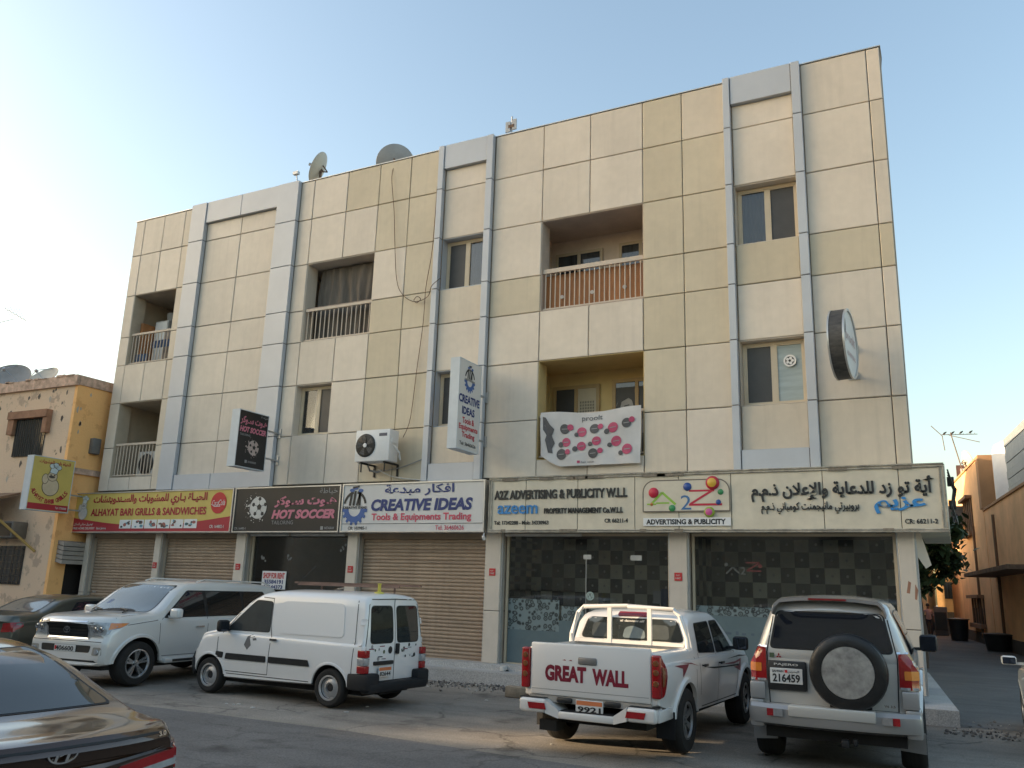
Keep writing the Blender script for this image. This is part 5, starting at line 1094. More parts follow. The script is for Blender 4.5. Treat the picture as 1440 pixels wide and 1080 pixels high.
M_amber=pm('amber_lens',(.65,.20,.03),.15,var=.1,scale=20,coat=.6); M_clear=pm('clear_lens',(.42,.43,.44),.12,metal=.25,var=.35,scale=14,coat=.5)
M_dkplast=pm('dark_grey_plastic',(.02,.021,.023),.6,var=.15,spec=.25); M_under=pm('underbody',(.015,.014,.013),.9,var=.3)
M_plate=pm('plate_white',(.62,.62,.60),.5,var=.05); M_plateor=pm('plate_orange',(.62,.19,.07),.5,var=.05)

def interp(pts):
    xs=[p[0] for p in pts]; ys=[p[1] for p in pts]; n=len(xs)
    d=[(ys[i+1]-ys[i])/(xs[i+1]-xs[i]) for i in range(n-1)]
    m=[d[0]]+[0 if d[i-1]*d[i]<=0 else 2*d[i-1]*d[i]/(d[i-1]+d[i]) for i in range(1,n-1)]+[d[-1]]
    def f(x):
        if x<=xs[0]: return ys[0]
        if x>=xs[-1]: return ys[-1]
        for i in range(n-1):
            if x<=xs[i+1]:
                h=xs[i+1]-xs[i]; t=(x-xs[i])/h
                return (2*t**3-3*t**2+1)*ys[i]+(t**3-2*t**2+t)*h*m[i]+(-2*t**3+3*t**2)*ys[i+1]+(t**3-t**2)*h*m[i+1]
    return f
def rpoly(pts,r,n=4):
    out=[]; N=len(pts)
    for i in range(N):
        p0,p1,p2=[V(pts[j%N][0],pts[j%N][1],0) for j in (i-1,i,i+1)]
        a=(p0-p1); b=(p2-p1); q=min(r,a.length*.45,b.length*.45); A=p1+a.normalized()*q; Bq=p1+b.normalized()*q
        for k in range(n+1):
            t=k/n; p=A*(1-t)**2+p1*2*t*(1-t)+Bq*t*t; out.append((p.x,p.y))
    return out
class Car:
    """body lofted from longitudinal stations; local +Y is forward, +X right"""
    def __init__(s,name,label,cat,loc,heading,spec,mat):
        s.rz=math.atan2(-heading[0],heading[1]); s.t=thing(name,label,cat,loc,s.rz); s.sp=spec; s.mat=mat; s.t.scale=spec.get('scale',(.95,.95,.95))
        F={k:interp(spec[k]) for k in ('zt','zs','zb','w')}; s.F=F
        y0,y1=spec['y']; tum=spec.get('tum',.3); er=spec.get('er',.06)
        ys=set(round(y0+(y1-y0)*k/70,4) for k in range(71))
        for k in ('zt','w','zs'): ys|={round(p[0],4) for p in spec[k] if y0<=p[0]<=y1}
        for a in range(7):
            d=er*(1-math.cos(a/6*math.pi/2)); ys|={round(y0+d,4),round(y1-d,4)}
        ys=sorted(ys); out=[]
        for y in ys:
            if out and y-out[-1]<.004: continue
            out.append(y)
        ys=out; secs=[]; rr_=spec.get('rr',.13); bul=spec.get('bulge',.03)
        for y in ys:
            d=min(y-y0,y1-y); ins=er-math.sqrt(max(0,er*er-max(0,er-d)**2)) if d<er else 0
            zt,zs,zb,w=F['zt'](y)-ins*.6,F['zs'](y)-ins*.5,F['zb'](y)+ins*.6,F['w'](y)-ins
            zs=min(zs,zt-.02); P=[(0,zb),(w*.5,zb),(w*.86,zb),(w-.035,zb+.03)]
            for f in (.08,.2,.33,.46,.6,.74,.86,.94):
                z=zb+.03+(zs-zb-.03)*f; P.append((w-.03*(1-f)**2*1.0-bul*(f-.5)**2*1.2,z))
            sh=spec.get('sh',.025); P.append((w-bul*.3-.006,zs-.012)); P.append((w-sh-bul*.3,zs))
            h=zt-zs; wb=w-sh-bul*.3; r=min(rr_,h*.7)
            hh=max(0,h-r)
            for f in (.2,.4,.6,.8,1): 
                z=zs+hh*f; P.append((wb-tum*(z-zs)*(.75+.25*(z-zs)/max(h,.01)),z))
            wt=wb-tum*hh*(.75+.25*hh/max(h,.01)); cr=spec.get('crown',.035)*min(1,h/.3); rx=min(r*1.15,wt*.4)
            for a in (20,40,60,80): P.append((wt-rx*(1-math.cos(R_(a)))-.0,zs+hh+(r-cr)*math.sin(R_(a))))
            xe,ze=P[-1]
            for f in (.75,.5,.25,0): P.append((xe*f,ze+(zt-ze)*(1-f*f)))
            secs.append((y,P))
        ep=interp(spec['rear']) if 'rear' in spec else (lambda z:0); fp=interp(spec['front']) if 'front' in spec else (lambda z:0)
        pc_r,pc_f=spec.get('plan',(.06,.12)); lr,lf=spec.get('blend',(.5,.6))
        def deform(x,y,z,w):
            a=max(0,min(1,1-(y-y0)/lr)); b=max(0,min(1,1-(y1-y)/lf)); a=a*a*(3-2*a); b=b*b*(3-2*b)
            q=(abs(x)/w)**2.5
            return V(x,y+a*(ep(z)+pc_r*q)-b*(fp(z)+pc_f*q),z)
        s.deform=deform
        bm=bmesh.new(); rows=[]
        for y,P in secs:
            w=F['w'](y); Rr=[bm.verts.new(deform(x,y,z,w)) for x,z in P]; Ll=[Rr[0]]+[bm.verts.new(deform(-x,y,z,w)) for x,z in P[1:-1]]+[Rr[-1]]
            rows.append((Rr,Ll))
        n=len(secs[0][1])
        for (Ra,La),(Rb,Lb) in zip(rows,rows[1:]):
            for k in range(n-1):
                for A,Bq in ((Ra,Rb),(La,Lb)):
                    try: bm.faces.new([v for i,v in enumerate((A[k],A[k+1],Bq[k+1],Bq[k])) if v not in (A[k],A[k+1],Bq[k+1],Bq[k])[:i]])
                    except ValueError: pass
        for Rr,Ll in (rows[0],rows[-1]):
            for k in range(n-1):
                q=[Rr[k],Rr[k+1],Ll[k+1],Ll[k]]; u=[]
                for v in q:
                    if v not in u: u.append(v)
                if len(u)>2: bm.faces.new(u)
        bmesh.ops.recalc_face_normals(bm,faces=bm.faces[:])
        s.bvh=BVHTree.FromBMesh(bm)
        # wheel arches and other cuts
        me=bpy.data.meshes.new('body'); bm.to_mesh(me); bm.free(); 
        for p in me.polygons: p.use_smooth=True
        o=bpy.data.objects.new('body',me); C.objects.link(o)
        cuts=MB()
        for wy in spec['wheels']:
            for sx in (-1,1): 
                cuts.cyl((sx*.45,wy,spec['wr']-.01),(sx*1.4,wy,spec['wr']-.01),spec['ar'],40,1)
                cuts.box(min(sx*.45,sx*1.4),max(sx*.45,sx*1.4),wy-spec['ar']*.985,wy+spec['ar']*.985,-.3,spec['wr']-.02,1)
        cme=bpy.data.meshes.new('cut'); bmesh.ops.recalc_face_normals(cuts.bm,faces=cuts.bm.faces[:]); cuts.bm.to_mesh(cme); cuts.bm.free(); co=bpy.data.objects.new('cut',cme); C.objects.link(co)
        cl=[co]
        for (a,b) in spec.get('cutboxes',()):
            q=MB(); q.bbox(a[0],b[0],a[1],b[1],a[2],b[2],.03); m2=bpy.data.meshes.new('cut'); bmesh.ops.recalc_face_normals(q.bm,faces=q.bm.faces[:]); q.bm.to_mesh(m2); q.bm.free(); c2=bpy.data.objects.new('cut',m2); C.objects.link(c2); cl.append(c2)
        for pts,ax,lo,hi in spec.get('cutpolys',()):
            q=MB()
            if ax=='X': q.prism([(lo,y,z) for y,z in pts],(hi-lo,0,0))
            else: q.prism([(x,lo,z) for x,z in pts],(0,hi-lo,0))
            m2=bpy.data.meshes.new('cut'); bmesh.ops.recalc_face_normals(q.bm,faces=q.bm.faces[:]); q.bm.to_mesh(m2); q.bm.free(); c2=bpy.data.objects.new('cut',m2); C.objects.link(c2); cl.append(c2)
        me.materials.append(mat); me.materials.append(M_under)
        for c_ in cl:
            c_.data.materials.append(M_under if c_ is co else spec.get('cutmat',M_dkplast))
            md=o.modifiers.new('b','BOOLEAN'); md.operation='DIFFERENCE'; md.object=c_; md.solver='EXACT'; md.use_self=(c_ is co); md.material_mode='TRANSFER'
        dg=bpy.context.evaluated_depsgraph_get(); nm=bpy.data.meshes.new_from_object(o.evaluated_get(dg)); nm.name='body'
        for c_ in cl: m_=c_.data; bpy.data.objects.remove(c_); bpy.data.meshes.remove(m_)
        o.modifiers.clear(); o.data=nm; bpy.data.meshes.remove(me)
        try: nm.set_sharp_from_angle(angle=R_(32))
        except Exception: pass
        o.parent=s.t; WM[o]=WM[s.t].copy(); s.body=o
    def cast(s,side,a,b):
        o,d={'R':((3,a,b),(-1,0,0)),'L':((-3,a,b),(1,0,0)),'B':((a,-6,b),(0,1,0)),'F':((a,6,b),(0,-1,0)),'T':((a,b,5),(0,0,-1))}[side]
        h,n,_,_=s.bvh.ray_cast(V(*o),V(*d))
        if h is None: h,n,_,_=s.bvh.find_nearest(V(*{'R':(.9,a,b),'L':(-.9,a,b),'B':(a,s.sp['y'][0],b),'F':(a,s.sp['y'][1],b),'T':(a,b,1)}[side]))
        return h,-V(*d),n
    def patch(s,mb,pts,side,off=.004,mi=0,res=.09,th=0):
        t=bmesh.new(); f=t.faces.new([t.verts.new((a,b,0)) for a,b in pts])
        xs=[p[0] for p in pts]; ys=[p[1] for p in pts]
        for ax,lo,hi in ((0,min(xs),max(xs)),(1,min(ys),max(ys))):
            k=max(1,int((hi-lo)/res))
            for i in range(1,k):
                c_=lo+(hi-lo)*i/k; no=(1,0,0) if ax==0 else (0,1,0); co=(c_,0,0) if ax==0 else (0,c_,0)
                bmesh.ops.bisect_plane(t,geom=t.verts[:]+t.edges[:]+t.faces[:],plane_co=co,plane_no=no,dist=1e-5)
        bd=[e for e in t.edges if len(e.link_faces)==1]
        mp={}; lo={}
        for v in t.verts:
            h,d,n=s.cast(side,v.co.x,v.co.y)
            if n.dot(d)<0: n=-n
            n=(n+d*.3).normalized(); mp[v]=mb.bm.verts.new(h+n*(off+th)); lo[v]=h-n*.004
        for f in t.faces:
            try: g=mb.bm.faces.new([mp[v] for v in f.verts]); g.material_index=mi; g.smooth=True
            except ValueError: pass
        if th:
            dn={}
            for e in bd:
                for v in e.verts:
                    if v not in dn: dn[v]=mb.bm.verts.new(lo[v])
                try: g=mb.bm.faces.new([mp[e.verts[0]],mp[e.verts[1]],dn[e.verts[1]],dn[e.verts[0]]]); g.material_index=mi
                except ValueError: pass
        t.free()
    def part(s,name,fn,mats,parent=None,label=None):
        mb=MB(); fn(mb); o=obj(name,mb,mats,parent or s.t,local=True)
        if label: o['label']=label
        return o
    def line(s,mb,pts,side,wd=.010,off=.0025,mi=0):
        for (x0,y0),(x1,y1) in zip(pts,pts[1:]):
            l=math.hypot(x1-x0,y1-y0) or 1; nx,ny=-(y1-y0)/l*wd/2,(x1-x0)/l*wd/2; ex,ey=(x1-x0)/l*wd*.4,(y1-y0)/l*wd*.4
            s.patch(mb,[(x0-nx-ex,y0-ny-ey),(x1-nx+ex,y1-ny+ey),(x1+nx+ex,y1+ny+ey),(x0+nx-ex,y0+ny-ey)],side,off,mi,.12)
    def text(s,mb,body,side,x0,y0,x1,y1,off=.004,mi=0,bold=.03,ital=0):
        flip=side in ('F','R'); 
        # mirrored sides keep the lettering readable from outside
        def mp(x,y):
            if side=='F': x=x0+x1-x
            if side=='L': x=x0+x1-x
            h,d,n=s.cast(side,x,y); return h+d*off
        txt(mb,body,None,x0,y0,x1,y1,0,mi,bold,ital,0,mapf=mp)
    def glass(s,pts,side,r=.05,m=None,seal=.018,name='window',parent=None):
        cx=sum(p[0] for p in pts)/len(pts); cy=sum(p[1] for p in pts)/len(pts); P=rpoly(pts,r)
        def grow(p): 
            l=math.hypot(p[0]-cx,p[1]-cy) or 1; return (p[0]+(p[0]-cx)/l*seal,p[1]+(p[1]-cy)/l*seal)
        g=s.part(name,lambda mb:s.patch(mb,P,side,.0055,0,.08),m or M_carglass,parent)
        if seal: s.part('window_seal',lambda mb:s.patch(mb,[grow(p) for p in P],side,.0030,0,.08),M_seal,g)
        return g
    def wheel(s,x,y,r,wd,rim,style,side,steer=0):
        sx=1 if side=='R' else -1
        M0=Matrix.Translation((x,y,r))@Matrix.Rotation(steer,4,'Z')@Matrix.Rotation(R_(90)*sx,4,'Y')   # local +Z = outward
        mb=MB(); h=wd/2
        prof=[(rim*.98,-h*.85),(rim+.02,-h),(r-.035,-h),(r-.01,-h*.8),(r,-h*.5),(r,h*.5),(r-.01,h*.8),(r-.035,h),(rim+.02,h),(rim*.98,h*.85)]
        mb.lathe(prof,40,M0)
        for k in range(40):
            a=k/40*2*math.pi
            for zz in (-h*.45,h*.45): pass
        for zc in (-h*.3,0,h*.3): mb.lathe([(r+.0012,zc-.006),(r+.0012,zc+.006)],40,M0,1)
        tyre=obj('wheel',mb,[M_blackrub,M_under],s.t,local=True)
        mb=MB(); mb.lathe([(rim,h*.86),(rim-.018,h*.92),(rim-.03,h*.7),(rim-.045,-h*.2),(rim-.05,-h*.4),(0,-h*.4)],36,M0,1)
        mb.lathe([(rim+.004,h*.84),(rim+.002,h*.93),(rim-.02,h*.95),(rim-.03,h*.75)],36,M0,0)
        if style=='steel':
            mb.lathe([(rim-.035,h*.55),(rim*.78,h*.35),(rim*.62,h*.55),(rim*.4,h*.62),(rim*.36,h*.3),(0,h*.3)],36,M0,0)
            for k in range(12):
                a=k*30; M1=M0@Matrix.Rotation(R_(a),4,'Z'); mb.lathe([(0,.0),(rim*.055,.0)],8,M1@Matrix.Translation((rim*.80,0,h*.375)),1)
            mb.lathe([(rim*.30,h*.32),(rim*.28,h*.5),(0,h*.55)],16,M0,2)
        else:
            ns,dbl=(5,True) if style=='five' else (6,False)
            for k in range(ns):
                for da in ((-9,9) if dbl else (0,)):
                    M1=M0@Matrix.Rotation(R_(k*360/ns+da),4,'Z'); w1,w2=(.022,.030) if dbl else (.04,.055)
                    pts=[V(rim*.18,-w1*.7,h*.62),V(rim-.02,-w2*.75,h*.8),V(rim-.02,w2*.75,h*.8),V(rim*.18,w1*.7,h*.62)]
                    mb.prism([M1@p for p in pts],M0.to_3x3()@V(0,0,-.035),0)
            mb.lathe([(rim*.26,h*.5),(rim*.25,h*.66),(rim*.14,h*.74),(0,h*.74)],20,M0,0)
            for k in range(5): mb.lathe([(.014,h*.72),(0,h*.72)],6,M0@Matrix.Rotation(R_(k*72+36),4,'Z')@Matrix.Translation((rim*.2,0,0)),1)
        obj('rim',mb,[{'five':pm('bright_alloy',(.72,.72,.72),.22,metal=.85,var=0),'steel':pm('steel_rim',(.42,.42,.42),.4,metal=.5,var=.2),'six':pm('dull_alloy',(.26,.26,.26),.4,metal=.6,var=.2)}[style],M_under,M_dkplast],tyre,local=True)
        return tyre
    def flare(s,y,wr,ar,side,wd=.04,out=.02,m=None,z0=.3):
        sx=1 if side=='R' else -1
        def fn(mb):
            n=28; prev=None
            for k in range(n+1):
                a=R_(-8+196*k/n); row=[]
                for rr,o_ in ((ar-.012,-.02),(ar-.012,out),(ar+wd*.6,out),(ar+wd,-.0)):
                    yy=y+rr*math.cos(a); zz=wr+rr*math.sin(a); zz=max(zz,z0)
                    h,d,nn=s.cast(side,yy,max(zz,s.F['zb'](yy)+.06)); row.append(mb.bm.verts.new((h.x+sx*o_,yy,zz)))
                if prev:
                    for i in range(3):
                        try: f=mb.bm.faces.new((prev[i],prev[i+1],row[i+1],row[i])); f.smooth=True
                        except ValueError: pass
                prev=row
        s.part('arch_trim',fn,m or s.mat)
    def mirror(s,side,y,z,m,dx=.93,w=.12,h=.17,glass=True,stalk=.12):
        sx=1 if side=='R' else -1
        def fn(mb): mb.bbox(min(sx*dx,sx*(dx+.22)),max(sx*dx,sx*(dx+.22)),y-w/2,y+w/2,z,z+h,.045,seg=3); mb.box(min(sx*(dx-stalk),sx*(dx+.02)),max(sx*(dx-stalk),sx*(dx+.02)),y-.03,y+.03,z+.01,z+.05)
        o=s.part('mirror',fn,m)
        for f in o.data.polygons: f.use_smooth=True
        s.part('mirror_glass',lambda mb:mb.poly_(0) if 0 else mb.bbox(min(sx*(dx+.02),sx*(dx+.20)),max(sx*(dx+.02),sx*(dx+.20)),y-w/2-.006,y-w/2-.001,z+.02,z+h-.02,.002,seg=1),pm('mirror_glass',(.10,.12,.16),.03,metal=.9,var=0),o)
    def handle(s,side,y,z,m,w=.2):
        sx=1 if side=='R' else -1
        h,d,n=s.cast(side,y,z)
        s.part('door_handle',lambda mb:(mb.bbox(min(h.x+sx*.025,h.x+sx*.045),max(h.x+sx*.025,h.x+sx*.045),y-w/2,y+w/2,z-.016,z+.016,.008),mb.box(min(h.x-sx*.02,h.x+sx*.03),max(h.x-sx*.02,h.x+sx*.03),y-w/2+.01,y-w/2+.03,z-.01,z+.01),mb.box(min(h.x-sx*.02,h.x+sx*.03),max(h.x-sx*.02,h.x+sx*.03),y+w/2-.03,y+w/2-.01,z-.01,z+.01)),m)
    def plate(s,side,x,z,w,h,y,top,num,mats=None,tilt=0,orange=False):
        sg=-1 if side=='B' else 1
        o=s.part('number_plate',lambda mb:mb.bbox(x-w/2,x+w/2,min(y,y+sg*.012),max(y,y+sg*.012),z-h/2,z+h/2,.004,seg=1),M_plate)
        pl=PL((x,y+sg*.012,z),(1,0,0) if side=='B' else (-1,0,0),(0,0,1))
        if orange: s.part('plate_band',lambda mb:pl.rect(mb,-w/2+.01,h*.12,w/2-.01,h/2-.01,.002),M_plateor,o)
        else: s.part('plate_mark',lambda mb:(txt(mb,'البحرين',pl,w*.05,h*.2,w*.4,h*.4,.003,0),pl.rect(mb,-w*.04,h*.22,w*.04,h*.4,.003,1),txt(mb,'BAHRAIN',pl,-w*.42,h*.22,-w*.08,h*.38,.003,0)) if top else pl.rect(mb,-w*.47,-h*.3,-w*.38,h*.3,.003,1),[M_ltblack,M_red],o)
        s.part('plate_number',lambda mb:txt(mb,num,pl,-w*.42,-h*.4,w*.42,h*(.02 if orange else .14 if top else .34),.003,bold=.03),M_ltblack,o)
        return o
    def shade_floor(s): pass
def both(fn):
    for sd in ('L','R'): fn(sd)
# --- white panel van
van=Car('panel_van','small white panel van with black bumpers and dotted stickers on its rear doors','van',(-9.80,11.57,0),(-1,.045),
 dict(scale=(.93,.96,.925),y=(-2.06,2.16),zt=[(-2.06,1.76),(-1.95,1.80),(-1.2,1.83),(-.2,1.83),(.2,1.80),(.48,1.70),(.85,1.40),(1.17,1.13),(1.3,1.08),(1.6,1.02),(1.93,.92),(2.16,.74)],
 zs=[(-2.06,1.0),(1.0,1.04),(1.3,1.0),(1.75,.91),(2.16,.64)],zb=[(-2.06,.36),(-1.9,.33),(1.8,.27),(2.16,.30)],w=[(-2.06,.83),(-1.5,.86),(1.2,.86),(1.75,.84),(2.04,.76),(2.16,.66)],
 tum=.13,rr=.16,bulge=.05,sh=.02,er=.045,wheels=(-1.39,1.30),wr=.30,ar=.375,rear=[(.3,.0),(.9,.0),(1.8,.09)],front=[(.2,.05),(.5,0),(.9,.12)],plan=(.04,.28),blend=(.35,.8)),paint('van_white',(.77,.77,.76),rough=.3,dust=.3))
v=van; DK=M_dkplast
for sd in ('L','R'):
    v.glass([(.98,1.09),(-.02,1.10),(.02,1.60),(.38,1.61)],sd,.05,M_carglass2)
    v.part('side_panel',lambda mb:v.patch(mb,rpoly([(-1.62,1.09),(-.22,1.09),(-.22,1.63),(-1.55,1.63)],.10,6),sd,.0,0,.07,th=.012),v.mat)
    v.part('panel_gap',lambda mb:[v.line(mb,p,sd,.012) for p in ([(1.12,.40),(1.13,.95),(1.02,1.06)],[(-.06,.40),(-.10,1.02),(-.04,1.2),(.0,1.66)],[(1.12,.40),(-.06,.40)],[(.0,1.66),(.36,1.68),(.62,1.5),(1.02,1.06)],[(-1.82,.55),(-1.85,1.05),(-1.80,1.68)])],M_seal)
    v.part('rub_strip',lambda mb:(v.patch(mb,rpoly([(.92,.60),(-.02,.60),(-.02,.70),(.90,.70)],.02),sd,.0,0,.1,th=.016),v.patch(mb,rpoly([(-.09,.60),(-.98,.60),(-.94,.70),(-.09,.70)],.02),sd,.0,0,.1,th=.016),v.patch(mb,rpoly([(1.16,.62),(.99,.61),(.97,.71),(1.14,.72)],.02),sd,.0,0,.1,th=.012)),DK)
    v.part('sill_line',lambda mb:v.line(mb,[(.88,.36),(-.96,.36)],sd,.012),M_seal)
    v.mirror(sd,.92,1.06,DK,dx=.86,w=.12,h=.20)
    v.handle(sd,-.17,.98,DK,.14)
    for wy in (-1.39,1.30): v.wheel((.745)*(1 if sd=='R' else -1),wy,.30,.185,.195,'steel',sd)
    for wy in (-1.39,1.30): v.flare(wy,.30,.372,sd,.028,.012,z0=.34)
v.part('door_scrape',lambda mb:(v.patch(mb,[(.50,.86),(.44,1.0),(.34,1.04),(.26,1.0),(.38,.98),(.34,.86),(.42,.78)],'L',.003),v.patch(mb,[(.32,.975),(.24,.99),(.22,.95),(.3,.94)],'L',.003)),pm('bare_primer',(.14,.14,.14),.7))
v.glass([(-.62,1.13),(.62,1.13),(.52,1.62),(-.52,1.62)],'F',.06,M_carglass2,name='windscreen')
v.part('front_bumper',lambda mb:v.patch(mb,rpoly([(-.80,.30),(.80,.30),(.80,.58),(-.80,.58)],.05),'F',.0,0,.09,th=.03),DK)
v.part('bumper_corner',lambda mb:[v.patch(mb,rpoly([(1.72,.34),(2.08,.36),(2.08,.66),(1.74,.66)],.04),sd,.0,0,.07,th=.02) for sd in ('L','R')],DK)
for sd in ('L','R'): v.part('headlight',lambda mb:v.patch(mb,rpoly([(1.68,.74),(2.03,.68),(1.98,.84),(1.72,.90)],.03),sd,.0,0,.06,th=.006),M_clear)
# rear doors
for x0,x1 in ((-.65,-.06),(.06,.65)):
    v.glass([(x0,1.02),(x1,1.02),(x1*.97 if x1>0 else x1,1.60),(x0*.94,1.60)],'B',.08)
v.part('panel_gap',lambda mb:[v.line(mb,p,'B',.014,.003) for p in ([(0,.42),(0,1.72)],[(-.74,.42),(.74,.42)],[(-.74,.42),(-.76,1.0),(-.66,1.62),(-.58,1.71),(0,1.72)],[(.74,.42),(.76,1.0),(.66,1.62),(.58,1.71),(0,1.72)])],M_seal)
for sx in (-1,1):
    def lamp(mb,sx=sx):
        a,b=sorted((sx*.705,sx*.842))
        for z0,z1,m in ((.80,.92,0),(.68,.80,1),(.56,.68,0)): mb.bbox(a,b,-2.078,-1.93,z0+.002,z1-.002,.012,m)
    v.part('tail_light',lamp,[M_redlens,M_clear])
    v.part('door_hinge',lambda mb:[v.patch(mb,rpoly([(-1.99,z),(-1.91,z),(-1.91,z+.10),(-1.99,z+.10)],.02),'R' if sx>0 else 'L',.0,0,.05,th=.025) for z in (.98,1.30)],M_white)
v.part('door_handle',lambda mb:v.patch(mb,rpoly([(.02,.83),(.10,.83),(.10,1.0),(.02,1.0)],.02),'B',.0,0,.05,th=.03),DK)
v.part('plate_lamp_bar',lambda mb:v.patch(mb,rpoly([(-.55,.675),(-.05,.675),(-.05,.735),(-.55,.735)],.02),'B',.0,0,.06,th=.03),M_black)
v.plate('B',-.30,.57,.34,.16,-2.075,True,'82644',orange=True)
v.part('rear_bumper',lambda mb:(mb.bbox(-.80,.80,-2.17,-1.98,.26,.42,.035),mb.bbox(-.85,-.52,-2.165,-1.75,.30,.56,.04),mb.bbox(.52,.85,-2.165,-1.75,.30,.56,.04),mb.box(-.3,.3,-2.0,-1.6,.20,.262)),DK)
def stick(mb):
    rr=random.Random(12)
    for k in range(24):
        x=rr.choice((rr.uniform(-.62,-.1),rr.uniform(.12,.6))); z=rr.uniform(.76,.97); q=rr.uniform(.015,.035)
        if rr.random()<.55: v.patch(mb,[(x+q*math.cos(a),z+q*1.15*math.sin(a)) for a in (0,.8,1.6,2.4,3.1,3.9,4.7,5.5)],'B',.004,rr.choice((0,0,1,2)))
        else: v.patch(mb,[(x-q*2,z-.006),(x+q*2,z-.006),(x+q*2,z+.010),(x-q*2,z+.010)],'B',.004,rr.choice((0,1,3)))
    v.patch(mb,[(-.02-.10+.055*math.cos(a),.90+.06*math.sin(a)) for a in [k*.4 for k in range(16)]],'B',.004,0)
v.part('sticker',stick,[M_black,M_ltgrey,pm('sticker_green',(.08,.12,.06),.5),pm('sticker_maroon',(.2,.03,.06),.5)])
v.part('roof_rack',lambda mb:(mb.cyl((.55,-1.55,1.80),(.55,-1.55,1.93),.018,6),mb.cyl((.55,.1,1.80),(.55,.1,1.92),.018,6),mb.box(.52,.58,-2.1,.75,1.93,1.965),mb.box(.44,.50,-1.7,.6,1.90,1.93)),pm('rack_wood',(.22,.14,.11),.8,var=.3))
v.part('roof_clamp',lambda mb:(mb.lathe([(.09,1.80),(.08,1.825),(.03,1.84),(.028,1.95),(.04,1.97),(0,1.975)],10,Matrix.Translation((-.15,-1.75,0)))),pm('yellow_plastic',(.55,.48,.08),.5))
v.part('antenna',lambda mb:mb.cyl((-.1,.25,1.80),(-.1,-.28,2.24),.006,5),M_black)
v.part('underbody',lambda mb:(mb.box(-.6,.6,-1.9,1.8,.20,.34),mb.cyl((-.75,-1.39,.3),(.75,-1.39,.3),.05,8),mb.cyl((-.75,1.3,.3),(.75,1.3,.3),.05,8)),M_under)
# --- silver four-wheel drive
suv=Car('station_wagon','large silver-white four-wheel drive parked nose out behind the van','car',(-13.62,12.20,0),(.085,-1),
 dict(scale=(.97,1.04,.925),y=(-2.45,2.45),zt=[(-2.45,1.70),(-2.3,1.84),(-1.6,1.91),(-.4,1.93),(.3,1.89),(.62,1.78),(1.12,1.38),(1.30,1.29),(1.5,1.28),(2.1,1.25),(2.36,1.21),(2.45,1.14)],
 zs=[(-2.45,1.14),(1.2,1.17),(1.6,1.13),(2.2,1.08),(2.45,.92)],zb=[(-2.45,.48),(-2.0,.42),(1.9,.38),(2.45,.38)],w=[(-2.45,.86),(-2.0,.95),(-.5,.965),(1.7,.965),(2.15,.945),(2.4,.90),(2.45,.86)],
 tum=.28,rr=.15,bulge=.06,sh=.03,er=.055,wheels=(-1.30,1.55),wr=.39,ar=.49,rear=[(.4,.0),(1.1,.0),(1.9,.16)],front=[(.3,.08),(.55,0),(.78,0),(.84,.035),(1.15,.07)],plan=(.05,.26),blend=(.4,.9)),paint('pearl_silver',(.68,.67,.64),metal=.1,rough=.3,dust=.2))
v=suv
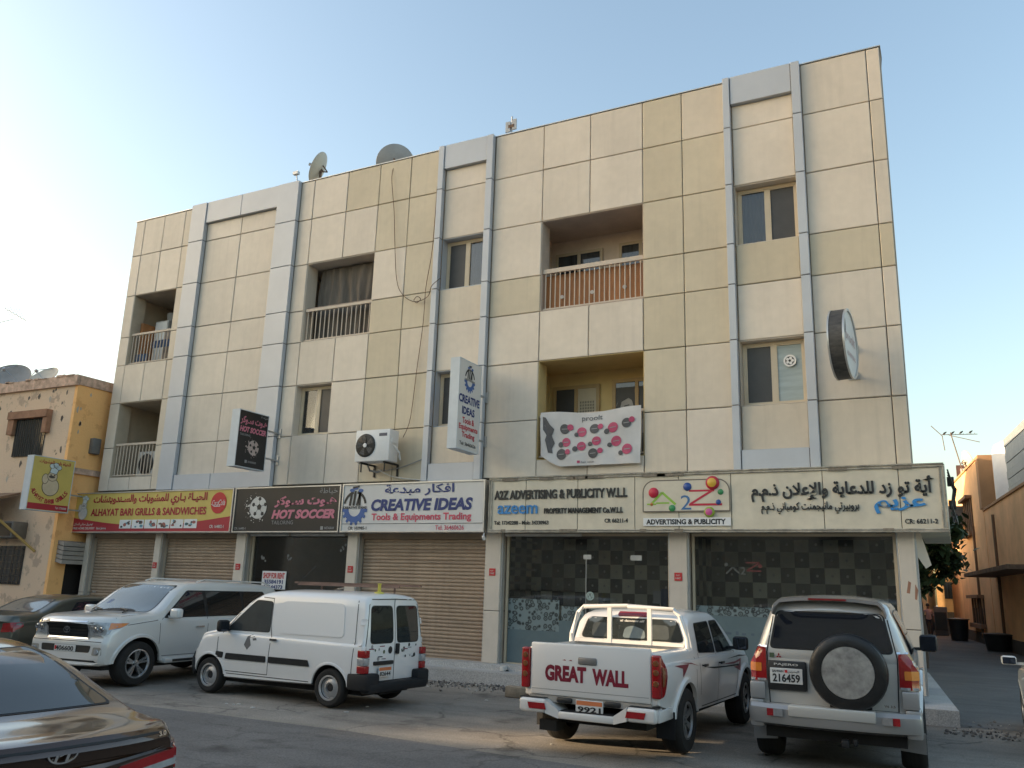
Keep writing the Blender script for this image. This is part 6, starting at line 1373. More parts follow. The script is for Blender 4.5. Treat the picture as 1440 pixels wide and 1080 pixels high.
for sd in ('L','R'):
    v.part('window_band',lambda mb:v.patch(mb,rpoly([(1.06,1.195),(-1.98,1.225),(-1.72,1.715),(.44,1.72)],.05),sd,.0022,0,.08),M_seal)
    v.glass([(1.02,1.21),(.02,1.22),(.06,1.69),(.42,1.70)],sd,.05); v.glass([(-.06,1.22),(-1.0,1.22),(-.98,1.70),(-.02,1.70)],sd,.04); v.glass([(-1.08,1.22),(-1.95,1.24),(-1.72,1.69),(-1.06,1.70)],sd,.08)
    v.part('panel_gap',lambda mb:[v.line(mb,p,sd,.010) for p in ([(1.12,.50),(1.15,1.1),(1.06,1.2)],[(.0,.50),(-.02,1.2)],[(-1.02,.50+.35),(-1.04,1.2)],[(1.12,.50),(-.8,.50)],[(2.05,1.06),(1.2,1.16)])],M_seal)
    v.mirror(sd,.92,1.19,v.mat,dx=.96,w=.14,h=.19); v.handle(sd,.22,1.02,M_chrome,.22); v.handle(sd,-.78,1.03,M_chrome,.22)
    for wy in (-1.30,1.55): v.wheel(.83*(1 if sd=='R' else -1),wy,.395,.27,.255,'five',sd); v.flare(wy,.39,.487,sd,.05,.025,z0=.42)
    sx=1 if sd=='R' else -1
    v.part('side_step',lambda mb:(mb.bbox(min(sx*.80,sx*1.0),max(sx*.80,sx*1.0),-.75,1.0,.36,.46,.03),),v.mat); v.part('step_pad',lambda mb:mb.box(min(sx*.995,sx*1.004),max(sx*.995,sx*1.004),-.6,.82,.385,.43),M_black)
    def hl(mb):
        a,b=sorted((sx*.47,sx*.86)); 
        v.patch(mb,rpoly([(sx*.50,.88),(sx*.86,.92),(sx*.86,1.13),(sx*.54,1.12)],.03),'F',.0,0,.04,th=.008)
        v.patch(mb,rpoly([(2.33,.93),(1.98,1.03),(1.78,1.12),(2.28,1.13)],.02),sd,.0,0,.04,th=.008)
        v.patch(mb,rpoly([(2.14,1.00),(1.98,1.04),(1.80,1.115),(2.10,1.12)],.02),sd,.004,1,.04,th=.008)
    o=v.part('headlight',hl,[M_clear,M_amber])
    def bulb(mb):
        for x,z,r in ((.64,1.0,.055),(.76,1.01,.05)):
            h,d,n=v.cast('F',sx*x,z); mb.lathe([(r,.0),(r*.9,.012),(r*.6,.016),(r*.55,.010),(0,.018)],18,Matrix.Translation(h+V(0,.012,0))@Matrix.Rotation(R_(-90),4,'X'),0)
    v.part('headlight_bulb',bulb,pm('lamp_chrome',(.35,.36,.38),.08,metal=.9,var=0),o)
    def fog(mb):
        x=sx*.73; v.patch(mb,rpoly([(x-.10,.56),(x+.10,.56),(x+.09,.70),(x-.09,.70)],.03),'F',.0,0,.05,th=.004); h,d,n=v.cast('F',x,.62); mb.lathe([(.05,.006),(.045,.022),(0,.026)],16,Matrix.Translation(h)@Matrix.Rotation(R_(-90),4,'X'),1)
    v.part('fog_light',fog,[pm('fog_recess',(.30,.28,.24),.5),M_clear])
v.glass([(-.70,1.30),(.70,1.30),(.60,1.80),(-.60,1.80)],'F',.06,M_wshield,name='windscreen')
v.part('inspection_sticker',lambda mb:v.patch(mb,[(.46,1.42),(.55,1.42),(.54,1.50),(.45,1.50)],'F',.008),pm('sticker_blue_grey',(.12,.17,.28),.5))
v.part('wiper',lambda mb:[mb.tube([v.cast('F',x0,1.27)[0]+V(0,.03,.02),v.cast('F',(x0+x1)/2,1.30)[0]+V(0,.03,.02),v.cast('F',x1,1.33)[0]+V(0,.02,.02)],.012,5) for x0,x1 in ((.1,.62),(-.5,-.02))],M_black)
def grille(mb):
    v.patch(mb,rpoly([(-.47,.85),(.47,.85),(.50,1.12),(-.50,1.12)],.04),'F',.0,0,.05,th=.004)
    for k in range(4): z=.89+.058*k; v.patch(mb,[(-.45,z),(.45,z),(.46,z+.024),(-.46,z+.024)],'F',.0,1,.06,th=.016)
g=v.part('grille',grille,[M_black,M_dkplast])
def gf(mb):
    for a,b in (((-.48,.84),(.48,.84)),((-.48,.84),(-.51,1.13)),((.48,.84),(.51,1.13)),((-.51,1.135),(.51,1.135))): v.line(mb,[a,b],'F',.028,.012)
v.part('grille_frame',gf,M_chrome,g)
def emb(mb):
    h,d,n=v.cast('F',0,.985); M0=Matrix.Translation(h+V(0,.030,0))@Matrix.Rotation(R_(90),4,'X')
    for cx,cz,rx,rz in ((0,0,.078,.058),(0,.018,.052,.026),(0,0,.022,.050)):
        n_=24
        for k in range(n_):
            a,b=2*math.pi*k/n_,2*math.pi*(k+1)/n_; e=.008
            mb.prism([M0@V(cx+(rx-e)*math.cos(a),cz+(rz-e)*math.sin(a),0),M0@V(cx+rx*math.cos(a),cz+rz*math.sin(a),0),M0@V(cx+rx*math.cos(b),cz+rz*math.sin(b),0),M0@V(cx+(rx-e)*math.cos(b),cz+(rz-e)*math.sin(b),0)],(0,.01,0))
v.part('emblem',emb,M_chrome,g)
v.part('lower_intake',lambda mb:v.patch(mb,rpoly([(-.56,.60),(.56,.60),(.58,.72),(-.58,.72)],.03),'F',.0,0,.06,th=.003),M_black)
v.part('bumper_line',lambda mb:(v.line(mb,[(-.80,.79),(.80,.79)],'F',.012),v.patch(mb,[(-.75,.44),(.75,.44),(.70,.475),(-.70,.475)],'F',.002)),M_seal)
hp=v.cast('F',0,.665)[0]; v.plate('F',0,.66,.50,.115,hp.y+.005,False,'406600')
v.part('panel_gap',lambda mb:(v.line(mb,[(-.78,1.24),(-.62,1.27),(.62,1.27),(.78,1.24)],'F',.012) if 0 else v.line(mb,[(-.80,1.30),(-.82,2.0)],'T',.010),v.line(mb,[(.80,1.30),(.82,2.0)],'T',.010)),M_seal)
v.part('roof_rail',lambda mb:[mb.tube([(sx*.66,.1,1.885),(sx*.67,-.1,1.935),(sx*.67,-1.8,1.915),(sx*.66,-2.0,1.86)],.018,6) for sx in (-1,1)],v.mat)
v.part('underbody',lambda mb:(mb.box(-.75,.75,-2.2,2.1,.30,.48),mb.cyl((-.8,-1.3,.39),(.8,-1.3,.39),.07,8),mb.cyl((-.8,1.55,.39),(.8,1.55,.39),.07,8)),M_under)
# --- white pickup
WP=[(-.66,1.28),(.66,1.28),(.56,1.60),(-.56,1.60)]
pk=Car('pickup_truck','white double-cab pickup with GREAT WALL in red letters across its tailgate','pickup truck',(-3.77,11.83,0),(.02,1),
 dict(scale=(.985,.95,.975),y=(-2.43,2.5),zt=[(-2.43,1.215),(-1.06,1.215),(-1.0,1.24),(-.96,1.53),(-.86,1.61),(-.5,1.655),(.3,1.65),(.55,1.59),(1.12,1.24),(1.22,1.16),(1.9,1.09),(2.3,1.0),(2.5,.86)],
 zs=[(-2.43,1.07),(-1.1,1.07),(1.1,1.06),(1.5,1.02),(2.3,.92),(2.5,.78)],zb=[(-2.43,.60),(-1.9,.5),(-1.0,.42),(1.9,.40),(2.5,.42)],w=[(-2.43,.875),(-2.0,.885),(2.0,.885),(2.3,.84),(2.5,.72)],
 tum=.26,rr=.12,bulge=.06,sh=.025,er=.035,crown=.03,wheels=(-1.45,1.60),wr=.37,ar=.46,rear=[(.4,.0),(1.22,.015)],front=[(.3,.08),(.6,0),(1.0,.12)],plan=(.0,.30),blend=(.3,.9),
 cutboxes=[((-.74,-2.385,.78),(.74,-1.06,2.0))],cutmat=pm('bed_liner_white',(.55,.54,.52),.6,var=.2,scale=6),
 cutpolys=[]),paint('pickup_white',(.72,.71,.69),rough=.28,dust=.28))
v=pk
v.glass([(-.70,1.25),(.70,1.25),(.60,1.52),(-.60,1.52)],'B',.07,pm('pickup_rear_glass',(.03,.035,.035),.05,var=.2,scale=4,spec=1.0),name='rear_window')
def seats(mb,x):
    v.patch(mb,rpoly([(x-.14,1.27),(x+.14,1.27),(x+.12,1.45),(x-.12,1.45)],.05,6),'B',.0065,0)
def bag(mb):
    v.patch(mb,rpoly([(-.12,1.27),(.2,1.27),(.18,1.38),(.02,1.43),(-.09,1.40)],.04),'B',.0066,1)
rw=[o for o in v.t.children if o.name.startswith('rear_window')][0]
for sx_ in (-.42,.38): v.part('headrest',lambda mb:seats(mb,sx_),[pm('seat_grey_blue',(.075,.085,.085),.25,var=.2,scale=6),pm('seat_pale',(.17,.21,.22),.25,var=.2,scale=5)],rw)
v.part('bag_behind_glass',bag,[MATS['seat_grey_blue'],MATS['seat_pale']],rw)
v.part('glass_lettering',lambda mb:v.text(mb,'al dawasir.alf',"B",-.16,1.475,.18,1.505,.008),M_offw,rw)
v.part('brake_lamp',lambda mb:v.patch(mb,rpoly([(-.20,1.545),(.20,1.545),(.19,1.595),(-.19,1.595)],.015),'B',.0,0,.05,th=.02),M_redlens2)
def bar(mb):
    mb.tube([(-.80,-1.13,1.15),(-.79,-1.13,1.30),(-.70,-1.12,1.58),(-.62,-1.12,1.655),(0,-1.12,1.68),(.62,-1.12,1.655),(.70,-1.12,1.58),(.79,-1.13,1.30),(.80,-1.13,1.15)],.03,10)
    for x in (-.25,.30): mb.box(x-.028,x+.028,-1.145,-1.105,1.20,1.67)
    mb.box(-.75,.75,-1.14,-1.10,1.20,1.245)
v.part('roll_bar',bar,paint('pickup_white',(.72,.71,.69)))
def tg(mb):
    mb.bbox(-.755,.755,-2.452,-2.40,.635,1.235,.02,seg=2)
tgo=v.part('tailgate',tg,v.mat)
TP=PL((0,-2.452,0),(1,0,0),(0,0,1))
v.part('lettering',lambda mb:(txt(mb,'GREAT',TP,-.56,.80,-.03,.985,.003,bold=.055),txt(mb,'WALL',TP,.045,.79,.49,.975,.003,bold=.055)),pm('maroon_vinyl',(.20,.012,.03),.4),tgo)
v.part('tailgate_handle',lambda mb:mb.bbox(-.13,.10,-2.468,-2.45,1.01,1.09,.012),pm('handle_grey',(.22,.21,.20),.4,metal=.3),tgo)
v.part('badge_mark',lambda mb:(TP.poly(mb,[(-.34,1.045),(-.30,1.055),(-.29,1.04)],.003),TP.poly(mb,[(-.26,1.045),(-.22,1.055),(-.21,1.04)],.003)),M_redlens,tgo)
v.part('tailgate_recess_line',lambda mb:TP.rect(mb,-.73,.70,.73,.706,.002),pm('crease_shadow_gap',(.25,.25,.25),.6),tgo)
for sx in (-1,1):
    sd='R' if sx>0 else 'L'
    def tl(mb):
        a,b=sorted((sx*.765,sx*.872)); mb.bbox(a,b,-2.47,-2.40,.70,1.17,.02,0,seg=3)
        c=(a+b)/2
        for z,m in ((.86,1),(.98,1),(1.08,1)): mb.lathe([(.035,.0),(.03,.008),(0,.012)],14,Matrix.Translation((c,-2.470,z))@Matrix.Rotation(R_(90),4,'X'),m)
        v.patch(mb,rpoly([(-2.43,.70),(-2.30,.72),(-2.24,.95),(-2.28,1.13),(-2.43,1.17)],.04),sd,.0,0,.05,th=.010)
        v.patch(mb,rpoly([(-2.40,.82),(-2.33,.84),(-2.31,1.02),(-2.40,1.04)],.03),sd,.004,1,.05,th=.010)
    v.part('tail_light',tl,[M_redlens,pm('smoked_amber_lens',(.20,.075,.03),.15,var=.2,scale=20)])
    for wy in (-1.45,1.60): v.wheel(.765*sx,wy,.375,.25,.215,'six',sd); v.flare(wy,.37,.457,sd,.055,.030,z0=.44)
    v.glass([(.02,1.10),(-.78,1.13),(-.68,1.48),(.0,1.50)],sd,.05); v.glass([(.98,1.09),(.09,1.10),(.08,1.50),(.46,1.50)],sd,.05)
    v.part('panel_gap',lambda mb:[v.line(mb,p,sd,.012) for p in ([(1.12,.5),(1.13,1.0),(1.02,1.08)],[(.06,.46),(.05,1.08)],[(-.80,.62),(-.86,1.0),(-.82,1.12)],[(1.1,.47),(-.72,.47)],[(-1.0,.5),(-1.02,1.2)])],M_seal)
    v.handle(sd,-.68,.97,M_black,.18); v.handle(sd,.16,.96,M_black,.18)
    v.mirror(sd,.80,1.10,M_dkplast,dx=.90,w=.10,h=.19)
    def vin(mb):
        v.patch(mb,[(-1.62,.98),(-1.95,1.03),(-1.35,1.02),(-1.42,.98),(-1.62,.88)],sd,.004,0)
        v.patch(mb,[(-1.7,1.05),(-1.2,1.01),(-.9,.97),(-1.25,1.03)],sd,.004,0); v.patch(mb,[(-.7,.95),(-.2,.90),(.5,.88),(1.2,.86),(1.2,.885),(.4,.90),(-.25,.925)],sd,.004,1)
        v.patch(mb,[(.2,.93),(1.0,.93),(1.35,.96),(1.30,.78),(.9,.86),(1.2,.86),(1.26,.92),(.9,.90)],sd,.004,0); v.patch(mb,[(.5,.985),(1.2,.99),(1.9,.97),(1.25,1.01)],sd,.004,1)
    v.part('vinyl_stripe',vin,[pm('maroon_vinyl',(.20,.012,.03),.4),M_dkplast])
    v.part('mud_flap',lambda mb:mb.box(min(sx*.66,sx*.88),max(sx*.66,sx*.88),-1.98,-1.965,.22,.52),M_dkplast)
v.part('bumper_gap',lambda mb:mb.box(-.76,.76,-2.45,-2.30,.56,.632),pm('grey_brown_gap',(.30,.28,.25),.8))  # gap strip coloured grey-brown, darker than the body
def rb(mb):
    mb.bbox(-.845,-.50,-2.56,-2.28,.44,.60,.035,seg=3); mb.bbox(.50,.845,-2.56,-2.28,.44,.60,.035,seg=3)
    mb.bbox(-.872,-.83,-2.50,-2.0,.45,.58,.016); mb.bbox(.83,.872,-2.50,-2.0,.45,.58,.016)
    for s_ in (-1,1): mb.prism([(s_*.505,-2.558,.445),(s_*.505,-2.558,.595),(s_*.34,-2.54,.485),(s_*.34,-2.54,.395)],(0,.3,0))
    mb.bbox(-.345,.345,-2.545,-2.28,.395,.48,.02)
bo=v.part('rear_bumper',rb,v.mat)
v.part('bumper_step',lambda mb:(mb.box(-.32,.32,-2.53,-2.35,.481,.49),mb.box(-.85,-.52,-2.53,-2.35,.601,.608),mb.box(.52,.85,-2.53,-2.35,.601,.608)),M_dkplast,bo)
for sx in (-1,1): v.part('reflector',lambda mb:mb.prism([(sx*.60-.11,-2.561,.485),(sx*.60+.11,-2.561,.485),(sx*.60+.11+.02*sx,-2.561,.555),(sx*.60-.11+.02*sx,-2.561,.555)],(0,-.008,0)),M_redlens,bo)
v.plate('B',.02,.545,.34,.15,-2.462,True,'9921',orange=True)
v.part('plate_lamp',lambda mb:[mb.bbox(x-.10,x+.10,-2.475,-2.44,.565,.625,.02) for x in (-.30,.30)],M_black)
v.glass([(-.66,1.22),(.66,1.22),(.56,1.62),(-.56,1.62)],'F',.06,M_carglass2,name='windscreen')
v.part('underbody',lambda mb:(mb.box(-.65,.65,-2.3,2.2,.33,.48),mb.cyl((-.75,-1.45,.37),(.75,-1.45,.37),.06,8),mb.lathe([(.15,0),(.17,.1),(.15,.2),(0,.2)],16,Matrix.Translation((0,-1.45,.28))),mb.box(-.62,-.40,-2.45,-2.2,.24,.36),mb.cyl((-.45,-2.35,.33),(-.45,-1.0,.33),.035,8)),M_under)
# --- silver off-roader with the spare wheel
pj=Car('off_roader','silver off-roader with a covered spare wheel on its tailgate, parked nose in','car',(-1.37,12.40,0),(-.035,1),
 dict(scale=(1,.95,1),y=(-2.22,2.3),zt=[(-2.22,1.72),(-2.12,1.80),(-1.6,1.85),(-.2,1.86),(.3,1.82),(.6,1.72),(1.08,1.32),(1.2,1.20),(1.9,1.12),(2.2,1.02),(2.3,.9)],
 zs=[(-2.22,1.18),(1.1,1.18),(1.6,1.10),(2.3,.80)],zb=[(-2.22,.46),(-1.8,.42),(1.8,.4),(2.3,.42)],w=[(-2.22,.84),(-1.9,.875),(-1.2,.885),(1.7,.885),(2.1,.84),(2.3,.70)],
 tum=.40,rr=.15,bulge=.06,sh=.03,er=.06,wheels=(-1.36,1.42),wr=.385,ar=.47,rear=[(.4,-.02),(.6,0),(1.0,.01),(1.86,.15)],front=[(.3,.08),(.6,0),(1.1,.12)],plan=(.10,.30),blend=(.35,.9)),paint('silver_paint',(.54,.53,.50),metal=.3,rough=.28,dust=.15))
v=pj
v.glass([(-.63,1.25),(.63,1.25),(.545,1.655),(-.545,1.655)],'B',.06,pm('deep_tint_glass',(.010,.013,.022),.04,var=.3,scale=3,spec=1.0),seal=.025,name='rear_window')
def spoil(mb):
    pts=[(-.60,1.64),(-.575,1.72),(-.52,1.775),(-.3,1.80),(0,1.805),(.3,1.80),(.52,1.775),(.575,1.72),(.60,1.64)]
    prev=None
    for x,z in pts:
        y=v.cast('B',x,z-.06)[0].y; row=[mb.bm.verts.new(q) for q in ((x,y+.10,z+.035),(x*1.01,y-.10,z+.015),(x*1.0,y-.11,z-.02),(x*.97,y+.02,z-.03))]
        if prev:
            for i in range(4):
                f=mb.bm.faces.new((prev[i],prev[(i+1)%4],row[(i+1)%4],row[i])); f.smooth=True
        prev=row
v.part('roof_spoiler',spoil,pm('spoiler_brownish',(.16,.14,.12),.35,coat=.5))
ys=v.cast('B',0,1.745)[0].y-.112; v.part('brake_lamp',lambda mb:mb.box(-.20,.20,ys-.004,ys+.02,1.79,1.81),M_redlens2)
v.part('panel_gap',lambda mb:[v.line(mb,p,'B',.012,.003) for p in ([(-.66,.66),(-.68,1.2),(-.58,1.72)],[(.66,.66),(.68,1.2),(.58,1.72)],[(-.66,.66),(.66,.66)])],M_seal)
for sx in (-1,1):
    sd='R' if sx>0 else 'L'
    def tl(mb):
        P=[(sx*.685,.89),(sx*.85,.89),(sx*.85,1.08),(sx*.76,1.25),(sx*.69,1.25)]
        v.patch(mb,rpoly(P,.015),'B',.0,0,.05,th=.03)
        v.patch(mb,rpoly([(sx*.74,.99),(sx*.85,.99),(sx*.85,1.08),(sx*.74,1.08)],.01),'B',.0,1,.05,th=.036)
        v.patch(mb,rpoly([(sx*.69,.89),(sx*.84,.89),(sx*.84,.915),(sx*.69,.915)],.006),'B',.0,2,.05,th=.036)
        v.patch(mb,rpoly([(-2.19,.89),(-2.04,.90),(-2.02,1.08),(-2.12,1.24),(-2.18,1.24)],.03),sd,.0,0,.05,th=.012)
        v.patch(mb,rpoly([(-2.18,.99),(-2.05,.99),(-2.05,1.08),(-2.18,1.08)],.02),sd,.004,1,.05,th=.014)
    v.part('tail_light',tl,[M_redlens,M_amber,M_clear])
    def tf(mb): v.line(mb,[(sx*.685,1.262),(sx*.765,1.262),(sx*.855,1.09),(sx*.86,.885)],'B',.02,.02)
    v.part('light_trim',tf,M_chrome)
    for wy in (-1.36,1.42): v.wheel(.77*sx,wy,.39,.265,.225,'six',sd); v.flare(wy,.385,.467,sd,.06,.03,z0=.46)
    v.glass([(.98,1.21),(.0,1.22),(.06,1.68),(.42,1.69)],sd,.05); v.glass([(-.06,1.22),(-.9,1.22),(-.88,1.69),(-.0,1.69)],sd,.04); v.glass([(-.98,1.22),(-1.85,1.24),(-1.7,1.66),(-.96,1.69)],sd,.06)
    v.part('panel_gap',lambda mb:[v.line(mb,p,sd,.010) for p in ([(1.1,.5),(1.12,1.0),(1.0,1.11)],[(-.03,.5),(-.03,1.12)],[(-.94,.84),(-.94,1.12)])],M_seal)
    v.mirror(sd,.86,1.16,M_black,dx=.90,w=.13,h=.22); v.handle(sd,.1,.98,M_chrome,.2)
    v.part('mud_flap',lambda mb:mb.prism([(sx*.64,-1.80,.24),(sx*.90,-1.80,.22),(sx*.90,-1.86,.44),(sx*.64,-1.86,.46)],(0,-.015,0)),pm('silver_grey_plastic',(.30,.30,.30),.4,metal=.3))
def rb(mb):
    t=bmesh.new()
    prof=[(-2.36,.64),(-2.385,.62),(-2.385,.54),(-2.35,.46),(-2.20,.42),(-2.10,.42),(-2.10,.665),(-2.34,.66)]
    xs_=[-.885,-.86,-.80,-.66,-.4,0,.4,.66,.80,.86,.885]; prev=None
    for x in xs_:
        q=(abs(x)/.885)**3; row=[t.verts.new((x,y+.16*q+(0 if abs(x)<.87 else .03),z+(0 if abs(x)<.87 else (.01 if z<.5 else -.01)))) for y,z in prof]
        if prev:
            for i in range(len(prof)): f=t.faces.new((prev[i],prev[(i+1)%8],row[(i+1)%8],row[i])); f.smooth=False
        else: t.faces.new(row)
        prev=row
    t.faces.new(prev[::-1]); mb.merge(t,0)
    for sx in (-1,1): mb.bbox(min(sx*.72,sx*.88),max(sx*.72,sx*.88),-2.20,-1.80,.40,.70,.03,seg=2); mb.bbox(min(sx*.70,sx*.865),max(sx*.70,sx*.865),-2.22,-2.05,.70,.88,.015)
M_bump=paint('silver_grey_bumper',(.33,.33,.33),metal=.35,rough=.35,dust=.2)
bo=v.part('rear_bumper',rb,M_bump)
v.part('bumper_step',lambda mb:(mb.bbox(-.44,.44,-2.40,-2.2,.555,.672,.015),),paint('silver_paint',(.47,.46,.44)),bo)
for sx in (-1,1):
    v.part('bumper_lamp',lambda mb:(mb.box(min(sx*.60,sx*.67),max(sx*.60,sx*.67),-2.362,-2.28,.545,.62,0 if sx<0 else 0),mb.box(min(sx*.50,sx*.599),max(sx*.50,sx*.599),-2.374,-2.30,.545,.62,1)),[M_redlens,pm('grey_lens',(.25,.25,.25),.2,var=.2,scale=20)],bo)
# number plate holder
yb=v.cast('B',-.47,.95)[0].y
ho=v.part('plate_holder',lambda mb:mb.bbox(-.675,-.255,yb-.05,yb+.02,.80,1.115,.02),M_black)
v.plate('B',-.47,.955,.35,.165,yb-.052,True,'216459')
v.part('lettering',lambda mb:txt(mb,'PAJERO',PL((0,yb-.05,0),(1,0,0),(0,0,1)),-.60,1.06,-.34,1.09,.003,bold=.02),M_offw,ho)
def em(mb):
    pl=PL((-.55,v.cast('B',-.55,1.165)[0].y,1.165),(1,0,0),(0,0,1))
    for a in (90,210,330):
        c,s_=math.cos(R_(a)),math.sin(R_(a)); q=.032; pl.poly(mb,[(0,0),(q*.5*c-q*.3*s_,q*.5*s_+q*.3*c),(q*c,q*s_),(q*.5*c+q*.3*s_,q*.5*s_-q*.3*c)],.01)
    pl.rect(mb,-.10,-.02,-.05,.03,.01,1)
v.part('badge',em,[M_redlens,pm('sticker_green',(.08,.12,.06),.5)])
v.part('badge',lambda mb:v.text(mb,'V6 3.5',"B",.52,.70,.63,.725,.005),M_chrome)
# spare wheel
sy=v.cast('B',.19,1.04)[0].y; SM=Matrix.Translation((.19,sy-.02,1.045))@Matrix.Rotation(R_(90),4,'X')
so_=v.part('spare_wheel',lambda mb:mb.lathe([(.30,0),(.375,.02),(.40,.06),(.40,.17),(.385,.215),(.34,.24),(.27,.235)],48,SM),pm('black_vinyl_cover',(.016,.016,.016),.35,var=.4,scale=6,bump=.35,bscale=9))
v.part('spare_wheel_disc',lambda mb:mb.lathe([(.27,.225),(.265,.243),(.2,.247),(0,.249)],44,SM),pm('brushed_cover_disc',(.40,.39,.37),.42,metal=.5,var=.45,scale=7),so_)
v.part('wheel_bracket',lambda mb:mb.box(-.02,.4,sy-.12,sy+.02,.64,.72),M_dkplast,so_)
v.part('tow_hook',lambda mb:(mb.bbox(.08,.16,-2.34,-2.2,.28,.36,.02),mb.bbox(.20,.24,-2.3,-2.2,.30,.37,.01)),M_dkplast)
v.glass([(-.66,1.26),(.66,1.26),(.56,1.72),(-.56,1.72)],'F',.06,M_carglass2,name='windscreen')
v.part('underbody',lambda mb:(mb.box(-.72,.72,-2.1,2.1,.30,.46),mb.cyl((-.8,-1.36,.385),(.8,-1.36,.385),.07,8),mb.lathe([(.15,0),(.17,.1),(.15,.2),(0,.2)],16,Matrix.Translation((0,-1.36,.27)))),M_under)
# --- sedans
def sedan(name,label,loc,head,mat,scale=1.0,spec=None):
    sp=dict(y=(-2.35,2.35),zt=[(-2.35,.98),(-2.2,1.06),(-1.75,1.09),(-1.62,1.11),(-.95,1.39),(-.45,1.47),(.25,1.46),(.6,1.36),(1.12,1.06),(1.3,1.0),(2.0,.86),(2.25,.76),(2.35,.64)],
     zs=[(-2.35,.90),(-1.7,.95),(1.1,.93),(1.6,.86),(2.35,.55)],zb=[(-2.35,.32),(-1.9,.24),(1.9,.22),(2.35,.26)],w=[(-2.35,.80),(-2.1,.86),(-1.3,.89),(1.4,.89),(2.0,.83),(2.35,.66)],
     tum=.42,rr=.12,bulge=.06,sh=.035,er=.06,crown=.03,wheels=(-1.38,1.40),wr=.32,ar=.39,rear=[(.3,.06),(.55,0),(.8,.03),(1.0,.04),(1.05,0)],front=[(.2,.06),(.5,0),(.9,.1)],plan=(.12,.35),blend=(.4,.9))
    if spec: sp.update(spec)
    v=Car(name,label,'car',loc,head,sp,mat)
    v.glass([(-.58,1.115),(.58,1.115),(.48,1.36),(-.48,1.36)],'B',.05,M_wshield,name='rear_window')
    for sx in (-1,1):
        sd='R' if sx>0 else 'L'
        v.glass([(.92,1.0),(.04,1.01),(.06,1.33),(.32,1.34)],sd,.04); v.glass([(-.04,1.01),(-.9,1.03),(-.62,1.31),(-.02,1.34)],sd,.04)
        v.part('panel_gap',lambda mb:[v.line(mb,p,sd,.010) for p in ([(1.1,.36),(1.1,.9),(.96,.98)],[(0,.36),(0,.99)],[(-.9,.72),(-.98,1.0)],[(1.1,.34),(-.9,.34)])],M_seal)
        v.mirror(sd,.82,.98,v.mat,dx=.92,w=.11,h=.14); v.handle(sd,.14,.83,v.mat,.18); v.handle(sd,-.74,.85,v.mat,.18)
        for wy in (-1.38,1.40): v.wheel(.765*sx,wy,.32,.21,.205,'six',sd); v.flare(wy,.32,.387,sd,.03,.008,z0=.30)
        v.part('tail_light',lambda mb:(v.patch(mb,rpoly([(sx*.52,.72),(sx*.82,.74),(sx*.80,.92),(sx*.56,.90)],.03),'B',.0,0,.05,th=.010),v.patch(mb,rpoly([(-2.26,.72),(-2.0,.84),(-2.02,.92),(-2.26,.92)],.02),sd,.0,0,.05,th=.008)),M_redlens)
    v.part('panel_gap',lambda mb:[v.line(mb,p,'B',.010,.003) for p in ([(-.50,.70),(.50,.70)],[(-.70,.52),(.70,.52)])],M_seal)
    v.part('underbody',lambda mb:mb.box(-.7,.7,-2.1,2.1,.18,.33),M_under)
    return v
sedan('parked_sedan','dark olive green sedan parked nose in before the old house',(-17.15,12.75,0),(-.10,1),paint('olive_grey',(.055,.062,.048),metal=.4,rough=.3,dust=.35)).t['category']='car'
wc=sedan('parked_sedan','white car at the right edge whose door mirror sticks out beside the alley',(1.62,14.6,0),(-.02,1),paint('white_car',(.66,.66,.62),rough=.3,dust=.3)); wc.t['category']='car'
# --- dark brown sedan in the foreground, rear quarter only
br=Car('brown_sedan','glossy dark brown sedan in the left foreground, boot and rear window showing','car',(-6.28,3.27,0),(-1,.06),
 dict(y=(-2.40,2.45),zt=[(-2.40,.985),(-2.34,1.035),(-2.22,1.05),(-1.95,1.06),(-1.80,1.075),(-1.68,1.11),(-.95,1.40),(-.4,1.475),(.3,1.47),(.7,1.36),(1.25,1.05),(2.0,.90),(2.45,.66)],
 zs=[(-2.40,.90),(-1.7,.94),(1.1,.93),(1.6,.86),(2.45,.55)],zb=[(-2.40,.34),(-1.9,.26),(1.9,.24),(2.45,.28)],w=[(-2.40,.82),(-2.1,.90),(-1.3,.93),(1.4,.93),(2.0,.87),(2.45,.7)],
 tum=.42,rr=.09,bulge=.07,sh=.06,er=.02,crown=.03,wheels=(-1.42,1.42),wr=.33,ar=.40,rear=[(.3,.08),(.55,0),(.75,.03),(.98,.03),(1.02,.02),(1.06,0)],front=[(.2,.06),(.5,0),(.9,.1)],plan=(.22,.35),blend=(.45,.9)),paint('dark_brown',(.055,.028,.017),metal=.35,rough=.16,dust=.05))
v=br
v.glass([(-.66,1.105),(.66,1.105),(.55,1.40),(-.55,1.40)],'B',.04,pm('brown_rear_glass',(.02,.022,.02),.02,metal=.25,var=.1,spec=1.0),seal=.022,name='rear_window')
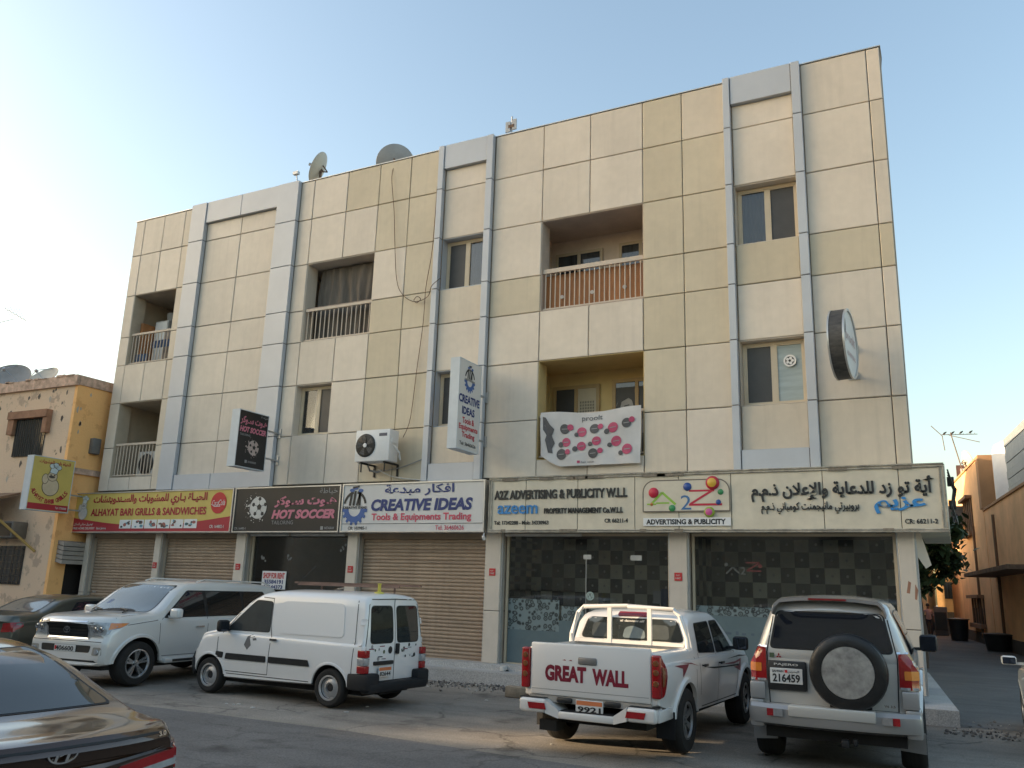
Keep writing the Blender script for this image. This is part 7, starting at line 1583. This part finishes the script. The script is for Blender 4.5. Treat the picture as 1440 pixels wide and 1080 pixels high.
for sx in (-1,1):
    sd='R' if sx>0 else 'L'
    v.glass([(.92,1.0),(.04,1.01),(.06,1.33),(.32,1.34)],sd,.04); v.glass([(-.04,1.01),(-.95,1.03),(-.66,1.31),(-.02,1.34)],sd,.04)
    for wy in (-1.42,1.42): v.wheel(.80*sx,wy,.33,.22,.225,'five',sd); v.flare(wy,.33,.397,sd,.03,.008,z0=.30)
    v.mirror(sd,.82,.98,v.mat,dx=.95,w=.11,h=.14); v.handle(sd,.14,.83,M_chrome,.18); v.handle(sd,-.74,.85,M_chrome,.18)
    def tl(mb):
        v.patch(mb,rpoly([(sx*.40,.73),(sx*.86,.79),(sx*.86,.895),(sx*.40,.82)],.02),'B',.0,0,.04,th=.010)
        v.patch(mb,rpoly([(sx*.50,.745),(sx*.83,.79),(sx*.83,.83),(sx*.52,.785)],.01),'B',.0,1,.04,th=.014)
        v.patch(mb,rpoly([(-2.24,.76),(-1.98,.82),(-2.0,.90),(-2.24,.905)],.02),sd,.0,0,.05,th=.008)
    v.part('tail_light',tl,[M_redlens,M_clear])
v.part('chrome_strip',lambda mb:[v.line(mb,[(sx*.86,.925),(sx*.60,.885),(sx*.30,.845),(0,.835)],'B',.026,.012) for sx in (-1,1)],M_chrome)
v.part('boot_lip',lambda mb:v.line(mb,[(-.80,.985),(-.5,1.0),(0,1.005),(.5,1.0),(.80,.985)],'B',.012,.004),M_seal)
def hy(mb):
    h,d,n=v.cast('B',0,.95); yy=h.y-.004; M0=Matrix.Translation((0,yy,.95))@Matrix.Rotation(R_(90),4,'X')
    n_=32
    for k in range(n_):
        a,b=2*math.pi*k/n_,2*math.pi*(k+1)/n_; rx,rz,e=.088,.048,.010
        mb.prism([M0@V((rx-e)*math.cos(a),(rz-e*.8)*math.sin(a),0),M0@V(rx*math.cos(a),rz*math.sin(a),0),M0@V(rx*math.cos(b),rz*math.sin(b),0),M0@V((rx-e)*math.cos(b),(rz-e*.8)*math.sin(b),0)],(0,-.012,0))
    for P in ([(-.052,-.034),(-.036,-.036),(-.012,.038),(-.030,.036)],[(.052,.034),(.036,.036),(.012,-.038),(.030,-.036)],[(-.025,-.012),(.02,.0),(.025,.014),(-.02,.002)]):
        mb.prism([M0@V(x,z,.002) for x,z in P],(0,-.012,0))
v.part('emblem',hy,M_chrome)
v.part('badge',lambda mb:v.text(mb,'3.0 V6',"B",.58,.975,.74,1.0,.005,ital=.2),M_chrome)
v.part('underbody',lambda mb:mb.box(-.75,.75,-2.1,2.1,.18,.34),M_under)
